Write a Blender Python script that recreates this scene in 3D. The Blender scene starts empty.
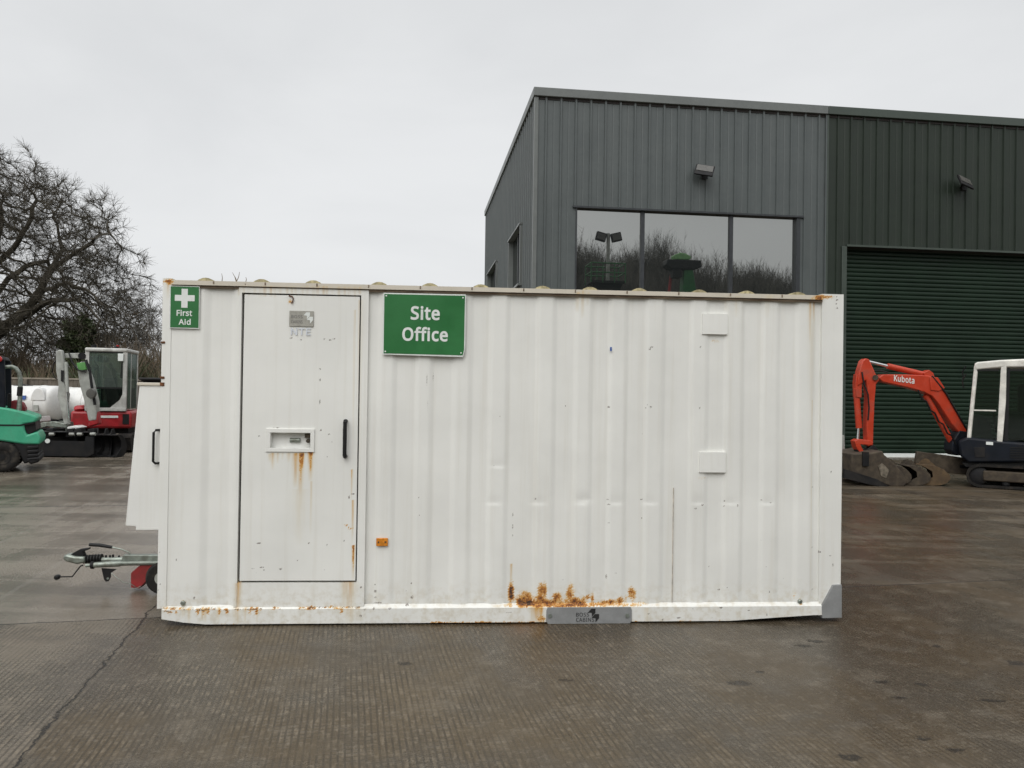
import bpy, math, random
import numpy as np
from mathutils import Matrix, Vector
random.seed(7); rng = np.random.default_rng(7)
R = math.radians
sc = bpy.context.scene
COL = sc.collection

# ------------------------------------------------------------------ camera (eye height 1.6 m, slightly rolled hand-held phone)
F_PX, EYE, PITCH, ROLL = 770.0, 1.6, 0.0086, 0.0143
cF = Vector((0, math.cos(PITCH), math.sin(PITCH)))
cU0 = Vector((0, -math.sin(PITCH), math.cos(PITCH))); cR0 = Vector((1, 0, 0))
cR = cR0*math.cos(ROLL) + cU0*math.sin(ROLL); cU = cU0*math.cos(ROLL) - cR0*math.sin(ROLL)
cam = bpy.data.cameras.new('camera'); camo = bpy.data.objects.new('camera', cam); COL.objects.link(camo)
camo.matrix_world = Matrix(((cR.x, cU.x, -cF.x, 0), (cR.y, cU.y, -cF.y, 0), (cR.z, cU.z, -cF.z, EYE), (0, 0, 0, 1)))
cam.sensor_fit = 'HORIZONTAL'; cam.sensor_width = 36; cam.lens = 36*F_PX/1024
cam.clip_start = .05; cam.clip_end = 2000
sc.camera = camo

def ray(px, py): return cF + cR*((px-512)/F_PX) + cU*((384-py)/F_PX)
def at(px, py, Y):                       # survey point: pixel at a known distance -> world metres
    d = ray(px, py); return Vector((0, 0, EYE)) + d*(Y/d.y)
def on_plane(px, py, P, n):
    C = Vector((0, 0, EYE)); d = ray(px, py); return C + d*((P-C).dot(n)/d.dot(n))

# ------------------------------------------------------------------ node helpers
class NT:
    def __init__(s, m): s.t = m.node_tree; s.t.nodes.clear()
    def n(s, typ, _in=None, **kw):
        nd = s.t.nodes.new(typ)
        for k, v in kw.items(): setattr(nd, k, v)
        for k, v in (_in or {}).items(): s.set(nd, k, v)
        return nd
    def set(s, nd, k, v):
        sock = nd.inputs[k]
        if isinstance(v, bpy.types.NodeSocket): s.t.links.new(v, sock)
        elif isinstance(v, bpy.types.Node): s.t.links.new(v.outputs[0], sock)
        else:
            if sock.type == 'RGBA' and hasattr(v, '__len__') and len(v) == 3: v = (*v, 1)
            sock.default_value = v
    def math(s, op, a, b=0.0, c=None, clamp=False):
        nd = s.n('ShaderNodeMath', {0: a, 1: b}, operation=op, use_clamp=clamp)
        if c is not None: s.set(nd, 2, c)
        return nd.outputs[0]
    def noise(s, vec, scale, detail=3, rough=.55, dist=0):
        return s.n('ShaderNodeTexNoise', {'Vector': vec, 'Scale': scale, 'Detail': detail, 'Roughness': rough, 'Distortion': dist}).outputs['Fac']
    def mapping(s, vec, scale=(1, 1, 1), rot=(0, 0, 0), loc=(0, 0, 0)):
        return s.n('ShaderNodeMapping', {'Vector': vec, 'Scale': scale, 'Rotation': rot, 'Location': loc}).outputs[0]
    def rng(s, v, a, b, c=0.0, d=1.0, smooth=True):
        nd = s.n('ShaderNodeMapRange', {'Value': v, 'From Min': a, 'From Max': b, 'To Min': c, 'To Max': d},
                 interpolation_type='SMOOTHSTEP' if smooth else 'LINEAR')
        return nd.outputs[0]
    def mix(s, f, a, b):
        nd = s.n('ShaderNodeMix', data_type='RGBA')
        s.set(nd, 0, f); s.set(nd, 6, a); s.set(nd, 7, b); return nd.outputs[2]
    def ramp(s, f, stops):
        nd = s.n('ShaderNodeValToRGB', {'Fac': f}); e = nd.color_ramp.elements
        while len(e) < len(stops): e.new(.5)
        for el, (p, c) in zip(e, stops): el.position = p; el.color = (*c, 1)
        return nd.outputs[0]
    def bump(s, h, strength=.5, dist=.01, normal=None):
        nd = s.n('ShaderNodeBump', {'Height': h, 'Strength': strength, 'Distance': dist})
        if normal is not None: s.set(nd, 'Normal', normal)
        return nd.outputs[0]
    def out(s, sh): s.t.links.new(sh.outputs[0] if isinstance(sh, bpy.types.Node) else sh, s.n('ShaderNodeOutputMaterial').inputs[0])

def newmat(name):
    m = bpy.data.materials.new(name); m.use_nodes = True; return m, NT(m)

def surf(name, col, rough=.5, metal=0.0, var=.18, scale=6, bump=.15, bdist=.004, dirt=None, dirt_amt=.4, dscale=4, spec=.5):
    """a coloured surface with uneven tone, patchy dirt and gloss variation"""
    m, t = newmat(name)
    v = t.n('ShaderNodeTexCoord').outputs['Object']
    n1 = t.noise(v, scale, 5); n2 = t.noise(v, scale*7, 3)
    lo = tuple(c*(1-var) for c in col); hi = tuple(min(1, c*(1+var)) for c in col)
    c = t.mix(t.rng(n1, .3, .7), lo, hi)
    c = t.mix(t.math('MULTIPLY', t.rng(n2, .35, .75), .25), c, tuple(x*.7 for x in col))
    r = t.rng(n1, .3, .7, rough*.85, min(1, rough*1.2))
    if dirt:
        d = t.math('MULTIPLY', t.rng(t.noise(v, dscale, 6, .65), .45, .68), dirt_amt)
        c = t.mix(d, c, dirt); r = t.math('ADD', r, t.math('MULTIPLY', d, .3), clamp=True)
    p = t.n('ShaderNodeBsdfPrincipled', {'Base Color': c, 'Roughness': r, 'Metallic': metal, 'Specular IOR Level': spec})
    if bump: t.set(p, 'Normal', t.bump(n2, bump, bdist))
    t.out(p); return m

M = {}
# white weathered cabin paint: rust / chip attributes are real corrosion laid out on the mesh
def paint_mat(name, base, tint=0.0):
    m, t = newmat(name)
    v = t.n('ShaderNodeTexCoord').outputs['Object']
    sep = t.n('ShaderNodeSeparateXYZ', {0: v})
    rust = t.n('ShaderNodeAttribute', attribute_name='rust').outputs['Fac']
    stain = t.n('ShaderNodeAttribute', attribute_name='stain').outputs['Fac']
    chip = t.n('ShaderNodeAttribute', attribute_name='chip').outputs['Fac']
    st = t.noise(t.mapping(v, (22, 22, .7)), 1, 5, .6)
    cloud = t.noise(v, 1.6, 5, .6)
    fine = t.noise(v, 60, 4, .7); mid = t.noise(v, 22, 4, .6)
    c = t.mix(t.rng(cloud, .3, .7), tuple(x*.93 for x in base), base)
    c = t.mix(t.math('MULTIPLY', t.rng(st, .48, .75), .16+tint), c, (.52, .48, .38))
    # thin green-tan film that settles near the very top and bottom edges of the steel
    low = t.math('MULTIPLY', t.rng(sep.outputs[2], .35, .10), t.math('MULTIPLY', t.rng(mid, .4, .7), .35))
    c = t.mix(low, c, (.45, .37, .22))
    # pin-head paint chips
    vo = t.n('ShaderNodeTexVoronoi', {'Vector': t.mapping(v, (1, 1, .8)), 'Scale': 11})
    pick = t.n('ShaderNodeSeparateColor', {0: vo.outputs['Color']}).outputs[0]
    dens = t.rng(sep.outputs[2], .9, .1, .95, .86)
    spk = t.math('MULTIPLY', t.math('GREATER_THAN', pick, dens), t.math('LESS_THAN', t.math('ADD', vo.outputs['Distance'], t.math('MULTIPLY', fine, .05)), .075))
    c = t.mix(t.math('MULTIPLY', spk, .75), c, (.16, .11, .08))
    c = t.mix(t.math('MULTIPLY', stain, t.rng(t.noise(t.mapping(v, (90, 90, 6)), 1, 3), .3, .6, .5, 1.1), clamp=True), c, t.mix(t.rng(stain, .1, .75), (.60, .50, .29), (.56, .32, .09)))
    # rust
    gr = t.math('ADD', t.math('MULTIPLY', mid, .5), t.math('MULTIPLY', t.noise(v, 120, 4, .75), .5))
    r = t.math('MULTIPLY', rust, t.math('ADD', .30, t.rng(gr, .38, .60, 0.0, 1.05)))
    r = t.math('MAXIMUM', r, t.math('MULTIPLY', rust, .42))
    fac = t.rng(r, .04, .34)
    rc = t.ramp(r, [(.06, (.66, .56, .36)), (.24, (.62, .37, .11)), (.46, (.46, .19, .035)), (.72, (.20, .07, .022)), (1, (.05, .03, .022))])
    c = t.mix(fac, c, rc)
    cm = t.rng(t.math('MULTIPLY', chip, t.rng(t.noise(v, 140, 3, .7), .35, .6, .35, 1.25)), .3, .75)
    c = t.mix(t.math('MULTIPLY', cm, .85), c, (.12, .09, .068))
    rough = t.math('ADD', t.rng(cloud, .3, .7, .36, .5), t.math('MULTIPLY', fac, .4), clamp=True)
    h = t.math('ADD', t.math('MULTIPLY', t.noise(v, 5, 2), 1.0), t.math('MULTIPLY', fine, .02))
    h = t.math('ADD', h, t.math('MULTIPLY', t.math('MULTIPLY', fac, mid), .25))
    p = t.n('ShaderNodeBsdfPrincipled', {'Base Color': c, 'Roughness': rough, 'Normal': t.bump(h, .25, .006)})
    t.out(p); return m
M['white'] = paint_mat('weathered_white_paint', (.80, .80, .76))
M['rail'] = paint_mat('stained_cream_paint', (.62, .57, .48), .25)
M['seam'] = surf('dirty_seam', (.50, .45, .38), .9, scale=20, var=.4)
M['deeprust'] = surf('deep_rust_steel', (.14, .055, .02), .9, scale=40, var=.5)
M['shadebrown'] = surf('shadow_brown_rail_web', (.20, .155, .11), .8, scale=9, var=.35, dirt=(.10, .05, .03), dirt_amt=.6)  # dark brown stands in for the shadow line under the roof rail
M['locker'] = paint_mat('locker_white_paint', (.80, .80, .77))

M['gap'] = surf('rubber_seal', (.035, .03, .028), .8)
M['moss'] = surf('mossy_roof_sheet', (.42, .37, .22), .9, scale=30, var=.4, dirt=(.16, .13, .07), dirt_amt=.7, dscale=20)
M['black'] = surf('black_plastic', (.010, .010, .010), .5, spec=.3)
M['steel'] = surf('brushed_steel_plate', (.25, .255, .255), .5, .0, var=.1, scale=12)
M['galv'] = surf('galvanised_steel', (.27, .30, .265), .42, .7, var=.25, scale=20, dirt=(.12, .10, .07), dirt_amt=.5, dscale=12)
M['green_sign'] = surf('green_sign_face', (.019, .150, .038), .35, var=.1, scale=3, bump=0)
M['white_sign'] = surf('white_sign_face', (.74, .77, .74), .4, var=.04, bump=0)
M['amber'] = surf('amber_reflector', (.62, .22, .02), .25, var=.2, scale=50)
M['redpaint'] = surf('red_bracket_paint', (.30, .02, .022), .45, dirt=(.08, .03, .02), dirt_amt=.5)
M['ink'] = surf('black_ink', (.02, .02, .02), .5, bump=0)
M['inkgrey'] = surf('grey_ink', (.17, .165, .155), .6, bump=0)
M['ghost'] = surf('faded_blue_lettering', (.63, .66, .71), .55, bump=0, var=.1, scale=30)
M['cladg'] = surf('grey_profiled_cladding', (.081, .094, .093), .42, var=.07, scale=1.2, bump=.05, dirt=(.12, .13, .125), dirt_amt=.14, dscale=.7)
M['cladd'] = surf('dark_green_profiled_cladding', (.0180, .0265, .0185), .45, spec=.35, var=.12, scale=1.2, bump=.05, dirt=(.035, .042, .034), dirt_amt=.2, dscale=.7)
M['trimg'] = surf('grey_metal_flashing', (.135, .146, .140), .4, var=.08, scale=2, bump=.03)
M['trimd'] = surf('green_metal_flashing', (.045, .06, .048), .4, var=.08, scale=2, bump=.03)
M['shutter'] = surf('dark_green_shutter', (.0075, .0205, .0105), .45, var=.15, scale=2, bump=.05, spec=.3)
M['winframe'] = surf('dark_window_frame', (.03, .034, .038), .4)
M['orange'] = surf('orange_red_paint', (.50, .045, .015), .4, var=.14, scale=5, dirt=(.16, .05, .03), dirt_amt=.45, dscale=5)
M['cabwhite'] = surf('cab_white_paint', (.74, .72, .66), .4, dirt=(.35, .30, .22), dirt_amt=.3)
M['navy'] = surf('dark_navy_paint', (.004, .0065, .012), .5, dirt=(.02, .018, .015), dirt_amt=.4, spec=.25)
M['rubber'] = surf('track_rubber', (.014, .013, .012), .85, dirt=(.065, .052, .04), dirt_amt=.55, spec=.25, dscale=8)
M['mud'] = surf('muddy_worn_steel', (.072, .056, .038), .7, .3, var=.4, scale=12, bump=.5, bdist=.01, dirt=(.045, .035, .028), dirt_amt=.7, dscale=5)
M['mudlight'] = surf('scraped_muddy_steel', (.17, .145, .11), .6, .4, var=.5, scale=14, bump=.5)
M['mud2'] = surf('rusty_worn_steel', (.115, .075, .038), .7, .3, var=.4, scale=12, bump=.5, bdist=.01, dirt=(.05, .035, .025), dirt_amt=.6, dscale=6)
M['darksteel'] = surf('black_painted_steel', (.011, .011, .012), .55, dirt=(.035, .03, .025), dirt_amt=.4, spec=.25)
M['chrome'] = surf('chromed_rod', (.75, .75, .75), .18, .9, var=.05, bump=0)
M['greyarm'] = surf('light_grey_machine_paint', (.36, .37, .34), .4, dirt=(.14, .12, .10), dirt_amt=.5)
M['redmach'] = surf('red_machine_paint', (.35, .015, .02), .35, dirt=(.08, .03, .02), dirt_amt=.4)
M['teal'] = surf('teal_green_paint', (.055, .37, .215), .4, var=.12, scale=4, dirt=(.05, .16, .10), dirt_amt=.4)
M['lime'] = surf('green_bracket_paint', (.09, .27, .07), .5)
M['tank'] = surf('white_tank_fibreglass', (.72, .72, .70), .35, var=.05, scale=2, bump=.05, dirt=(.5, .48, .42), dirt_amt=.3)
M['blue'] = surf('blue_sticker', (.05, .12, .38), .4, bump=0)
M['tyre'] = surf('tyre_rubber', (.018, .017, .016), .85, dirt=(.075, .065, .052), dirt_amt=.6, spec=.25, dscale=10)
M['seat'] = surf('seat_vinyl', (.03, .03, .032), .6)
M['redseat'] = surf('red_seat_vinyl', (.20, .015, .02), .6)
M['fence'] = surf('weathered_timber', (.135, .115, .092), .85, var=.3, scale=3, bump=.4, dirt=(.07, .065, .045), dirt_amt=.5)
M['bark'] = surf('oak_bark', (.052, .044, .030), .9, var=.35, scale=6, bump=.6, bdist=.02)
M['twigs'] = surf('winter_twigs', (.125, .095, .062), .9, var=.45, scale=.35, bump=0)
M['twigs2'] = surf('grey_winter_twigs', (.12, .11, .095), .9, var=.5, scale=.3, bump=0)
M['ivy'] = surf('ivy_leaves', (.045, .06, .02), .6, var=.5, scale=3, bump=0)
M['grass'] = surf('rough_grass', (.085, .10, .045), .9, var=.35, scale=1.5, bump=.5, bdist=.05)
M['lens'] = surf('floodlight_glass', (.085, .082, .074), .3, var=.1, bump=0)
M['bgreen'] = surf('bright_green_machine_paint', (.012, .13, .028), .4)
M['lgreen'] = surf('pale_green_machine_paint', (.22, .45, .18), .4)
M['beacon'] = surf('red_lens', (.42, .02, .02), .25)

def glass(name, tint, fac, sky_haze=0):
    m, t = newmat(name)
    v = t.n('ShaderNodeTexCoord').outputs['Object']
    b = t.bump(t.noise(v, .7, 2), .12, .02)
    tr = t.n('ShaderNodeBsdfTransparent', {0: (*tint, 1)})
    gl = t.n('ShaderNodeBsdfGlossy', {'Color': (.8, .85, .85, 1), 'Roughness': .03, 'Normal': b})
    mx = t.n('ShaderNodeMixShader', {0: fac}); t.t.links.new(tr.outputs[0], mx.inputs[1]); t.t.links.new(gl.outputs[0], mx.inputs[2])
    if sky_haze:
        dd = t.n('ShaderNodeBsdfDiffuse', {'Color': (.30, .35, .32, 1)})  # diffuse grey painted in for the sky's pale reflection in the glass
        m2 = t.n('ShaderNodeMixShader', {0: sky_haze}); t.t.links.new(mx.outputs[0], m2.inputs[1]); t.t.links.new(dd.outputs[0], m2.inputs[2]); mx = m2
    t.out(mx); return m
M['cabglass'] = glass('cab_window_glass', (.46, .54, .49), .035, .01)
M['greycab'] = surf('pale_grey_cab_paint', (.50, .50, .47), .4, dirt=(.2, .18, .15), dirt_amt=.4)
M['cabglass2'] = glass('pale_cab_window_glass', (.50, .60, .55), .12, .13)  # paler than cabglass: sky reflection mixed in as flat grey
m, t = newmat('solar_control_glass')
v = t.n('ShaderNodeTexCoord').outputs['Object']
gl = t.n('ShaderNodeBsdfGlossy', {'Color': (.31, .315, .305, 1), 'Roughness': .012, 'Normal': t.bump(t.noise(v, .35, 1), .03, .02)})
df = t.n('ShaderNodeBsdfDiffuse', {'Color': (.012, .014, .014, 1)})
ad = t.n('ShaderNodeAddShader'); t.t.links.new(gl.outputs[0], ad.inputs[0]); t.t.links.new(df.outputs[0], ad.inputs[1]); t.out(ad); M['solar'] = m

# ------------------------------------------------------------------ mesh helpers
class MB:
    def __init__(s): s.v = []; s.f = []
    def add(s, vs, fs):
        o = len(s.v); s.v += [tuple(p) for p in vs]; s.f += [tuple(i+o for i in f) for f in fs]; return s
    def box(s, x0, x1, y0, y1, z0, z1, M4=None):
        vs = [Vector((x, y, z)) for z in (z0, z1) for y in (y0, y1) for x in (x0, x1)]
        if M4 is not None: vs = [M4 @ p for p in vs]
        return s.add(vs, [(0, 2, 3, 1), (4, 5, 7, 6), (0, 1, 5, 4), (2, 6, 7, 3), (0, 4, 6, 2), (1, 3, 7, 5)])
    def prism(s, poly, y0, y1, M4=None):          # polygon in x-z, extruded along y
        n = len(poly)
        a = sum(poly[i][0]*poly[(i+1) % n][1]-poly[(i+1) % n][0]*poly[i][1] for i in range(n))
        if a < 0: poly = poly[::-1]
        vs = [Vector((p[0], y, p[1])) for y in (y0, y1) for p in poly]
        if M4 is not None: vs = [M4 @ p for p in vs]
        fs = [tuple(range(n)), tuple(range(2*n-1, n-1, -1))]
        fs += [(i, i+n, (i+1) % n+n, (i+1) % n) for i in range(n)]
        return s.add(vs, fs)
    def ppx(s, poly, Yr, y0, y1):                 # polygon surveyed in pixels at distance Yr
        return s.prism([(at(a, b, Yr).x, at(a, b, Yr).z) for a, b in poly], y0, y1)
    def tube(s, pts, r, n=8, caps=True):
        pts = [Vector(p) for p in pts]; rs = r if hasattr(r, '__len__') else [r]*len(pts)
        vs = []; up = Vector((.13, .21, 1)).normalized()
        for i, p in enumerate(pts):
            d = (pts[min(i+1, len(pts)-1)]-pts[max(i-1, 0)]).normalized()
            a = d.cross(up)
            if a.length < .05: a = d.cross(Vector((1, 0, .1)))
            a.normalize(); b = d.cross(a)
            for k in range(n):
                an = 2*math.pi*k/n; vs.append(p+(a*math.cos(an)+b*math.sin(an))*rs[i])
        fs = [(i*n+k, i*n+(k+1) % n, (i+1)*n+(k+1) % n, (i+1)*n+k) for i in range(len(pts)-1) for k in range(n)]
        if caps: fs += [tuple(range(n-1, -1, -1)), tuple(range((len(pts)-1)*n, len(pts)*n))]
        return s.add(vs, fs)
    def cyl(s, p0, p1, r, n=16): return s.tube([p0, p1], r, n)
    def lathe_y(s, c, prof, n=28):                # profile (radius, y) turned about the y axis through c
        vs = [(c[0]+r*math.cos(2*math.pi*k/n), c[1]+y, c[2]+r*math.sin(2*math.pi*k/n)) for r, y in prof for k in range(n)]
        fs = [(i*n+k, (i+1)*n+k, (i+1)*n+(k+1) % n, i*n+(k+1) % n) for i in range(len(prof)-1) for k in range(n)]
        fs += [tuple(range(n)), tuple(range(len(prof)*n-1, (len(prof)-1)*n-1, -1))]
        return s.add(vs, fs)
    def lathe_x(s, c, prof, n=32, ky=1, kz=1):    # profile (radius, x) turned about x, optionally oval
        vs = [(c[0]+x, c[1]+ky*r*math.cos(2*math.pi*k/n), c[2]+kz*r*math.sin(2*math.pi*k/n)) for r, x in prof for k in range(n)]
        fs = [(i*n+k, i*n+(k+1) % n, (i+1)*n+(k+1) % n, (i+1)*n+k) for i in range(len(prof)-1) for k in range(n)]
        fs += [tuple(range(n-1, -1, -1)), tuple(range((len(prof)-1)*n, len(prof)*n))]
        return s.add(vs, fs)
    def build(s, name, mat, parent=None, bevel=0, local=False, smooth=40, attrs=None):
        me = bpy.data.meshes.new(name); vs = s.v
        root = parent
        while root is not None and root.parent is not None: root = root.parent
        if root is not None and not local:
            inv = root.matrix_basis.inverted(); vs = [inv @ Vector(p) for p in vs]
        me.from_pydata([tuple(p) for p in vs], [], s.f); me.update()
        if attrs:
            for k, a in attrs.items():
                at_ = me.attributes.new(k, 'FLOAT', 'POINT'); at_.data.foreach_set('value', np.asarray(a, dtype=np.float32))
        if smooth:
            me.polygons.foreach_set('use_smooth', [True]*len(me.polygons)); me.set_sharp_from_angle(angle=R(smooth))
        me.materials.append(mat)
        o = bpy.data.objects.new(name, me); COL.objects.link(o)
        if parent is not None: o.parent = parent
        if bevel:
            b = o.modifiers.new('edge', 'BEVEL'); b.width = bevel; b.segments = 2; b.limit_method = 'ANGLE'; b.angle_limit = R(35)
        return o

def tag(o, label=None, cat=None, group=None, kind=None):
    if label: o['label'] = label
    if cat: o['category'] = cat
    if group: o['group'] = group
    if kind: o['kind'] = kind
    return o
def thing(name, loc, label, cat, rz=0, group=None):
    o = bpy.data.objects.new(name, None); COL.objects.link(o); o.location = loc; o.rotation_euler = (0, 0, rz)
    o.matrix_basis = Matrix.Translation(Vector(loc)) @ Matrix.Rotation(rz, 4, 'Z'); o.empty_display_size = .2
    return tag(o, label, cat, group)
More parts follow.
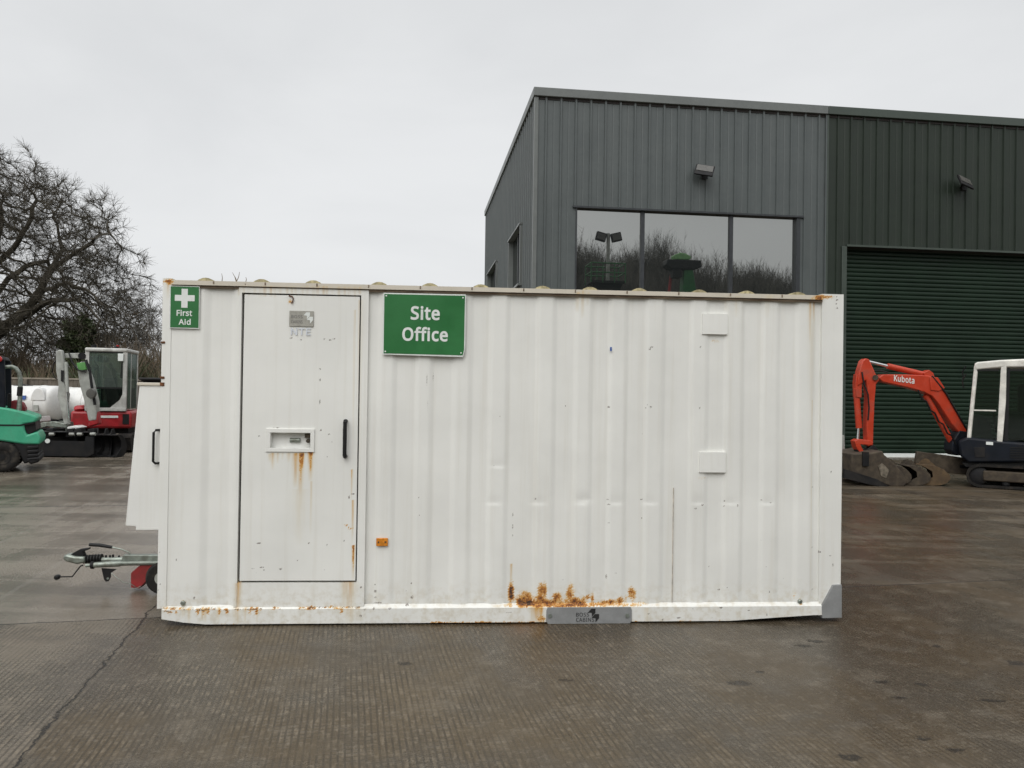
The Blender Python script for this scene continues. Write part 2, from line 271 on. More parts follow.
# outlines of the grotesque letters used on the signs: points in 1/3999ths of the word's box, then the faces
GLYPHS = {
 'Site': ('3333,3038 3552,3040 3444,3059 3651,2984 3229,2974 3740,2888 3134,2867 3818,2757 3050,2719 3883,2595 2981,2537 3934,2405 2926,2321 3442,2381 3512,2362 3971,2190 3375,2363 3321,2314 3563,2313 2886,2076 3278,2233 3600,2233 3242,2118 3629,2118 3992,1957 3648,1970 3216,1965 2862,1805 3649,1951 3215,1951 3999,1711 2855,1509 3999,1284 2863,1210 3205,1284 3209,1206 2889,938 3237,1016 3280,876 3790,809 3947,225 3947,950 2934,694 3336,776 3734,767 3408,714 3681,734 3626,711 3502,692 3566,696 2995,482 3071,307 3162,171 3840,128 3264,75 3776,81 3713,45 3373,18 3645,20 3571,5 3489,0 2064,3009 2384,3614 2146,3614 2384,3009 2723,3009 2723,2352 1883,2824 1883,2352 2049,2352 2049,973 2384,2352 2384,995 2389,873 2055,759 2400,795 2416,744 2622,713 2732,132 2732,781 2073,564 2437,709 2601,703 2463,686 2575,692 2548,683 2499,677 2522,679 2106,399 2151,265 2205,159 2266,84 2661,66 2330,37 2625,43 2585,25 2395,9 2544,11 2503,3 2463,0 1495,3988 1587,3987 1542,3999 1451,3952 1629,3951 1411,3889 1669,3890 1702,3798 1379,3796 1720,3684 1361,3683 1725,3561 1356,3561 1362,3442 1720,3441 1379,3330 1702,3328 1411,3238 1669,3237 1450,3173 1630,3174 1588,3136 1495,3135 1542,3123 1372,49 1708,3009 1372,3009 1708,49 487,3921 678,3928 589,3934 762,3909 391,3881 841,3876 302,3813 915,3834 984,3783 222,3718 1111,3667 153,3598 824,3137 879,3096 1001,2986 96,3450 707,3201 766,3173 53,3278 647,3217 28,3086 508,3209 587,3223 451,3173 411,3118 384,3051 19,2876 368,2972 362,2868 32,2589 365,2787 372,2718 384,2663 402,2612 428,2560 72,2334 466,2505 516,2447 580,2383 658,2314 140,2122 746,2235 828,2149 902,2057 230,1952 968,1952 1024,1830 339,1806 1070,1691 467,1685 1103,1530 555,1611 625,1543 680,1480 1123,1348 720,1422 749,1366 767,1315 1129,1146 778,1261 786,1194 789,1116 1110,816 781,996 762,905 0,220 153,853 0,989 728,827 214,808 677,764 1050,527 284,766 357,733 604,722 432,713 508,707 951,294 822,128 102,128 672,31 170,83 245,47 326,21 502,0 411,5', '0,1,2 0,3,1 4,3,0 4,5,3 6,5,4 6,7,5 8,7,6 8,9,7 10,9,8 10,11,9 12,13,10 13,11,10 13,14,11 14,15,11 12,16,13 12,17,16 18,15,14 19,17,12 19,20,17 21,15,18 19,22,20 23,15,21 23,24,15 25,24,23 19,26,22 27,26,19 28,24,25 27,29,26 28,30,24 27,28,29 27,30,28 31,30,27 31,32,30 33,34,31 34,32,31 33,35,34 36,35,33 36,37,35 36,38,37 39,40,41 42,38,36 42,43,38 44,40,39 42,45,43 46,40,44 47,40,46 42,48,45 49,40,47 48,40,49 50,48,42 50,40,48 51,40,50 52,40,51 52,53,40 54,53,52 54,55,53 54,56,55 57,56,54 57,58,56 57,59,58 60,59,57 61,62,63 61,64,62 61,65,64 61,66,65 67,66,61 68,66,67 69,66,68 70,71,69 71,66,69 70,72,71 70,73,72 74,73,70 74,75,73 74,76,75 77,78,79 80,76,74 80,81,76 82,78,77 80,83,81 84,78,82 85,78,84 80,86,83 87,78,85 86,78,87 80,78,86 88,78,80 89,78,88 90,78,89 91,78,90 91,92,78 93,92,91 93,94,92 93,95,94 96,95,93 96,97,95 96,98,97 99,98,96 100,101,102 103,101,100 103,104,101 105,104,103 105,106,104 105,107,106 108,107,105 108,109,107 110,109,108 110,111,109 112,111,110 113,111,112 113,114,111 115,114,113 115,116,114 117,116,115 117,118,116 119,118,117 119,120,118 119,121,120 122,121,119 122,123,121 124,125,126 124,127,125 128,129,130 128,131,129 132,131,128 132,133,131 134,133,132 134,135,133 134,136,135 137,136,134 137,138,136 139,138,137 139,140,138 140,141,138 141,142,138 143,144,139 144,145,139 145,140,139 146,147,143 147,144,143 148,149,146 149,150,146 150,147,146 148,151,149 148,152,151 148,153,152 154,153,148 154,155,153 154,156,155 157,156,154 157,158,156 157,159,158 157,160,159 157,161,160 157,162,161 163,162,157 163,164,162 163,165,164 163,166,165 163,167,166 168,167,163 168,169,167 168,170,169 168,171,170 172,171,168 172,173,171 172,174,173 175,174,172 175,176,174 177,176,175 177,178,176 179,178,177 180,178,179 181,178,180 181,182,178 183,182,181 184,182,183 185,182,184 185,186,182 187,186,185 188,186,187 189,186,188 189,190,186 191,190,189 192,190,191 193,194,195 196,190,192 193,197,194 198,190,196 198,199,190 193,200,197 193,201,200 202,199,198 193,203,201 204,199,202 193,204,203 193,199,204 193,205,199 193,206,205 207,206,193 207,208,206 209,208,207 210,208,209 211,208,210 211,212,208 213,212,211'),
 'Office': ('3585,2937 3721,2940 3655,2957 3783,2885 3521,2876 3839,2793 3462,2772 3887,2666 3410,2629 3927,2509 3367,2453 3959,2325 3333,2244 3653,2302 3697,2284 3981,2118 3612,2285 3578,2238 3728,2237 3308,2007 3551,2160 3752,2160 3529,2048 3769,2048 3995,1893 3781,1905 3513,1900 3294,1745 3782,1887 3512,1887 3999,1655 3289,1459 3999,1242 3294,1170 3506,1242 3509,1166 3310,907 3526,983 3553,847 3869,783 3966,217 3966,919 3338,671 3588,751 3835,742 3632,691 3801,710 3767,687 3690,669 3730,674 3376,467 3423,297 3480,166 3900,124 3543,73 3861,79 3821,44 3611,18 3779,20 3733,5 3682,0 2893,2940 3002,2952 2961,2957 3041,2937 2828,2889 3079,2913 3114,2882 2767,2802 3145,2845 3210,2747 2712,2675 3143,2118 2665,2508 3005,2264 3030,2245 3056,2221 3080,2196 2627,2303 2964,2278 2981,2275 2599,2059 2866,2190 2811,1942 2582,1779 2790,1463 2577,1464 2582,1161 2795,1211 2810,1008 2598,889 2833,858 3099,771 3186,195 3186,901 2624,651 2863,758 3073,739 2902,697 3047,712 3019,691 2954,674 2987,678 2661,449 2707,283 2761,156 3133,109 2821,69 3102,70 3070,40 2885,17 3035,18 2996,5 2953,0 2284,3856 2341,3855 2313,3867 2256,3821 2367,3820 2232,3760 2391,3761 2412,3672 2212,3670 2423,3562 2201,3561 2427,3443 2197,3443 2201,3328 2423,3327 2212,3220 2412,3218 2231,3131 2392,3130 2256,3068 2368,3069 2341,3032 2283,3032 2313,3020 2207,48 2415,2909 2207,2909 2415,48 1914,3972 2024,3996 1991,3999 2053,3986 2081,3970 1845,3886 2106,3950 2129,3928 2190,3856 1787,3737 2131,3237 1744,3520 2027,3336 2043,3324 2060,3310 2076,3295 1720,3244 1996,3344 2011,3342 1970,3333 1954,3307 1942,3266 1931,3195 1712,2922 1924,3080 1921,2915 1712,2882 1921,2909 2104,2909 2104,2274 1585,2739 1585,2274 1712,2274 1712,48 1921,2274 1921,48 1387,3972 1497,3996 1464,3999 1526,3986 1554,3970 1318,3886 1579,3950 1601,3928 1663,3856 1260,3737 1604,3237 1217,3520 1499,3336 1516,3324 1533,3310 1548,3295 1193,3244 1469,3344 1483,3342 1443,3333 1426,3307 1414,3266 1404,3195 1185,2922 1396,3080 1394,2915 1185,2882 1394,2909 1577,2909 1577,2274 1058,2739 1058,2274 1185,2274 1185,48 1394,2274 1394,48 391,3783 592,3783 494,3809 682,3704 299,3703 761,3570 218,3567 829,3386 150,3382 885,3160 95,3155 494,3120 582,3084 928,2893 53,2889 405,3084 648,2983 338,2983 698,2817 287,2816 959,2592 23,2590 734,2582 250,2580 977,2263 6,2265 757,2278 226,2277 765,1907 218,1907 0,1912 983,1907 6,1556 977,1550 757,1535 226,1535 23,1227 959,1222 249,1230 734,1230 286,992 698,991 53,925 928,921 337,823 648,823 95,656 885,654 404,720 581,720 492,684 150,427 829,427 218,242 761,242 682,106 299,106 592,26 390,26 492,0', '0,1,2 0,3,1 4,3,0 4,5,3 6,5,4 6,7,5 8,7,6 8,9,7 10,9,8 10,11,9 12,13,10 13,11,10 13,14,11 14,15,11 12,16,13 12,17,16 18,15,14 19,17,12 19,20,17 21,15,18 19,22,20 23,15,21 23,24,15 25,24,23 19,26,22 27,26,19 28,24,25 27,29,26 28,30,24 27,28,29 27,30,28 31,30,27 31,32,30 33,34,31 34,32,31 33,35,34 36,35,33 36,37,35 36,38,37 39,40,41 42,38,36 42,43,38 44,40,39 42,45,43 46,40,44 47,40,46 42,48,45 49,40,47 48,40,49 50,48,42 50,40,48 51,40,50 52,40,51 52,53,40 54,53,52 54,55,53 54,56,55 57,56,54 57,58,56 57,59,58 60,59,57 61,62,63 61,64,62 65,64,61 65,66,64 65,67,66 68,67,65 68,69,67 68,70,69 71,70,68 71,72,70 73,74,71 74,75,71 75,76,71 76,77,71 77,72,71 78,79,73 79,80,73 80,74,73 81,79,78 81,82,79 81,83,82 84,83,81 84,85,83 86,85,84 87,85,86 87,88,85 87,89,88 90,89,87 90,91,89 92,93,94 95,91,90 95,96,91 97,93,92 95,98,96 99,93,97 100,93,99 95,101,98 102,93,100 101,93,102 95,93,101 103,93,95 104,93,103 105,93,104 105,106,93 107,106,105 107,108,106 107,109,108 110,109,107 110,111,109 110,112,111 113,112,110 114,115,116 117,115,114 117,118,115 119,118,117 119,120,118 119,121,120 122,121,119 122,123,121 124,123,122 124,125,123 126,125,124 127,125,126 127,128,125 129,128,127 129,130,128 131,130,129 131,132,130 133,132,131 133,134,132 133,135,134 136,135,133 136,137,135 138,139,140 138,141,139 142,143,144 142,145,143 142,146,145 147,146,142 147,148,146 147,149,148 147,150,149 151,150,147 151,152,150 153,154,151 154,155,151 155,156,151 156,157,151 157,152,151 158,159,153 159,160,153 160,154,153 158,161,159 158,162,161 158,163,162 158,164,163 165,164,158 165,166,164 165,167,166 168,167,165 168,169,167 168,170,169 168,171,170 172,171,168 173,171,172 174,171,173 175,176,174 176,171,174 175,177,176 178,179,180 178,181,179 178,182,181 183,182,178 183,184,182 183,185,184 183,186,185 187,186,183 187,188,186 189,190,187 190,191,187 191,192,187 192,193,187 193,188,187 194,195,189 195,196,189 196,190,189 194,197,195 194,198,197 194,199,198 194,200,199 201,200,194 201,202,200 201,203,202 204,203,201 204,205,203 204,206,205 204,207,206 208,207,204 209,207,208 210,207,209 211,212,210 212,207,210 211,213,212 214,215,216 214,217,215 218,217,214 218,219,217 220,219,218 220,221,219 222,221,220 222,223,221 224,223,222 224,225,223 225,226,223 226,227,223 228,229,224 229,225,224 230,227,226 228,231,229 232,227,230 228,233,231 232,234,227 235,233,228 236,234,232 235,237,233 236,238,234 239,237,235 240,238,236 239,241,237 242,238,240 239,243,241 244,243,239 242,245,238 246,243,244 242,247,245 248,247,242 246,249,243 250,249,246 248,251,247 250,252,249 253,251,248 250,254,252 255,251,253 256,254,250 255,257,251 256,258,254 259,257,255 260,258,256 259,261,257 260,262,258 263,261,259 264,261,263 260,264,262 260,261,264 265,261,260 265,266,261 267,266,265 267,268,266 267,269,268 270,269,267 270,271,269 272,271,270 272,273,271'),
 'First': ('3440,3006 3703,3611 3510,3611 3703,3002 3287,2820 3992,3002 3992,2369 3287,2369 3429,2369 3429,966 3703,2369 3703,987 3707,862 3434,751 3717,780 3732,725 3913,690 3999,128 3999,753 3449,558 3751,686 3894,679 3774,662 3872,668 3848,659 3806,653 3826,654 3477,395 3514,262 3559,158 3610,84 3942,66 3663,36 3912,43 3879,25 3719,9 3844,11 3810,3 3775,0 2694,3030 2871,3046 2806,3052 2931,3029 2593,2961 2989,3001 3045,2963 3098,2916 2505,2843 3199,2804 2435,2673 2924,2354 2966,2321 3008,2284 3100,2189 2391,2454 2839,2394 2882,2379 2378,2205 2742,2390 2797,2399 2701,2367 2672,2333 2656,2298 2648,2265 2646,2220 2647,2188 2383,2037 2651,2159 2657,2133 2669,2103 2689,2065 2719,2023 2398,1889 2759,1974 2809,1919 2867,1856 2425,1759 2928,1791 2985,1723 2460,1650 3036,1651 3083,1569 2502,1556 3124,1474 2549,1476 2602,1406 3157,1364 2659,1337 3182,1236 2722,1270 2782,1207 3197,1090 2830,1150 2867,1100 2893,1055 3202,927 2911,1016 2922,985 2927,957 2931,926 2380,221 2499,798 2380,942 3188,651 2932,895 2928,827 2918,775 2544,752 2900,729 2595,709 2869,687 2647,674 2819,658 2699,654 2751,648 3143,411 3071,225 2978,97 2455,130 2504,85 2870,24 2556,48 2614,21 2749,0 2678,5 2032,3031 2131,3050 2108,3051 2153,3048 2176,3043 2198,3037 2220,3029 1960,2968 2289,2992 1590,50 1776,2516 1590,3002 1829,3002 1797,2598 1848,2516 2254,2295 1897,2864 1843,2737 2180,2337 1880,1897 1898,2015 1923,2117 1952,2202 1985,2270 2022,2320 2060,2349 2101,2359 2114,2359 2130,2356 2147,2351 2164,2344 1868,1764 1864,1610 1864,50 1127,3988 1203,3988 1166,3999 1091,3953 1238,3952 1058,3892 1270,3893 1297,3804 1032,3802 1312,3693 1017,3692 1316,3573 1013,3573 1017,3456 1312,3455 1032,3347 1297,3346 1058,3258 1270,3257 1090,3195 1238,3196 1203,3159 1127,3158 1166,3147 1026,50 1301,3002 1026,3002 1301,50 0,50 278,3197 0,3884 853,3884 853,3197 278,2238 278,1552 818,2238 818,1552 278,50', '0,1,2 0,3,1 4,3,0 4,5,3 4,6,5 7,6,4 8,6,7 9,10,8 10,6,8 9,11,10 9,12,11 13,12,9 13,14,12 13,15,14 16,17,18 19,15,13 19,20,15 21,17,16 19,22,20 23,17,21 24,17,23 19,25,22 26,17,24 25,17,26 19,17,25 27,17,19 28,17,27 29,17,28 30,17,29 30,31,17 32,31,30 32,33,31 32,34,33 35,34,32 35,36,34 35,37,36 38,37,35 39,40,41 39,42,40 43,42,39 43,44,42 43,45,44 43,46,45 47,46,43 47,48,46 49,48,47 49,50,48 50,51,48 51,52,48 52,53,48 54,55,49 55,56,49 56,50,49 57,58,54 58,59,54 59,55,54 57,60,58 57,61,60 57,62,61 57,63,62 57,64,63 57,65,64 66,65,57 66,67,65 66,68,67 66,69,68 66,70,69 66,71,70 72,71,66 72,73,71 72,74,73 72,75,74 76,75,72 76,77,75 76,78,77 79,78,76 79,80,78 79,81,80 82,81,79 82,83,81 84,83,82 85,83,84 85,86,83 87,86,85 87,88,86 89,88,87 90,88,89 90,91,88 92,91,90 93,91,92 94,91,93 94,95,91 96,95,94 97,95,96 98,95,97 99,95,98 100,101,102 99,103,95 104,103,99 105,103,104 106,103,105 100,107,101 108,103,106 100,109,107 110,103,108 100,111,109 112,103,110 100,113,111 114,103,112 100,114,113 114,115,103 100,115,114 100,116,115 100,117,116 118,117,100 119,117,118 119,120,117 121,120,119 122,120,121 122,123,120 124,123,122 125,126,127 125,128,126 125,129,128 125,130,129 125,131,130 132,131,125 132,133,131 134,135,136 135,137,136 135,138,137 138,139,137 132,140,133 141,140,132 142,140,141 138,140,142 139,143,138 143,140,138 134,139,135 134,144,139 144,145,139 145,146,139 146,147,139 147,148,139 148,149,139 149,150,139 150,151,139 151,152,139 152,153,139 153,154,139 154,155,139 155,143,139 134,156,144 134,157,156 134,158,157 159,160,161 162,160,159 162,163,160 164,163,162 164,165,163 164,166,165 167,166,164 167,168,166 169,168,167 169,170,168 171,170,169 172,170,171 172,173,170 174,173,172 174,175,173 176,175,174 176,177,175 178,177,176 178,179,177 178,180,179 181,180,178 181,182,180 183,184,185 183,186,184 187,188,189 188,190,189 188,191,190 187,192,188 187,193,192 193,194,192 193,195,194 187,196,193'),
 'Aid': ('3628,2822 3999,3999 3628,3999 3710,2646 3737,2587 3999,49 3108,2926 3394,2954 3283,2968 3492,2912 2953,2796 3577,2839 3629,2764 3648,2748 2824,2578 3631,2694 3634,2616 3638,2540 3641,2479 3636,2587 2728,2280 3317,2327 3429,2303 3507,2238 3559,2133 3597,1972 3230,2303 3164,2237 2672,1912 3111,2120 3069,1950 3622,1751 3042,1733 2654,1479 3630,1470 3033,1470 2672,1047 3630,1402 3042,1206 3621,1143 3069,994 3596,946 2727,680 3110,834 3558,810 3162,727 3506,720 3229,664 3429,662 3738,396 2822,385 3319,640 3650,396 3651,229 3683,49 3712,336 2951,170 3579,134 3106,41 3492,59 3393,15 3280,0 2104,3878 2207,3878 2157,3889 2056,3844 2254,3844 2011,3785 2297,3786 2334,3699 1976,3698 2354,3592 1956,3591 2360,3474 1950,3474 1956,3361 2354,3360 1976,3255 2334,3254 2011,3168 2298,3167 2055,3107 2255,3108 2207,3072 2104,3072 2157,3060 1968,49 2340,2919 1968,2919 2340,49 0,49 845,3113 760,3792 1066,3792 970,3066 1824,49 854,3059 920,2667 926,2777 956,2966 864,2993 875,2921 941,2867 887,2849 899,2779 910,2717 914,2700 902,2636 918,2669 925,2635 736,1787 1089,1787 604,1114 1213,1114 390,49 1429,49', '0,1,2 0,3,1 3,4,1 4,5,1 6,7,8 6,9,7 10,9,6 10,11,9 10,12,11 12,13,11 12,13,0 13,3,0 14,12,10 14,15,12 14,16,15 14,17,16 18,4,19 18,5,4 20,17,14 20,18,17 20,21,18 21,22,18 22,23,18 23,24,18 24,25,18 25,5,18 20,26,21 20,27,26 28,27,20 28,29,27 28,30,29 31,5,25 28,32,30 33,32,28 34,5,31 33,35,32 36,35,33 37,5,34 36,38,35 39,5,37 36,40,38 41,5,39 42,40,36 42,43,40 44,5,41 42,45,43 46,5,44 42,47,45 48,49,46 49,5,46 50,47,42 50,51,47 51,49,48 50,52,51 52,49,51 50,53,52 53,54,52 55,5,49 56,53,50 53,5,55 56,57,53 54,5,53 58,57,56 58,59,57 58,60,59 61,60,58 62,63,64 65,63,62 65,66,63 67,66,65 67,68,66 67,69,68 70,69,67 70,71,69 72,71,70 72,73,71 74,73,72 75,73,74 75,76,73 77,76,75 77,78,76 79,78,77 79,80,78 81,80,79 81,82,80 81,83,82 84,83,81 84,85,83 86,87,88 86,89,87 90,91,92 91,93,92 91,94,93 94,95,93 90,96,91 97,98,91 98,94,91 98,99,94 97,95,94 90,100,96 90,101,100 98,102,99 90,103,101 90,104,103 90,105,104 106,97,98 90,107,105 107,108,105 107,108,106 108,97,106 109,97,108 109,95,97 90,110,107 111,95,109 90,112,110 112,111,110 112,113,111 113,95,111 90,114,112 115,95,113'),
 'Kubota': ('3715,2924 3829,2907 3757,2932 3675,2901 3890,2830 3635,2862 3599,2812 3938,2696 3565,2756 3518,2658 3973,2502 3565,2169 3610,2257 3637,2303 3664,2344 3692,2377 3721,2396 3750,2402 3784,2389 3993,2252 3811,2353 3831,2297 3845,2213 3999,1954 3855,2083 3858,1897 3999,50 3858,1827 3773,1815 3857,1347 3678,1779 3600,1697 3538,1565 3492,1381 3465,1150 3721,1310 3788,1336 3857,1205 3671,1261 3639,1192 3852,986 3619,1108 3456,880 3607,1003 3603,872 3837,820 3463,609 3606,760 3812,695 3614,677 3779,605 3889,427 3627,615 3645,570 3484,385 3740,549 3668,541 3695,530 3868,427 3867,320 3888,50 3519,212 3837,205 3564,93 3805,114 3768,50 3615,23 3723,12 3672,0 3045,2908 3183,3498 3087,3498 3183,2887 2953,2727 3363,2887 3363,2373 2953,2373 3040,2373 3040,910 3183,2373 3183,927 3186,793 3043,702 3194,695 3053,519 3205,625 3220,576 3331,574 3367,109 3367,617 3238,546 3318,563 3304,551 3289,542 3261,535 3274,537 3069,366 3090,244 3115,148 3145,79 3341,63 3176,35 3324,41 3304,24 3208,9 3283,11 3263,3 3242,0 2468,2895 2613,2918 2555,2937 2666,2861 2392,2767 2714,2764 2330,2552 2757,2630 2793,2462 2283,2259 2553,2392 2823,2261 2501,2365 2605,2365 2462,2288 2645,2288 2432,2161 2675,2160 2844,2028 2256,1898 2411,1981 2697,1980 2857,1765 2398,1751 2710,1751 2247,1475 2861,1472 2393,1474 2715,1474 2251,1182 2398,1195 2710,1195 2852,1049 2697,964 2411,963 2264,917 2825,687 2675,779 2433,779 2286,682 2645,647 2463,647 2778,391 2316,478 2605,568 2502,568 2554,541 2352,308 2715,173 2395,174 2443,77 2639,43 2496,19 2552,0 1519,50 1662,3999 1519,3999 1632,2535 1662,2992 1662,2881 1785,2919 1911,2891 1834,2932 1742,2877 1978,2766 1661,2774 1704,2807 1673,2717 1646,2614 1660,2673 2035,2557 1659,2581 1658,2502 1658,2535 2077,2267 1678,2017 1697,2186 1723,2298 1762,2367 1814,2391 1896,2292 1945,1999 2101,1904 1666,1783 1963,1470 2109,1469 1662,1481 1662,1466 1958,1182 2101,1033 1666,1174 1946,945 1678,939 2076,669 1925,765 1696,762 1898,641 1632,387 1723,641 2034,378 1763,567 1863,567 1818,541 1649,387 1647,313 1628,50 1977,168 1673,214 1704,125 1910,41 1742,55 1785,14 1834,0 746,1053 890,2887 746,2887 890,1095 1169,1417 1312,2887 1169,2887 1312,50 1165,1141 1153,920 904,775 753,732 1133,753 942,603 1105,637 1199,402 773,463 1064,566 1008,541 809,255 1176,402 1150,189 1191,50 1181,303 858,111 1114,104 920,27 1075,46 1034,12 992,0 0,50 145,3771 0,3771 133,2107 145,2165 251,2669 658,3771 481,3771 311,2132 228,2557 204,2445 180,2332 157,2220 665,50 145,1473 206,1701 491,50 145,50', '0,1,2 3,1,0 3,4,1 5,4,3 6,4,5 6,7,4 8,7,6 9,7,8 9,10,7 11,12,9 12,13,9 13,14,9 14,15,9 15,16,9 16,10,9 16,17,10 17,18,10 18,19,10 20,19,18 21,19,20 22,19,21 22,23,19 24,23,22 25,23,24 25,26,23 27,26,25 28,29,27 29,26,27 30,29,28 31,29,30 32,29,31 33,29,32 34,35,33 35,36,33 36,29,33 37,26,29 34,38,35 34,39,38 40,26,37 34,41,39 42,41,34 42,43,41 42,44,43 45,26,40 46,44,42 46,47,44 48,26,45 46,49,47 50,51,48 51,26,48 46,52,49 46,53,52 54,53,46 55,51,50 54,56,53 57,51,55 54,57,56 54,58,57 58,51,57 59,26,51 54,59,58 59,60,58 61,59,54 61,62,59 60,26,59 63,62,61 63,64,62 63,65,64 66,65,63 66,67,65 68,67,66 69,70,71 69,72,70 73,72,69 73,74,72 73,75,74 76,75,73 77,75,76 78,79,77 79,75,77 78,80,79 78,81,80 82,81,78 82,83,81 84,83,82 84,85,83 84,86,85 87,88,89 84,90,86 91,88,87 92,88,91 93,88,92 84,94,90 95,88,93 94,88,95 84,88,94 96,88,84 97,88,96 98,88,97 99,88,98 99,100,88 101,100,99 101,102,100 101,103,102 104,103,101 104,105,103 104,106,105 107,106,104 108,109,110 108,111,109 112,111,108 112,113,111 114,113,112 114,115,113 114,116,115 117,118,114 118,116,114 118,119,116 117,120,118 121,119,118 117,122,120 123,119,121 117,124,122 125,119,123 125,126,119 127,124,117 127,128,124 129,126,125 129,130,126 127,131,128 132,130,129 133,131,127 132,134,130 133,135,131 136,134,132 137,135,133 137,138,135 139,134,136 139,140,134 141,140,139 137,142,138 143,142,137 141,144,140 145,144,141 143,146,142 147,146,143 148,144,145 147,149,146 148,150,144 151,149,147 152,150,148 151,153,149 151,154,153 154,150,152 151,150,154 155,150,151 155,156,150 157,156,155 158,156,157 158,159,156 160,159,158 160,161,159 162,163,164 162,165,163 165,166,163 165,167,166 168,169,170 171,169,168 171,172,169 165,173,167 174,172,171 175,172,174 165,176,173 176,177,173 175,178,172 176,178,175 176,179,177 179,178,176 180,181,179 181,178,179 181,182,178 162,181,165 162,183,181 183,184,181 184,185,181 185,186,181 186,187,181 187,182,181 188,182,187 189,182,188 189,190,182 162,191,183 192,190,189 192,193,190 162,194,191 162,195,194 196,193,192 196,197,193 162,198,195 199,197,196 162,200,198 199,201,197 202,201,199 162,203,200 204,201,202 162,205,203 205,206,203 204,207,201 205,208,206 209,207,204 205,210,208 210,207,209 205,211,210 211,207,210 162,212,205 213,212,211 212,207,211 212,214,207 162,213,212 215,214,212 216,214,215 216,217,214 218,217,216 219,217,218 219,220,217 221,222,223 221,224,222 225,226,227 225,228,226 229,228,225 230,228,229 221,231,224 232,231,221 233,228,230 232,234,231 235,236,233 236,228,233 237,234,232 238,236,235 237,239,234 239,236,238 237,236,239 240,241,237 241,236,237 240,242,241 242,243,241 244,228,236 242,228,244 245,242,240 245,246,242 243,228,242 247,246,245 247,248,246 247,249,248 250,249,247 251,252,253 251,254,252 254,255,252 256,257,258 256,259,257 260,259,256 261,259,260 262,259,261 263,259,262 254,259,263 254,264,259 251,265,254 265,266,254 266,264,254 267,264,266 251,268,265'),
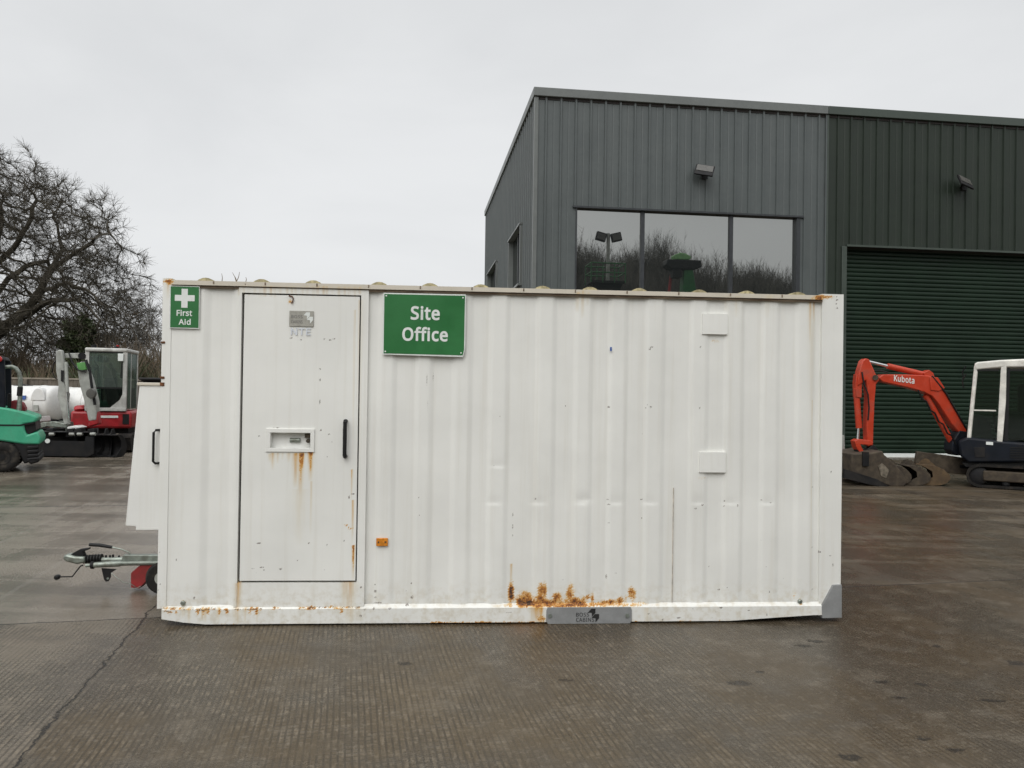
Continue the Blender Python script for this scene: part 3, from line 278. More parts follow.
 'BOSS': ('3574,3980 3705,3987 3643,3994 3763,3967 3509,3940 3817,3934 3450,3873 3869,3890 3916,3838 3397,3780 3977,3755 3352,3663 3734,3427 3778,3396 3822,3355 3863,3309 3920,3232 3315,3522 3688,3445 3288,3358 3579,3436 3641,3452 3531,3390 3494,3315 3272,3174 3468,3219 3452,3103 3266,2971 3447,2965 3275,2687 3449,2857 3456,2763 3468,2684 3301,2441 3484,2612 3508,2544 3538,2478 3577,2412 3344,2238 3624,2341 3680,2266 3744,2183 3404,2070 3800,2094 3851,2000 3478,1923 3895,1896 3567,1796 3932,1778 3631,1717 3961,1644 3683,1642 3982,1492 3725,1571 3757,1501 3782,1429 3995,1317 3799,1357 3810,1278 3999,1120 3817,1186 3820,1082 3986,795 3813,925 3795,796 3763,688 3948,517 3252,200 3318,700 3252,788 3364,650 3719,605 3416,604 3659,554 3471,566 3528,544 3585,537 3883,292 3798,129 3303,131 3350,85 3697,32 3401,49 3458,22 3580,0 3517,6 2640,3980 2771,3987 2710,3994 2829,3967 2576,3940 2884,3934 2516,3873 2935,3890 2983,3838 2463,3780 3044,3755 2418,3663 2800,3427 2845,3396 2888,3355 2929,3309 2987,3232 2382,3522 2754,3445 2354,3358 2646,3436 2707,3452 2597,3390 2560,3315 2338,3174 2534,3219 2519,3103 2333,2971 2513,2965 2341,2687 2516,2857 2523,2763 2534,2684 2367,2441 2551,2612 2574,2544 2605,2478 2643,2412 2411,2238 2691,2341 2747,2266 2810,2183 2470,2070 2867,2094 2917,2000 2545,1923 2961,1896 2634,1796 2998,1778 2697,1717 3027,1644 2749,1642 3049,1492 2791,1571 2824,1501 2848,1429 3061,1317 2865,1357 2877,1278 3065,1120 2884,1186 2886,1082 3053,795 2880,925 2861,796 2830,688 3014,517 2319,200 2384,700 2319,788 2430,650 2785,605 2482,604 2726,554 2538,566 2594,544 2652,537 2950,292 2865,129 2370,131 2416,85 2763,32 2468,49 2524,22 2646,0 2583,6 1461,3971 1684,3972 1575,3999 1782,3889 1361,3888 1868,3750 1273,3747 1941,3561 1200,3557 1575,3457 2002,3326 1140,3322 1464,3414 1686,3414 1773,3287 1376,3287 2049,3048 1094,3045 1838,3078 1309,3078 1885,2790 1262,2790 2083,2732 1062,2731 1913,2432 1233,2431 2103,2383 1042,2385 1923,2002 1223,2002 1036,2007 2110,2002 1042,1626 2103,1621 1913,1572 1232,1572 1062,1277 2083,1272 1261,1212 1885,1211 1094,960 2049,956 1309,921 1838,921 1140,679 2002,678 1375,709 1773,709 1463,581 1685,581 1200,443 1941,443 1574,537 1273,252 1868,252 1782,111 1361,111 1684,28 1461,28 1574,0 0,53 179,3410 0,3941 340,3941 471,3917 580,3846 668,3724 733,3536 345,3410 430,3395 772,3274 179,2339 497,3352 544,3284 575,3190 785,2946 594,3062 601,2892 778,2723 595,2721 758,2526 579,2584 554,2481 725,2354 513,2404 451,2356 367,2339 679,2214 179,1818 571,2138 623,2114 571,2065 602,2116 647,2068 689,2005 727,1923 760,1820 375,1818 466,1798 787,1697 179,579 534,1741 580,1651 807,1550 609,1532 818,1379 627,1390 634,1222 822,1184 628,1040 810,853 610,885 581,758 773,572 538,661 473,600 386,579 711,346 628,182 529,85 414,53', '0,1,2 0,3,1 4,3,0 4,5,3 6,5,4 6,7,5 6,8,7 9,8,6 9,10,8 11,10,9 11,12,10 12,13,10 13,14,10 14,15,10 15,16,10 17,18,11 18,12,11 19,20,17 20,21,17 21,18,17 19,22,20 19,23,22 24,23,19 24,25,23 24,26,25 27,26,24 27,28,26 29,28,27 29,30,28 29,31,30 29,32,31 33,32,29 33,34,32 33,35,34 33,36,35 33,37,36 38,37,33 38,39,37 38,40,39 38,41,40 42,41,38 42,43,41 42,44,43 45,44,42 45,46,44 47,46,45 47,48,46 49,48,47 49,50,48 51,50,49 51,52,50 53,52,51 54,52,53 55,52,54 55,56,52 57,56,55 58,56,57 58,59,56 60,59,58 61,59,60 61,62,59 63,62,61 64,62,63 65,62,64 65,66,62 67,68,69 67,70,68 71,66,65 67,72,70 73,66,71 67,74,72 67,75,74 76,66,73 67,76,75 67,66,76 67,77,66 67,78,77 79,78,67 80,78,79 80,81,78 82,81,80 83,81,82 83,84,81 85,84,83 86,87,88 86,89,87 90,89,86 90,91,89 92,91,90 92,93,91 92,94,93 95,94,92 95,96,94 97,96,95 97,98,96 98,99,96 99,100,96 100,101,96 101,102,96 103,104,97 104,98,97 105,106,103 106,107,103 107,104,103 105,108,106 105,109,108 110,109,105 110,111,109 110,112,111 113,112,110 113,114,112 115,114,113 115,116,114 115,117,116 115,118,117 119,118,115 119,120,118 119,121,120 119,122,121 119,123,122 124,123,119 124,125,123 124,126,125 124,127,126 128,127,124 128,129,127 128,130,129 131,130,128 131,132,130 133,132,131 133,134,132 135,134,133 135,136,134 137,136,135 137,138,136 139,138,137 140,138,139 141,138,140 141,142,138 143,142,141 144,142,143 144,145,142 146,145,144 147,145,146 147,148,145 149,148,147 150,148,149 151,148,150 151,152,148 153,154,155 153,156,154 157,152,151 153,158,156 159,152,157 153,160,158 153,161,160 162,152,159 153,162,161 153,152,162 153,163,152 153,164,163 165,164,153 166,164,165 166,167,164 168,167,166 169,167,168 169,170,167 171,170,169 172,173,174 172,175,173 176,175,172 176,177,175 178,177,176 178,179,177 180,179,178 180,181,179 181,182,179 183,181,180 183,184,181 185,182,181 186,182,185 183,187,184 186,188,182 189,187,183 190,188,186 189,191,187 192,188,190 189,193,191 192,194,188 195,193,189 196,194,192 195,197,193 196,198,194 199,197,195 200,198,196 199,201,197 202,201,199 200,203,198 204,201,202 200,205,203 206,205,200 204,207,201 208,207,204 206,209,205 208,210,207 211,209,206 212,210,208 211,213,209 212,214,210 215,213,211 216,214,212 215,217,213 216,218,214 219,217,215 216,220,218 221,217,219 222,220,216 221,223,217 224,223,221 222,224,220 222,223,224 225,223,222 225,226,223 225,227,226 228,227,225 228,229,227 230,229,228 230,231,229 232,233,234 233,235,234 233,236,235 233,237,236 233,238,237 233,239,238 233,240,239 240,241,239 241,242,239 232,243,233 244,242,241 245,242,244 246,242,245 246,247,242 248,247,246 249,247,248 249,250,247 251,250,249 251,252,250 253,252,251 254,252,253 254,255,252 256,255,254 257,255,256 258,255,257 258,259,255 232,260,243 260,258,243 260,261,258 261,259,258 261,262,259 260,263,261 264,262,261 265,262,264 263,265,262 263,266,265 260,266,263 260,267,266 260,268,267 260,269,268 269,270,268 270,271,268 232,272,260 273,271,270 274,271,273 274,275,271 276,275,274 276,277,275 278,277,276 279,277,278 279,280,277 281,280,279 281,282,280 283,282,281 284,282,283 284,285,282 286,285,284 287,285,286 288,285,287 232,288,272 232,285,288 232,289,285 232,290,289 232,291,290 232,292,291'),
 'CABINS': ('3707,3986 3797,3992 3755,3999 3837,3972 3663,3945 3875,3939 3622,3878 3910,3896 3942,3843 3586,3785 3984,3760 3555,3668 3817,3431 3848,3400 3877,3359 3906,3313 3945,3236 3530,3527 3785,3450 3511,3363 3711,3440 3753,3456 3678,3394 3653,3320 3500,3178 3635,3223 3624,3108 3497,2975 3620,2969 3502,2690 3622,2861 3627,2767 3635,2687 3520,2444 3646,2616 3662,2547 3683,2481 3709,2415 3550,2241 3742,2344 3781,2269 3824,2185 3591,2073 3863,2097 3897,2003 3642,1926 3928,1899 3703,1799 3953,1780 3746,1719 3973,1647 3782,1644 3987,1494 3811,1573 3833,1503 3850,1431 3996,1319 3862,1359 3870,1280 3999,1122 3875,1188 3876,1083 3990,796 3872,926 3859,797 3837,689 3964,518 3487,200 3532,701 3487,789 3564,651 3807,606 3599,604 3766,555 3637,567 3676,545 3715,537 3920,293 3861,129 3522,131 3554,85 3792,32 3589,48 3628,22 3711,0 3668,5 2669,53 2760,3182 2669,3946 2801,3946 2776,3182 3212,828 3189,1756 3305,3946 3189,3946 3305,53 2779,2962 3172,53 2777,3116 2781,2789 3194,912 2783,2603 2784,2414 2784,2221 2784,53 3189,1640 3189,1516 3190,1385 3191,1255 3192,1131 3193,1015 3195,828 3195,827 2194,3559 2497,3946 2194,3946 2497,3559 2284,3454 2407,3454 2284,541 2407,541 2194,440 2497,440 2194,53 2497,53 1506,53 1629,3414 1506,3946 1739,3946 1829,3923 1904,3851 1964,3729 2008,3541 1743,3414 1801,3399 2035,3278 1629,2342 1846,3357 1879,3289 1900,3194 2044,2950 1913,3066 1918,2896 2039,2727 1914,2724 2026,2529 1903,2588 1886,2484 2003,2357 1858,2407 1815,2359 1758,2342 1972,2217 1629,1821 1897,2140 1933,2116 1897,2068 1919,2118 1949,2071 1978,2007 2004,1926 2027,1823 1763,1821 1825,1801 2045,1699 1629,580 1872,1744 1903,1653 2059,1552 1924,1534 2067,1381 1936,1392 1940,1223 2070,1185 1936,1041 2061,854 1924,886 1904,758 2036,573 1874,661 1830,601 1771,580 1993,346 1937,182 1869,85 1790,53 658,53 1074,3962 969,3962 1011,3341 1027,3285 1384,53 1014,3281 1022,3175 1021,3177 1019,3209 1015,3071 1024,3130 1028,3052 1009,2974 1033,2977 1038,2910 1003,2891 1042,2859 998,2823 1044,2822 917,1767 1124,1767 875,1219 1163,1219 784,53 1256,53 306,3971 462,3974 383,3999 535,3898 236,3886 613,3748 174,3745 445,3429 474,3395 501,3352 527,3306 563,3232 122,3553 414,3449 78,3317 382,3456 308,3413 247,3285 44,3037 196,3071 159,2782 19,2722 136,2425 5,2378 128,1999 0,2005 4,1620 135,1576 18,1269 157,1219 40,950 192,929 72,670 240,715 303,587 533,648 578,171 578,710 113,435 504,614 474,584 381,543 444,561 413,547 164,246 223,109 540,108 291,27 509,68 478,38 445,17 366,0 408,4', '0,1,2 0,3,1 4,3,0 4,5,3 6,5,4 6,7,5 6,8,7 9,8,6 9,10,8 11,10,9 11,12,10 12,13,10 13,14,10 14,15,10 15,16,10 17,18,11 18,12,11 19,20,17 20,21,17 21,18,17 19,22,20 19,23,22 24,23,19 24,25,23 24,26,25 27,26,24 27,28,26 29,28,27 29,30,28 29,31,30 29,32,31 33,32,29 33,34,32 33,35,34 33,36,35 33,37,36 38,37,33 38,39,37 38,40,39 38,41,40 42,41,38 42,43,41 42,44,43 45,44,42 45,46,44 47,46,45 47,48,46 49,48,47 49,50,48 51,50,49 51,52,50 53,52,51 54,52,53 55,52,54 55,56,52 57,56,55 58,56,57 58,59,56 60,59,58 61,59,60 61,62,59 63,62,61 64,62,63 65,62,64 65,66,62 67,68,69 67,70,68 71,66,65 67,72,70 73,66,71 67,74,72 67,75,74 76,66,73 67,76,75 67,66,76 67,77,66 67,78,77 79,78,67 80,78,79 80,81,78 82,81,80 83,81,82 83,84,81 85,84,83 86,87,88 87,89,88 87,90,89 90,91,89 92,93,94 92,95,93 86,96,87 96,97,87 98,91,90 96,91,98 86,99,96 97,100,96 100,91,96 86,101,99 86,102,101 86,103,102 86,104,103 105,95,92 106,95,105 107,95,106 108,95,107 109,95,108 110,95,109 100,95,110 97,111,100 111,112,100 95,91,100 97,91,111 97,95,91 113,114,115 113,116,114 117,116,113 117,118,116 119,118,117 119,120,118 121,120,119 121,122,120 123,122,121 123,124,122 125,126,127 126,128,127 126,129,128 126,130,129 126,131,130 126,132,131 126,133,132 133,134,132 134,135,132 125,136,126 137,135,134 138,135,137 139,135,138 139,140,135 141,140,139 142,140,141 142,143,140 144,143,142 144,145,143 146,145,144 147,145,146 147,148,145 149,148,147 150,148,149 151,148,150 151,152,148 125,153,136 153,151,136 153,154,151 154,152,151 154,155,152 153,156,154 157,155,154 158,155,157 156,158,155 156,159,158 153,159,156 153,160,159 153,161,160 153,162,161 162,163,161 163,164,161 125,165,153 166,164,163 167,164,166 167,168,164 169,168,167 169,170,168 171,170,169 172,170,171 172,173,170 174,173,172 174,175,173 176,175,174 177,175,176 177,178,175 179,178,177 180,178,179 181,178,180 125,181,165 125,178,181 125,182,178 125,183,182 125,184,183 125,185,184 186,187,188 186,189,187 189,190,187 190,191,187 186,192,189 193,190,189 194,191,190 186,195,192 186,196,195 196,197,195 196,197,194 197,191,194 198,191,197 186,199,196 200,191,198 201,191,200 186,202,199 203,191,201 186,204,202 205,191,203 186,206,204 207,191,205 186,208,206 208,207,206 208,209,207 209,191,207 186,210,208 211,191,209 212,213,214 212,215,213 216,215,212 216,217,215 218,217,216 218,219,217 219,220,217 220,221,217 221,222,217 222,223,217 224,225,218 225,219,218 226,227,224 227,225,224 226,228,227 226,229,228 230,229,226 230,231,229 230,232,231 233,232,230 233,234,232 235,234,233 235,236,234 237,236,235 238,236,237 238,239,236 240,239,238 240,241,239 242,241,240 242,243,241 244,243,242 244,245,243 244,246,245 247,248,249 250,246,244 251,248,247 252,248,251 250,253,246 254,248,252 255,248,254 253,248,255 250,248,253 256,248,250 257,248,256 257,258,248 259,258,257 259,260,258 259,261,260 259,262,261 263,262,259 263,264,262'),
 'NTE': ('3044,0 3330,3360 3044,3999 3999,3999 3999,3360 3330,2401 3330,1767 3960,2401 3960,1767 3330,639 3999,639 3999,0 1555,3360 2804,3999 1555,3999 2804,3360 2038,3360 2038,0 2323,3360 2323,0 0,0 192,3138 0,3999 295,3999 256,3138 1052,1127 1120,872 1044,1756 1316,3999 1044,3999 1316,0 265,2793 1019,0 257,3123 261,2968 268,2606 270,2416 270,2222 270,0 1045,1638 1046,1513 1047,1382 1050,1251 1054,1010 1056,906 1057,872 1058,821', '0,1,2 1,3,2 1,4,3 0,5,1 0,6,5 6,7,5 6,8,7 0,9,6 0,10,9 0,11,10 12,13,14 12,15,13 16,15,12 17,18,16 18,15,16 17,19,18 20,21,22 21,23,22 21,24,23 24,25,23 25,26,23 27,28,29 27,30,28 20,31,21 31,32,21 33,25,24 34,25,33 31,25,34 20,35,31 32,25,31 20,36,35 20,37,36 20,38,37 39,30,27 40,30,39 41,30,40 42,30,41 25,26,42 26,30,42 32,43,25 32,44,43 32,45,44 45,46,44 32,26,45 32,30,26'),
}
def text_mb(txt, x0, x1, z0, z1, y, thick=.002, offset=.02, M4=None):
    """lettering filling the box x0..x1, z0..z1 on a plane facing -y"""
    v, f = GLYPHS[txt]
    P = [tuple(int(k) for k in q.split(',')) for q in v.split()]
    vs = [Vector((x0+a/3999*(x1-x0), y, z0+b/3999*(z1-z0))) for a, b in P]
    if M4 is not None: vs = [M4 @ p for p in vs]
    return MB().add(vs, [tuple(int(k) for k in q.split(',')) for q in f.split()])

# ================================================================== GROUND
def ground_material():
    m, t = newmat('wet_ribbed_concrete')
    o = t.n('ShaderNodeTexCoord').outputs['Object']
    v = t.mapping(o, rot=(0, 0, R(-12)))              # slab directions
    sp = t.n('ShaderNodeSeparateXYZ', {0: v}); xs, ys = sp.outputs[0], sp.outputs[1]
    so = t.n('ShaderNodeSeparateXYZ', {0: o}); X = so.outputs[0]
    big = t.noise(v, .35, 4, .55); med = t.noise(t.mapping(v, (1, .35, 1), rot=(0, 0, R(25))), 1.6, 5, .6)
    blot = t.noise(v, 5, 5, .65); fine = t.noise(v, 90, 4, .7); grit = t.noise(v, 320, 2, .6)
    tracks = t.noise(t.mapping(o, (.22, 1.6, 1), rot=(0, 0, R(8))), 1.2, 5, .6, .6)
    # slab tone: bay left of the joint is paler, bay right of the cabin browner
    leftbay = t.rng(xs, -1.30, -1.38)
    farband = t.rng(ys, 5.68, 5.74)
    right = t.rng(X, 1.9, 3.2)
    base = t.mix(t.rng(big, .32, .68), (.056, .039, .020), (.104, .078, .046))
    base = t.mix(t.math('MULTIPLY', leftbay, .75), base, (.175, .148, .114))
    base = t.mix(t.math('MULTIPLY', right, .55), base, (.060, .038, .017))
    base = t.mix(t.math('MULTIPLY', t.rng(med, .42, .60), .70), base, (.055, .045, .032))
    base = t.mix(t.math('MULTIPLY', t.rng(blot, .48, .68), .40), base, (.18, .152, .115))
    base = t.mix(t.math('MULTIPLY', t.math('MULTIPLY', farband, t.rng(tracks, .42, .62)), .5), base, (.075, .062, .048))
    base = t.mix(t.math('MULTIPLY', t.math('MULTIPLY', farband, t.rng(tracks, .50, .34)), .35), base, (.21, .18, .14))
    base = t.mix(t.math('MULTIPLY', t.math('MULTIPLY', farband, t.rng(X, -1.2, -3.0)), t.rng(tracks, .60, .40, .25, .75)), base, (.215, .185, .148))
    # ribs pressed in the concrete
    wob = t.math('MULTIPLY', t.noise(v, 1.1, 3), .020)
    u_ = t.math('ADD', xs, wob)
    g1 = t.math('SINE', t.math('MULTIPLY', u_, 2*math.pi/.030))
    g2 = t.math('SINE', t.math('MULTIPLY', t.math('ADD', ys, wob), 2*math.pi/.037))
    blk = t.noise(t.n('ShaderNodeCombineXYZ', {0: t.math('MULTIPLY', u_, 34), 1: t.math('MULTIPLY', ys, 13)}), 1, 2, .6)
    wear = t.math('MULTIPLY', t.rng(t.noise(v, .9, 5, .7), .36, .56, .30, 1), t.rng(ys, 5.75, 5.6, .10, 1))
    wear = t.math('MULTIPLY', wear, t.rng(t.noise(v, 5.5, 4, .65), .30, .55, .35, 1))
    ln = t.rng(g1, .0, -.85); cr = t.math('MULTIPLY', t.rng(g2, -.2, -.9), t.rng(blot, .40, .62, .25, .8))
    gg = t.math('SUBTRACT', 0.0, t.math('MAXIMUM', ln, cr))
    base = t.mix(t.math('MULTIPLY', t.math('MAXIMUM', ln, cr), t.math('MULTIPLY', t.math('MULTIPLY', wear, t.rng(X, -.3, 2.0, 1, .55)), .70)), base, (.030, .023, .014))
    lt = t.math('MULTIPLY', t.math('SUBTRACT', 1.0, ln), t.math('MULTIPLY', t.rng(blk, .48, .68), t.math('MULTIPLY', t.math('MULTIPLY', wear, t.rng(X, -.3, 2.2, 1, .5)), .46)))
    base = t.mix(lt, base, (.225, .182, .128))
    # faint tyre marks sweeping round the end of the cabin
    for cx_, cy_, ra_, wd_, am_ in ((-1.5, 11.5, 8.3, .11, .40), (-1.5, 11.5, 6.75, .11, .40), (6.5, -1.5, 6.4, .09, .28), (6.5, -1.5, 7.6, .09, .28), (-7, 2, 8.7, .1, .25)):
        dx_ = t.math('SUBTRACT', X, cx_); dy_ = t.math('SUBTRACT', so.outputs[1], cy_)
        rr_ = t.math('SQRT', t.math('ADD', t.math('MULTIPLY', dx_, dx_), t.math('MULTIPLY', dy_, dy_)))
        rr_ = t.math('ADD', rr_, t.math('MULTIPLY', t.math('SUBTRACT', t.noise(v, 4, 4, .7), .5), .12))
        mk = t.math('MULTIPLY', t.rng(t.math('ABSOLUTE', t.math('SUBTRACT', rr_, ra_)), wd_*1.3, wd_*.6), t.rng(blot, .35, .62))
        base = t.mix(t.math('MULTIPLY', mk, am_), base, (.048, .040, .030))
    # grit and aggregate
    base = t.mix(t.math('MULTIPLY', t.rng(fine, .58, .70), .45), base, (.27, .235, .18))
    base = t.mix(t.math('MULTIPLY', t.rng(fine, .44, .34), .45), base, (.030, .025, .018))
    mott = t.noise(v, 26, 5, .7)
    base = t.mix(t.math('MULTIPLY', t.rng(mott, .54, .66), .32), base, (.21, .18, .14))
    base = t.mix(t.math('MULTIPLY', t.rng(mott, .46, .35), .40), base, (.058, .048, .035))
    base = t.mix(t.math('MULTIPLY', t.rng(grit, .62, .75), .25), base, (.34, .31, .27))
    # joints
    jn = t.math('MULTIPLY', t.math('SUBTRACT', t.noise(v, 3.0, 6, .75), .5), .16)
    jn2 = t.math('MULTIPLY', t.math('SUBTRACT', t.noise(v, 14, 4, .7), .5), .035)
    def line(coord, pos, w, wobk=1.0):
        dd = t.math('ABSOLUTE', t.math('SUBTRACT', t.math('ADD', coord, t.math('MULTIPLY', t.math('ADD', jn, jn2), wobk)), pos))
        return t.rng(dd, w, w*.35)
    j = line(xs, -1.345, .0085, 1)
    for yy, w in ((5.715, .010), (11.1, .028), (16.6, .05), (22.1, .05)): j = t.math('MAXIMUM', j, line(ys, yy, w, .35))
    j = t.math('MULTIPLY', j, t.rng(t.noise(v, 7, 3), .25, .45, .6, 1))
    base = t.mix(t.math('MULTIPLY', j, .96), base, (.010, .008, .006))
    pale = t.math('MAXIMUM', line(xs, -2.5, .03, .25), line(xs, -3.4, .03, .25))
    pale = t.math('MULTIPLY', pale, t.rng(ys, 6.0, 6.6))
    base = t.mix(t.math('MULTIPLY', pale, .17), base, (.30, .28, .25))
    # spalls where the surface has popped
    spall = None
    edge = t.math('MULTIPLY', t.math('SUBTRACT', t.noise(o, 34, 4, .8), .42), 5.5)
    for sx_, sy_, rx_, ry_ in ((2.09, 4.32, .055, .035), (2.30, 4.29, .045, .03), (2.08, 4.10, .05, .02), (3.06, 4.66, .06, .05), (2.55, 4.08, .08, .022), (1.28, 4.27, .07, .045), (.32, 4.28, .05, .02),
                               (1.95, 3.62, .035, .03), (2.03, 3.50, .05, .03), (1.52, 3.42, .06, .04), (2.75, 4.95, .04, .035), (1.45, 4.45, .03, .02), (2.0, 5.02, .06, .04), (1.88, 4.92, .05, .03), (2.75, 3.75, .03, .03), (-.6, 4.5, .05, .03)):
        ex = t.math('DIVIDE', t.math('SUBTRACT', X, sx_), rx_); ey = t.math('DIVIDE', t.math('SUBTRACT', so.outputs[1], sy_), ry_)
        q = t.math('ADD', t.math('ADD', t.math('MULTIPLY', ex, ex), t.math('MULTIPLY', ey, ey)), edge)
        q = t.rng(q, 1.3, .6); spall = q if spall is None else t.math('MAXIMUM', spall, q)
    base = t.mix(t.math('MULTIPLY', spall, .8), base, (.014, .011, .008))
    # rust run-off that has soaked in below the cabin's corroded sill
    rx = t.math('ABSOLUTE', t.math('SUBTRACT', X, .12)); 
    ry = t.math('ABSOLUTE', t.math('SUBTRACT', so.outputs[1], 5.22))
    rs = t.math('MULTIPLY', t.rng(rx, .22, .02), t.math('MULTIPLY', t.rng(ry, .3, .04), t.rng(blot, .3, .6, .3, .8)))
    base = t.mix(t.math('MULTIPLY', rs, .55), base, (.14, .065, .022))
    wet = t.math('ADD', t.math('MULTIPLY', t.rng(big, .62, .38), .55), t.math('MULTIPLY', t.rng(med, .35, .62), .45))
    film = t.rng(t.math('ADD', t.math('MULTIPLY', wet, .6), t.math('MULTIPLY', tracks, .6)), .45, .75)
    wd = t.rng(X, -1.5, 2.5, .16, .24)
    rough = t.math('SUBTRACT', t.rng(fine, .3, .7, .34, .52), t.math('MULTIPLY', film, .20))
    rough = t.math('SUBTRACT', rough, t.math('MULTIPLY', farband, t.rng(X, -1.5, 2.5, .13, .02)))
    h = t.math('ADD', t.math('MULTIPLY', t.math('MULTIPLY', gg, wear), .55), t.math('MULTIPLY', fine, .55))
    h = t.math('ADD', h, t.math('MULTIPLY', grit, .35))
    h = t.math('SUBTRACT', h, t.math('MULTIPLY', j, 4))
    h = t.math('SUBTRACT', h, t.math('MULTIPLY', spall, 3))
    b = t.bump(h, .55, .004)
    b2 = t.bump(med, .3, .03, b)
    p = t.n('ShaderNodeBsdfPrincipled', {'Base Color': base, 'Roughness': rough, 'Normal': b2, 'Specular IOR Level': t.rng(farband, 0, 1, .27, .42)})
    t.out(p); return m
M['ground'] = ground_material()
g = MB(); g.add([(-300, -300, 0), (300, -300, 0), (300, 27, 0), (-300, 27, 0)], [(0, 1, 2, 3)])
tag(g.build('concrete_yard', M['ground']), 'wet ribbed brown grey concrete yard with slab joints', kind='structure')
g = MB(); n = 60
xsn = np.linspace(-300, 300, n); ysn = [27, 27.4, 29, 32, 38, 50, 80, 300]
zs = [-.02, .05, .2, .5, 1.1, 1.6, 1.9, 2.2]
g.add([(x, y, z+.0*x) for y, z in zip(ysn, zs) for x in xsn], [(r*n+i, r*n+i+1, (r+1)*n+i+1, (r+1)*n+i) for r in range(7) for i in range(n-1)])
tag(g.build('grass_field', M['grass']), 'rough winter grass rising beyond the fence', kind='structure')

# ================================================================== SITE CABIN
CAB = thing('site_cabin', (-2.342, 5.139, 0), 'white corrugated steel site cabin with rust streaks, door and roof ribs', 'site cabin', R(4.06))
CP = Vector((-2.342, 5.139, 0)); Ct = Vector((math.cos(R(4.06)), math.sin(R(4.06)), 0)); Cn = Vector((Ct.y, -Ct.x, 0))
def cb(px, py, y=0.0):
    P = on_plane(px, py, CP - Cn*y, Cn); return (P-CP).dot(Ct), P.z
L = cb(842, 450)[0]; HT = 2.315

# --- corrosion laid out on the steel (local metres)
RU, CH = [], []
def streak(px, y0, y1, w, a, fade=1.0):
    x, za = cb(px, y0); _, zb = cb(px, y1); RU.append(('s', x, za, zb, w*.0069, a, fade))
def blob(px, py, rx, ry, a): x, z = cb(px, py); RU.append(('b', x, z, rx*.0069, ry*.0069, a))
def chip(px, py, rx=1.2, ry=1.0, a=1.0): x, z = cb(px, py); CH.append((x, z, rx*.0069, ry*.0069, a))
for p in [(270, 454, 462, 1.5, .3), (273, 453, 470, 1.5, .42), (278, 453, 464, 1.2, .3), (283, 453, 460, 1.2, .2), (289, 453, 462, 2, .28), (296, 453, 488, 2.8, .5), (301, 453, 500, 2.6, .75),
          (303, 453, 475, 1.6, .8), (311, 452, 482, 2.2, .85), (309, 452, 468, 1.5, .6), (311.5, 482, 535, .8, .3), (300, 490, 545, 5, .16),
          (238.5, 583, 626, 2.5, .45), (350, 583, 626, 4.5, .36), (345, 583, 612, 3, .3), (353.5, 545, 582, 1.2, 1.0), (353, 500, 545, .9, .55), (352, 470, 500, .8, .5),
          (537, 606, 624, 4.5, .55), (541, 606, 624, 2.5, .75), (532, 606, 622, 2, .35), (646, 607, 622, 3, .22),
          (511.5, 565, 590, .9, .5), (578, 292, 312, 2.2, .32), (583, 292, 318, 1.8, .3), (588, 293, 306, 1.5, .22), (811, 298, 345, 1.3, .45), (815, 298, 325, 1.2, .6), (813, 300, 420, 3, .15),
          (768, 296, 318, 3, .16), (727, 296, 312, 2.5, .15), (737, 296, 318, 2.5, .18),
          (168, 284, 300, 1.5, .35), (359.5, 300, 400, .7, .35), (355, 310, 470, .6, .3), (362, 300, 560, .7, .22),
          (190, 608, 624, 1.6, .3), (184, 608, 618, 1.5, .3), (203, 608, 620, 1, .5), (206, 608, 622, 1.5, .35), (219, 608, 622, 1.5, .3), (258, 608, 622, 1, .3), (237, 607, 624, 3, .3), (246, 608, 623, 1.4, .35), (350, 607, 624, 5, .26),
          (813, 400, 600, .6, .28)]: streak(*p)
for x in np.arange(240, 362, 5.2): streak(x+random.uniform(-1.5, 1.5), 287, 295+random.uniform(0, 3), 1.6, random.uniform(.12, .34), .3)
for p in [(511.5, 592, 2, 9, .95), (511.5, 597, 2.2, 5, .7), (524, 599, 6, 5, .85), (527, 603, 5, 2.5, 1.0), (520, 602, 3, 3, .8), (541, 590, 2.6, 5, .7), (545, 592, 1.4, 7, .7), (541, 600, 5, 4, .65), (536, 603, 8, 2, .9), (557, 599, 3.6, 4.5, .8),
          (562, 603, 5, 2.5, .65), (571, 593, 3.4, 6, .72), (574, 601, 5, 3, .75), (580, 603, 4, 2, .85), (585, 601, 2.5, 3, .6), (588, 598, 1.5, 2.5, .6), (593, 599, 1.3, 4, .7), (605, 603, 3, 2, .85), (612, 602, 3, 2, .9), (620, 601, 3, 3, .7), (626, 600, 1.4, 4, .45), (631, 592, 2, 5, .6), (634, 597, 2.2, 6, .6), (550, 603, 6, 2, .7),
          (541, 618, 3.5, 2.5, .8), (575, 604.8, 60, 1.1, .6), (565, 606, 20, 1, .7), (822, 297, 6, 1.8, .7), (829, 297, 5, 1.3, .6), (817, 299, 3, 2, .8),
          (168, 281, 3, 2.2, .75), (172, 283, 2, 2, .5), (350, 528, 2.5, 1, .6), (346, 525, 2, .8, .4), (290, 301, 1.6, 2.2, .5),
          (800, 602, 1.8, 2.2, .7), (795, 596, .9, 2.5, .5), (183, 603, 2, 2, .45), (703, 478, 5, 1.5, .18), (716, 341, 6, 2, .18), (161, 283, 2, 2, .4)]: blob(*p)
for a, b, y in [(164, 176, 608), (180, 216, 608.5), (198, 208, 609.5), (225, 232, 609), (236, 264, 608.5), (275, 281, 608), (300, 322, 607.5), (310, 360, 607), (166, 173, 611)]:
    x = a
    while x < b: yy_ = y+random.uniform(-.4, .6); blob(x, yy_, 1.3, .6, random.uniform(.2, .7)); chip(x, yy_, random.uniform(.8, 1.9), random.uniform(.4, .75), random.uniform(.6, 1.3)); x += random.uniform(1.6, 3.4)
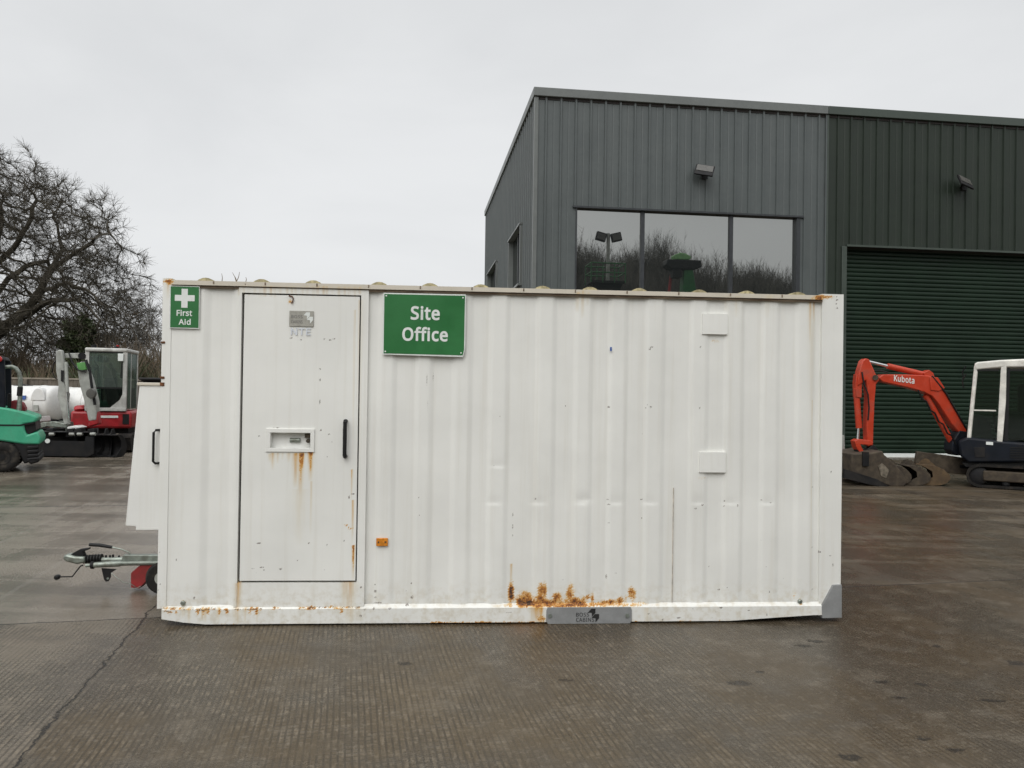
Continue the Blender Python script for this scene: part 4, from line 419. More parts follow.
for x in (177, 199, 204, 209, 220, 228, 251, 257, 342): blob(x, 611, .9, 2.2, .75)
for x in np.arange(168, 300, 2.6): blob(x, 625+random.uniform(-.6, .6), 1.4, .8, random.uniform(.0, .7))
for x in np.arange(432, 545, 2.2): blob(x, 623.6+random.uniform(-.4, .4), 1.6, 1.5, random.uniform(.9, 1.3))
for x in np.arange(632, 800, 3.2): blob(x, 621+random.uniform(-.6, .6), 1.3, .8, random.uniform(.0, .6))
for p in [(611, 349, .9, 1.5), (652, 347, 1.6, .9), (650, 349, 1, 1.2), (701, 347, .9, 1), (609, 407, 1.8, .9), (651, 407, 1.3, 1.2), (648, 405, .8, .9), (700, 408, 1, 1), (646, 408, .8, .8), (536, 499, .8, 1), (608, 500, .9, .9),
          (609, 505, 2.2, .5), (609, 523, .8, .8), (607, 577, .8, 3), (616, 573, 1.8, .5), (642, 500, 1.3, .6), (651, 503, 1.1, .5), (697, 502, .8, .8), (703, 505, 1, 1.4), (696, 509, 1.2, .9), (725, 501, .9, .9), (725, 506, 1.1, .7), (738, 506, .7, 1.5), (762, 500, 1.2, .6), (771, 503, 1.4, .7),
          (770, 592, .8, 1.4), (813, 487, .8, 1), (831, 472, .7, .9), (820, 552, 1, 1.2), (833, 565, .7, 3), (830, 556, 2, .4), (762, 540, 1, .4), (720, 590, 2, .5), (813, 548, .7, .8), (813, 590, .8, 1.2),
          (253, 568, 2.6, .6), (262, 567, 2.4, .7), (264, 570, 1, .6), (281, 569, 2, .9), (309, 543, 1, 1), (327, 545, .8, .9), (344, 541, .7, 1), (259, 543, 2.4, .4), (349, 497, .9, 2), (353, 494, 2, .7), (321, 430, 1, 1), (329, 434, 1.4, .6), (332, 442, 1, .6), (327, 457, .7, 1),
          (259, 436, 1.3, .7), (291, 338, 1.6, .9), (301, 340, 1.1, 1), (324, 339, 1.2, 1), (330, 340, 1.6, 1), (334, 339, 1.4, .9), (320, 369, .8, 1.2), (320, 380, .9, 1.6), (320, 402, .6, 2.4), (278, 428, 3, .6), (274, 427, 1.1, .6),
          (375, 592, 1.3, 1.5), (375, 598, 1, 1), (412, 598, 1.5, 1.6), (407, 605, 2, 1), (390, 608, 1.6, 1), (378, 603, 4, .5), (361, 587, 1.2, 1.2), (361, 615, 1.2, 1.4), (365, 609, 1, 1.2), (374, 608, 1.2, 1.3), (411, 584, .8, 1), (375, 585, .8, 1), (419, 498, .8, .8),
          (158, 590, .8, 1.6), (160, 584, .7, 1), (176, 560, .8, 1), (194, 598, 1.2, 1.4), (160, 552, .7, 1), (162, 342, 3, .5), (161, 343, 2, .5), (160, 377, 2.5, .9), (160, 383, 1.4, 1.6), (427, 380, .5, 9, .6), (433, 377, .5, 7, .5), (428, 405, .4, 12, .5),
          (648, 613, 1.2, 1), (678, 617, 2.6, .8), (662, 619, 1, .9), (692, 608, 1, .8), (720, 607, 2, 1), (766, 614, .8, 1.2), (730, 621, 3, .6), (748, 610, 1.5, .5), (508, 612, 7, .5, .7), (500, 611, 4, .5, .6), (837, 300, 1.2, 1.1), (836, 304, 1, 1), (837, 308, 1.1, 1.2), (836.5, 297, 1, .7),
          (513, 515, .5, 2.5, .8), (513, 527, .5, 3, .7), (513, 536, .5, 1.5, .7), (494, 466, 2, .7, .5)]: chip(*p)
for _ in range(28):
    chip(random.uniform(165, 815), random.uniform(560, 622), random.uniform(.4, .9), random.uniform(.4, .9), random.uniform(.4, .9))
STAIN = [None]
def rust_at(X, Z):
    X = np.asarray(X); Z = np.asarray(Z); r = np.zeros_like(X)
    X0, Z0 = X, Z
    X = X+.0042*np.sin(Z*410+3*np.sin(X*170))+.0035*np.sin(X*690+Z*330); Z = Z+.0045*np.sin(X*380+2*np.sin(Z*210))+.003*np.sin(Z*760-X*420)
    st_a = np.zeros_like(X)
    for q in RU:
        if q[0] == 's':
            _, x, za, zb, w, a, fd = q; Xk, Zk = X, Z; X, Z = X0, Z0
            u = np.clip((za-Z)/(za-zb), 0, 1); inside = (Z <= za+.004) & (Z >= zb)
            ww = w*(1-.45*u); val = a*np.exp(-((X-x)/ww)**2)*(1-u)**(.7*fd)*inside
            st_a = np.maximum(st_a, min(a*1.75, .95)*np.exp(-((X-x)/(ww*1.25))**2)*(1-u)**(.5*fd)*inside)
            val = np.clip(val-.22, 0, 1)*1.1; X, Z = Xk, Zk
        else:
            _, x, z, rx, rz, a = q
            val = a*np.exp(-(((X-x)/rx)**2+((Z-z)/rz)**2)*.8)
        r = np.maximum(r, val)+np.minimum(r, val)*.35
    X, Z = X0, Z0; c = np.zeros_like(X)
    for x, z, rx, rz, a in CH:
        rx = max(rx*.9, .0040); rz = max(rz*.9, .0040)
        c = np.maximum(c, a*np.exp(-(((X-x)/rx)**2+((Z-z)/rz)**2)*.9))
    STAIN[0] = np.clip(st_a, 0, 1); return np.clip(r, 0, 1.4), np.clip(c*1.3, 0, 1)
def sheet(x0, x1, z0, z1, yf, name, mat, parent, res=.0085, back=.02, cut=None):
    nx = max(2, int((x1-x0)/res)+1); nz = max(2, int((z1-z0)/res)+1)
    xs_ = np.linspace(x0, x1, nx); zs_ = np.linspace(z0, z1, nz)
    XX, ZZ = np.meshgrid(xs_, zs_); X = XX.ravel(); Z = ZZ.ravel()
    if cut is not None: Z = cut(X, Z)
    Y = np.array([yf]*len(X)) if not callable(yf) else yf(X, Z)
    r, c = rust_at(X, Z); sn = STAIN[0]
    mb = MB(); mb.v = list(zip(X.tolist(), Y.tolist(), Z.tolist()))
    mb.f = [(j*nx+i, j*nx+i+1, (j+1)*nx+i+1, (j+1)*nx+i) for j in range(nz-1) for i in range(nx-1)]
    # returned edges
    if back:
        def rim(idx):
            o = len(mb.v)
            for k in idx: x, y, z = mb.v[k]; mb.v.append((x, y+back, z))
            for q in range(len(idx)-1): mb.f.append((idx[q], o+q, o+q+1, idx[q+1]))
        n0 = len(mb.v)
        rim([i for i in range(nx)]); rim([(nz-1)*nx+i for i in range(nx-1, -1, -1)])
        rim([j*nx for j in range(nz-1, -1, -1)]); rim([j*nx+nx-1 for j in range(nz)])
        ex = len(mb.v)-n0
        idx = [i for i in range(nx)]+[(nz-1)*nx+i for i in range(nx-1, -1, -1)]+[j*nx for j in range(nz-1, -1, -1)]+[j*nx+nx-1 for j in range(nz)]
        r = np.concatenate([r, r[idx]]); c = np.concatenate([c, c[idx]]); sn = np.concatenate([sn, sn[idx]])
    return mb.build(name, mat, parent, local=True, smooth=50, attrs={'rust': r, 'chip': c, 'stain': sn})

ribs_px = [(380, 391), (418, 428), (455, 467), (491.5, 504), (538.5, 551), (577, 588), (611.5, 623), (648, 660.5), (693, 704.5), (727.5, 740), (764.5, 776), (799, 811)]
ribs = [(cb(a, 450)[0], cb(b, 450)[0]) for a, b in ribs_px]
dents = [(cb(q, 503)) for q in (494, 538, 582, 616, 650, 699, 731, 768)] + [cb(498, 466), cb(585, 500)]
def profile(X, Z):
    Y = np.full_like(X, .020)
    for a, b in ribs:
        sl = .032
        k = np.clip(np.minimum((X-(a-sl))/sl, ((b+sl)-X)/sl), 0, 1)
        Y = np.minimum(Y, .020-.0115*k)
    # knocks in the ribs about knee height
    for x, z in dents:
        e = np.exp(-((X-x)/.05)**2)*np.where(Z > z, np.exp(-((Z-z)/.045)**2), np.exp(-((Z-z)/.012)**2))
        Y = Y+.0036*e
    Y = Y+.0020*np.sin(X*5.1+Z*2.3)+.0014*np.sin(X*11+1-Z*4.2)
    return Y
xd0, xd1 = cb(236.5, 450)[0], cb(366.5, 450)[0]
zsill = cb(400, 606)[1]; zt = 2.285
def wall_top(px): return cb(px, 285+.0251*(px-163))[1]
sheet(xd1, L-.155, zsill-.005, zt, profile, 'wall_panel', M['white'], CAB, back=0)
def lp(X, Z):
    a, b = cb(201, 450)[0], cb(208, 450)[0]; c, d = cb(229, 450)[0], cb(234, 450)[0]
    k = np.clip((X-a)/(b-a), 0, 1)*(1-np.clip((X-c)/(d-c), 0, 1)); return .004+.015*k+.001*np.sin(Z*3)
sheet(.058, xd0, zsill-.005, zt, lp, 'wall_panel', M['white'], CAB, back=0)
# shell: ends, back and underside
for xe, s in ((0.0, 1), (L, -1)):
    endp = MB()
    ys_ = np.linspace(.03, 2.42, 121); pr = [.02*(0.5+.5*math.tanh(6*math.sin(y*2*math.pi/.26))) for y in ys_]
    o = len(endp.v); endp.v += [(xe+s*p_, y, z) for z in (.12, 2.30) for y, p_ in zip(ys_, pr)]
    endp.f = [(o+i, o+i+1, o+122+i, o+121+i) if s < 0 else (o+i, o+121+i, o+122+i, o+i+1) for i in range(120)]
    endp.build('end_wall', M['white'], CAB, local=True)
MB().box(.0, L, 2.40, 2.44, .12, 2.30).build('rear_wall', M['white'], CAB, local=True)
MB().box(.05, L-.05, .05, 2.40, .10, .14).build('floor_frame', M['darksteel'], CAB, local=True)
MB().box(.04, L-.04, .06, 2.40, 2.2, 2.29).build('roof_frame', M['white'], CAB, local=True)
sheet(0, .0585, .115, HT+.004, -.001, 'corner_post', M['white'], CAB, back=.06)
sheet(L-.157, L, .115, HT+.003, -.001, 'corner_post', M['white'], CAB, back=.06)
# roof sheet with pressed ridges whose ends show above the rail
bump_px = [205, 261, 313, 379, 430, 481, 543, 590.5, 640, 700, 748, 799]
bx = [cb(q, 282)[0] for q in bump_px]
rf = MB(); xs_ = sorted(set([0.01, L-.01]+[b+d for b in bx for d in (-.062, -.045, -.02, 0, .02, .045, .062)]))
def rz(x):
    k = max(max(0, 1-(abs(x-b)/.062)**2.2) for b in bx); return HT-.012+.027*k
o = 0; rf.v = [(x, y, rz(x)) for y in (.012, 2.43) for x in xs_]
nn = len(xs_); rf.f = [(i, i+1, nn+i+1, nn+i) for i in range(nn-1)]
rf.v += [(x, .012, HT-.03) for x in xs_]; rf.f += [(2*nn+i, 2*nn+i+1, i+1, i) for i in range(nn-1)]
rf.build('roof', M['moss'], CAB, local=True, smooth=60)
# roof rail, an angle iron proud of the wall
rl = MB()
x0r, x1r = .058, L-.158
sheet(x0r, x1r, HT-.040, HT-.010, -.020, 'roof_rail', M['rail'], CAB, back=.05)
MB().box(x0r, x1r, -.006, .03, HT-.056, HT-.041).build('rail_shade_strip', M['shadebrown'], CAB, local=True)  # web strip coloured as the shade below the rail
for q in [(163+i*51.5) for i in range(1, 13)]:
    x = cb(q, 286)[0]
    if x < x1r: MB().box(x-.004, x+.004, -.0235, -.0195, HT-.03, HT-.012).build('rail_clip', M['shadebrown'], CAB, local=True)
# door frame
zft, zdt, zdb = cb(300, 289)[1], cb(300, 295.5)[1], cb(300, 580.5)[1]
dx0, dx1 = cb(240.3, 440)[0], cb(358.2, 440)[0]
sheet(xd0, dx0-.004, zsill-.004, zft, -.008, 'door_frame', M['white'], CAB, back=.045)
sheet(dx1+.006, xd1, zsill-.004, zft, -.008, 'door_frame', M['white'], CAB, back=.045)
sheet(dx0-.004, dx1+.006, zdt+.010, zft, -.008, 'door_head', M['white'], CAB, back=.045)
sheet(dx0-.004, dx1+.006, zsill-.004, zdb-.014, -.004, 'door_sill', M['white'], CAB, back=.045)
MB().box(dx0-.02, dx1+.02, .05, .06, zdb-.03, zdt+.03).build('door_seal', M['gap'], CAB, local=True)
# door leaf with a cut-out for the recessed lock
lx0, lz1 = cb(266.5, 428.5); lx1, lz0 = cb(314.5, 452)
bx0, bz1 = cb(270.8, 432.5); bx1, bz0 = cb(310.5, 448.3)
DL = dx0+.012; DR = dx1-.004; DB = zdb; DT = zdt
for k, (a, b, c, d) in enumerate([(DL, bx0, DB, DT), (bx1, DR, DB, DT), (bx0, bx1, DB, bz0), (bx0, bx1, bz1, DT)]): pass
def leaf():
    res = .0085; mb = MB()
    xs_ = np.unique(np.concatenate([np.linspace(DL, bx0, 20), np.linspace(bx0, bx1, 34), np.linspace(bx1, DR, 45)]))
    zs_ = np.unique(np.concatenate([np.linspace(DB, bz0, 100), np.linspace(bz0, bz1, 14), np.linspace(bz1, DT, 110)]))
    XX, ZZ = np.meshgrid(xs_, zs_); X = XX.ravel(); Z = ZZ.ravel(); nx = len(xs_)
    Y = -.004+.0016*np.sin(X*4+Z*2.1)+.0012*np.sin(Z*5-X*7)
    r, c = rust_at(X, Z)
    mb.v = list(zip(X.tolist(), Y.tolist(), Z.tolist()))
    for j in range(len(zs_)-1):
        for i in range(nx-1):
            cx, cz = (xs_[i]+xs_[i+1])/2, (zs_[j]+zs_[j+1])/2
            if bx0 < cx < bx1 and bz0 < cz < bz1: continue
            mb.f.append((j*nx+i, j*nx+i+1, (j+1)*nx+i+1, (j+1)*nx+i))
    n0 = len(mb.v); e = [(DL, DB), (DR, DB), (DR, DT), (DL, DT)]
    for (x, z) in e: mb.v += [(x, -.0035, z), (x, .035, z)]
    for k in range(4):
        a = n0+2*k; b = n0+2*((k+1) % 4); mb.f.append((a, a+1, b+1, b))
    pad = np.zeros(8); return mb.build('door', M['white'], CAB, local=True, smooth=50, attrs={'rust': np.concatenate([r, pad]), 'chip': np.concatenate([c, pad]), 'stain': np.concatenate([STAIN[0], pad])})
door = leaf()
lb = MB()
for a, b, c, d in [(lx0, lx1, bz1, lz1), (lx0, lx1, lz0, bz0), (lx0, bx0, bz0, bz1), (bx1, lx1, bz0, bz1)]: lb.box(a, b, -.013, -.002, c, d)
lb.build('lock_surround', M['white'], door, local=True, bevel=.0015)
lb = MB().box(bx0-.002, bx1+.002, .040, .046, bz0, bz1)
lb.box(bx0-.003, bx0, -.002, .040, bz0, bz1).box(bx1, bx1+.003, -.002, .040, bz0, bz1).box(bx0, bx1, -.002, .040, bz1, bz1+.003).box(bx0, bx1, -.002, .040, bz0-.003, bz0)
lb.build('lock_recess', M['locker'], door, local=True)
sx0, sz = cb(289, 440.5); sx1, _ = cb(299, 440.5)
MB().tube([(sx0, .034, sz), (sx1, .034, sz)], .016, 12).build('lock_handle', M['galv'], door, local=True)
kx, kz = cb(308, 441)
MB().cyl((kx, -.004, kz), (kx, .04, kz), .013, 12).build('lock_cylinder', M['mud'], door, local=True)
kx0, kz0 = cb(304.5, 434); kx1, kz1 = cb(310.5, 438)
MB().box(kx0, kx1, .01, .03, kz1, kz0).build('lock_bracket', M['mud'], door, local=True)
hx, h1 = cb(346, 421); _, h0 = cb(346, 456)
MB().tube([(hx, -.004, h1), (hx, -.03, h1+.001), (hx, -.042, h1-.008), (hx, -.044, h1-.05), (hx, -.044, h0+.05), (hx, -.042, h0+.008), (hx, -.03, h0-.001), (hx, -.004, h0)], .0135, 12).build('door_handle', M['black'], door, local=True)
px0, pz1 = cb(289.7, 310.8); px1, pz0 = cb(313.7, 326.8)
npl = MB().box(px0, px1, -.010, -.0075, pz0, pz1).build('name_plate', surf('faded_plate', (.36, .35, .31), .55, .2, var=.12, scale=40), door, local=True, bevel=.001)
w_ = px1-px0; h_ = pz1-pz0
def cubes(mb, x, z, s, y):
    for dx, dz in ((0, .42*s), (.42*s, -.18*s)):
        mb.prism([(x+dx-.42*s, z+dz), (x+dx-.05*s, z+dz+.42*s), (x+dx+.42*s, z+dz+.42*s), (x+dx+.42*s, z+dz-.05*s), (x+dx+.02*s, z+dz-.5*s), (x+dx+.02*s, z+dz-.05*s)], y-.0008, y)
    return mb
cubes(MB(), px0+w_*.72, pz0+h_*.52, .05, -.0105).build('plate_emblem', M['white_sign'], door, local=True, smooth=0)
text_mb('BOSS', px0+w_*.08, px0+w_*.55, pz0+h_*.52, pz0+h_*.72, -.0112, offset=.0).build('plate_lettering', M['inkgrey'], door, local=True, smooth=0)
text_mb('CABINS', px0+w_*.08, px0+w_*.55, pz0+h_*.2, pz0+h_*.4, -.0112, offset=.0).build('plate_lettering', M['inkgrey'], door, local=True, smooth=0)
a_, b_ = cb(291, 335); c_, d_ = cb(311, 328.4)
text_mb('NTE', a_, c_, b_, d_, -.0085, offset=.0).build('ghost_lettering', M['ghost'], door, local=True, smooth=0)
a_, b_ = cb(287.5, 303); c_, d_ = cb(294, 296)
MB().tube([(a_+.01, -.006, d_), (c_-.008, -.012, d_-.005), (c_-.002, -.014, d_-.02), (c_-.008, -.012, b_), (c_-.018, -.008, b_+.004)], .004, 8).build('door_hook', surf('deep_rust', (.10, .035, .015), .9), door, local=True)
# skid beam along the foot of the front wall
def skid_bottom(x):
    l = np.interp(x, [0, .03, .18, .32, 3.9, 4.25, 4.5], [.058, .050, .026, .013, .012, .034, .048]); return l
X1s = cb(821, 610)[0]
def skcut(X, Z): zb = skid_bottom(X); u = (Z-0)/(zsill-.012); return zb+u*(zsill-.012-zb)
sheet(.036, X1s, 0, zsill-.012, -.016, 'skid_beam', M['white'], CAB, back=.10, cut=skcut)
def ledge(X, Z): return np.interp(Z, [zsill-.012, zsill+.012], [-.016, .012])
sheet(.036, X1s-.002, zsill-.012, zsill+.012, ledge, 'skid_ledge', M['white'], CAB, back=0, res=.008)
cpz = [cb(820.5, 606), cb(832, 584.5), cb(840.5, 584), cb(840.5, 617), cb(821, 617.5)]
MB().prism(cpz, -.020, .06).build('corner_plate', M['steel'], CAB, local=True, bevel=.002)
a_, z1_ = cb(546, 606.5); b_, z0_ = cb(631, 622.5); cz = .012
MB().prism([(a_+cz, z0_), (b_-cz, z0_), (b_, z0_+cz*1.6), (b_, z1_-cz*1.8), (b_-cz*.7, z1_), (a_+cz*.7, z1_), (a_, z1_-cz*1.8), (a_, z0_+cz*1.6)], -.024, -.0165).build('skid_nameplate', M['steel'], CAB, local=True, bevel=.002)
npl = CAB.children[-1]
x_, z_ = cb(591, 615.2); cubes(MB(), x_, z_, .062, -.0245).build('emblem', M['ink'], npl, local=True, smooth=0)
for tx, y0, y1 in (('BOSS', 611.6, 615.6), ('CABINS', 616.6, 620.8)):
    a_, zb_ = cb(575.5, y1); c_, za_ = cb(588.5 if tx[0] == 'B' else 593.5, y0)
    text_mb(tx, a_, c_, zb_, za_, -.0250, offset=.0).build('lettering', M['ink'], npl, local=True, smooth=0)
for q in (549.5, 626.5):
    x_, z_ = cb(q, 614.5); MB().cyl((x_, -.031, z_), (x_, -.022, z_), .014, 12).build('plate_bolt', M['galv'], npl, local=True)
for q in ((183, 603), (800, 601.5)):
    x_, z_ = cb(*q); MB().lathe_y((x_, 0, z_), [(.004, -.012), (.010, -.012), (.016, -.006), (.017, .03)], 12).build('fixing_bolt', M['galv'], CAB, local=True)
# folded cover boxes between ribs
for (xa, ya, xb, yb) in ((702.5, 313.5, 727.5, 334.5), (699.5, 452, 725.5, 472.5)):
    a_, z1_ = cb(xa, ya); b_, z0_ = cb(xb, yb)
    sheet(a_, b_, z0_, z1_, -.0025, 'cover_box', M['white'], CAB, back=.034)
for xa_, ya_, yb_, w_ in ((674.0, 488, 604, .0007),):
    x_, z1_ = cb(xa_, ya_); _, z0_ = cb(xa_, yb_)
    MB().box(x_-w_, x_+w_, -.0095 if xa_ < 400 else (.0055 if xa_ < 700 else .006), .03, z0_, z1_).build('panel_seam', M['seam'], CAB, local=True, smooth=0)
for py_, h_ in ((342, .010), (377, .012), (383, .02)):
    x_, z1_ = cb(160.5, py_)
    MB().box(-.006, .022, -.006, .03, z1_-h_, z1_+.004).build('locker_hinge', M['deeprust'], CAB, local=True, bevel=.002)
# amber side reflector
a_, z1_ = cb(376.3, 538); b_, z0_ = cb(387.8, 546)
amb = MB().box(a_, b_, -.006, .006, z0_, z1_).build('side_reflector', M['amber'], CAB, local=True, bevel=.003)
for f_ in (.2, .8): MB().cyl((a_+(b_-a_)*f_, -.009, (z0_+z1_)/2), (a_+(b_-a_)*f_, -.004, (z0_+z1_)/2), .006, 8).build('reflector_screw', M['mud'], amb, local=True)
x_, z_ = cb(611, 349); MB().box(x_-.006, x_+.006, .0005, .003, z_-.014, z_+.014).build('blue_sticker', M['blue'], CAB, local=True)

# end locker over the drawbar
YL = .42
def cl(px, py, y): return cb(px, py, y)
po = [cl(139.6, 383, YL), cl(163, 383, YL), cl(163, 530, YL), cl(135.5, 530.5, YL), cl(135.5, 526.5, YL), cl(125, 526, YL)]
po = [(.0 if i_ in (1, 2) else a, b) for i_, (a, b) in enumerate(po)]
lk = MB().prism(po, YL, 2.0).build('end_locker', M['locker'], CAB, local=True, bevel=.006)
a_, b_ = cl(138.8, 385.5, YL); MB().box(a_-.01, .0, YL-.01, 2.01, b_, b_+.022).build('locker_lid', M['rail'], lk, local=True, bevel=.004)
x_, z1_ = cl(157, 430, YL); _, z0_ = cl(157, 463, YL); x_ = min(x_, -.028)
MB().tube([(x_+.02, YL-.0, z1_), (x_+.004, YL-.03, z1_), (x_-.008, YL-.04, z1_-.015), (x_-.008, YL-.04, z0_+.015), (x_+.004, YL-.03, z0_), (x_+.02, YL, z0_)], .009, 10).build('locker_handle', M['black'], lk, local=True)
# drawbar with coupling, handbrake, bellows, crank and jockey wheel
YD = .95
def D(px, py, dy=0.0): a, b = cb(px, py, YD+dy); return Vector((a, YD+dy, b))
dbp = [tuple(D(q[0], q[1], -.045))[::2] for q in ((122, 555.5), (175, 556.5), (175, 566), (140, 566), (120, 563.5))]; dbp[1] = (.10, dbp[1][1]); dbp[2] = (.10, dbp[2][1])
db = MB().prism(dbp, YD-.03, YD+.03).build('drawbar', M['galv'], CAB, local=True, bevel=.004)
MB().tube([D(86, 565.5, -.05), D(93, 565, -.05), D(93.5, 565, -.05), D(120, 563.5, -.05), D(121, 563.5, -.05), Vector((.02, YD-.05, D(160, 562, -.05).z))], [.014, .014, .022, .024, .018, .018], 14).build('jockey_tube', M['galv'], db, local=True)
MB().cyl(D(91.5, 565, -.05), D(94, 565, -.05), .03, 14).build('tube_collar', M['darksteel'], db, local=True)
ch = MB().prism([tuple(D(q[0], q[1], -.045))[::2] for q in ((62.5, 556), (66, 554.5), (74, 556.5), (84, 557), (85, 563), (76, 564.5), (66, 562), (62.5, 559.5))], YD-.045, YD+.045).build('coupling_head', M['galv'], db, local=True, bevel=.014)
MB().prism([tuple(D(q[0], q[1], -.045))[::2] for q in ((69, 555), (78, 550), (87, 548.8), (87, 550.3), (81, 552.5), (83, 556.5), (70, 556.5))], YD-.02, YD+.02).build('coupling_lever', M['darksteel'], db, local=True, bevel=.004)
pts, rs = [], []
for i in range(19):
    pts.append(D(84+i, 559.3-.06*i)); rs.append(.034 if i % 3 != 1 else .024)
MB().tube(pts, rs, 16).build('rubber_bellows', M['black'], db, local=True)
MB().tube([D(102, 560), D(123, 559.5)], .022, 12).build('coupling_shaft', M['galv'], db, local=True)
for q in (106, 110, 113, 119): MB().cyl(D(q, 554.5+random.uniform(0, 1.5)), D(q, 562), .008, 8).build('clamp_bolt', M['darksteel'], db, local=True)
MB().tube([D(89.5, 544.6), D(100, 545.2), D(112, 547.2)], [.013, .014, .012], 12).build('handbrake_grip', M['black'], db, local=True)
MB().tube([D(112, 547.2), D(122, 549.5), D(129, 552.5), D(132, 556)], .006, 8).build('handbrake_lever', M['galv'], db, local=True)
MB().tube([D(83, 565.2, -.05), D(80.5, 566, -.05), D(72.3, 576.6, -.05), D(59, 576.8, -.05)], .0055, 8).build('crank_handle', M['darksteel'], db, local=True)
MB().lathe_y((D(57.5, 577, -.05).x, YD-.05, D(57.5, 577, -.05).z), [(.006, -.024), (.019, -.018), (.021, 0), (.017, .018), (.006, .024)], 14).build('crank_knob', M['black'], db, local=True)
MB().prism([tuple(D(q[0], q[1], -.045))[::2] for q in ((102, 568), (104.5, 579), (106.5, 581.5), (109, 581), (111, 577), (111, 573), (117, 569))], YD-.055, YD-.045).build('tie_bracket', M['darksteel'], db, local=True)
MB().cyl(D(107.8, 578.5, -.060), D(107.8, 578.5, -.040), .009, 10).build('bracket_eye', M['galv'], db, local=True)
MB().prism([tuple(D(q[0], q[1], -.045))[::2] for q in ((131, 573), (139, 566), (166, 562), (166, 569), (157, 571.5), (148, 579.5), (139.5, 588.5), (131, 587.5))], YD-.05, YD+.05).build('chassis_bracket', M['redpaint'], db, local=True, bevel=.004)
MB().tube([D(111, 573, -.055), D(116, 577, -.06), D(123, 582, -.07), D(131, 584, -.07), D(137, 588, -.06), D(141, 586, -.055)], .0028, 6).build('breakaway_cable', M['galv'], db, local=True)
wx, wz = D(162.5, 577, -.14)[0], .125
MB().lathe_y((wx, YD-.14, wz), [(.075, -.03), (.105, -.03), (.122, -.015), (.122, .015), (.105, .03), (.075, .03)], 28).build('jockey_tyre', M['tyre'], db, local=True)
MB().lathe_y((wx, YD-.14, wz), [(.02, -.035), (.06, -.028), (.078, -.024), (.078, .024), (.02, .035)], 24).build('jockey_rim', M['greyarm'], db, local=True)
# running gear under the cabin, raised off its lowered skid
for yy in (.35, 2.1):
    MB().box(.2, L-.2, yy-.04, yy+.04, .0, .11).build('chassis_rail', M['darksteel'], CAB, local=True)

# signs on the wall: own things
def signat(name, x0, x1, z0, z1, label, y=-.008):
    P = CP + Ct*x0 + Vector((0, 0, z0)); return thing(name, P, label, 'sign', R(4.06))
def loc(o): return o
inv_c = Matrix.Translation(CP) @ Matrix.Rotation(R(4.06), 4, 'Z')
class LB(MB):          # built in cabin coordinates, handed on in world coordinates
    def world(s): s.v = [tuple(inv_c @ Vector(p)) for p in s.v]; return s
def w2(mb): mb.v = [tuple(inv_c @ Vector(p)) for p in mb.v]; return mb
a_, z1_ = cb(383.2, 293); b_, z0_ = cb(465.6, 356.3)
so = signat('site_office_sign', a_, b_, z0_, z1_, 'large green and white sign reading Site Office beside the cabin door')
def quad(pts): return [cb(*p) for p in pts]
w2(MB().prism(quad(((383.6, 293), (466, 294.7), (465.2, 349), (463, 357.2), (382.8, 354.6))), -.014, -.009)).build('backing_board', M['white_sign'], so, bevel=.001)
w2(MB().prism(quad(((384.6, 294.2), (465, 296), (464, 350), (462.6, 355.4), (383.8, 353.4))), -.0155, -.0145)).build('sign_face', M['green_sign'], so)
for tx, xa, xb, ya, yb in (('Site', 410.8, 440, 306.6, 320), ('Office', 402.3, 448, 327.6, 341)):
    a_, zb_ = cb(xa, yb); c_, za_ = cb(xb, ya)
    w2(text_mb(tx, a_, c_, zb_, za_, -.0165, offset=.022)).build('lettering', M['white_sign'], so, smooth=0)
for q in ((386.5, 296), (463, 298), (385.5, 351.5), (461, 353)):
    x_, z_ = cb(*q); w2(MB().cyl((x_, -.019, z_), (x_, -.015, z_), .0055, 8)).build('screw_cap', M['white_sign'], so)
fa = signat('first_aid_sign', *cb(171, 328)[:1], *cb(199, 328)[:1], cb(171, 328)[1], 0, 'small green First Aid sign with white cross at the cabin corner')
w2(MB().prism(quad(((170.5, 285.5), (200.2, 286.5), (199.6, 329), (170, 328.2))), -.010, -.006)).build('backing_board', M['white_sign'], fa)
w2(MB().prism(quad(((171.4, 286.5), (199.6, 287.3), (199, 328), (170.8, 327.4))), -.0115, -.0105)).build('sign_face', M['green_sign'], fa)
w2(MB().prism(quad(((182.3, 289), (188.6, 289.2), (188.4, 295.3), (195.4, 295.5), (195.2, 301.5), (188.3, 301.3), (188.1, 308), (181.9, 307.8), (182, 301.1), (175.4, 301), (175.6, 295), (182.2, 295.2))), -.0128, -.0118)).build('cross', M['white_sign'], fa)
for tx, xa, xb, ya, yb in (('First', 177.2, 192.8, 310.2, 316), ('Aid', 179.2, 191.4, 319, 324.8)):
    a_, zb_ = cb(xa, yb); c_, za_ = cb(xb, ya)
    w2(text_mb(tx, a_, c_, zb_, za_, -.0125, offset=.022)).build('lettering', M['white_sign'], fa, smooth=0)
# dead weed stems rooted in the roof rail
for (bx_, tops) in ((235.5, ((231.5, 272), (238.8, 271.5), (234, 276))), (221, ((220.8, 273),)), (245, ((245, 276.5),))):
    a_, b_ = cb(bx_, 281.5); mb = MB()
    for tx_ in tops:
        c_, d_ = cb(*tx_); mb.tube([(a_, .02, b_), ((a_+c_)/2+.004, .02, (b_+d_)/2), (c_, .02, d_)], [.003, .0022, .0012], 5)
    ob = w2(mb).build('dead_weed', M['twigs'])
    tag(ob, {235: 'forked dry weed stem growing from the cabin roof edge', 221: 'single short dry weed stem left of the forked one', 245: 'tiny dry weed stub right of the forked stem'}[int(bx_)], 'weed', 'dry weeds on the cabin roof')

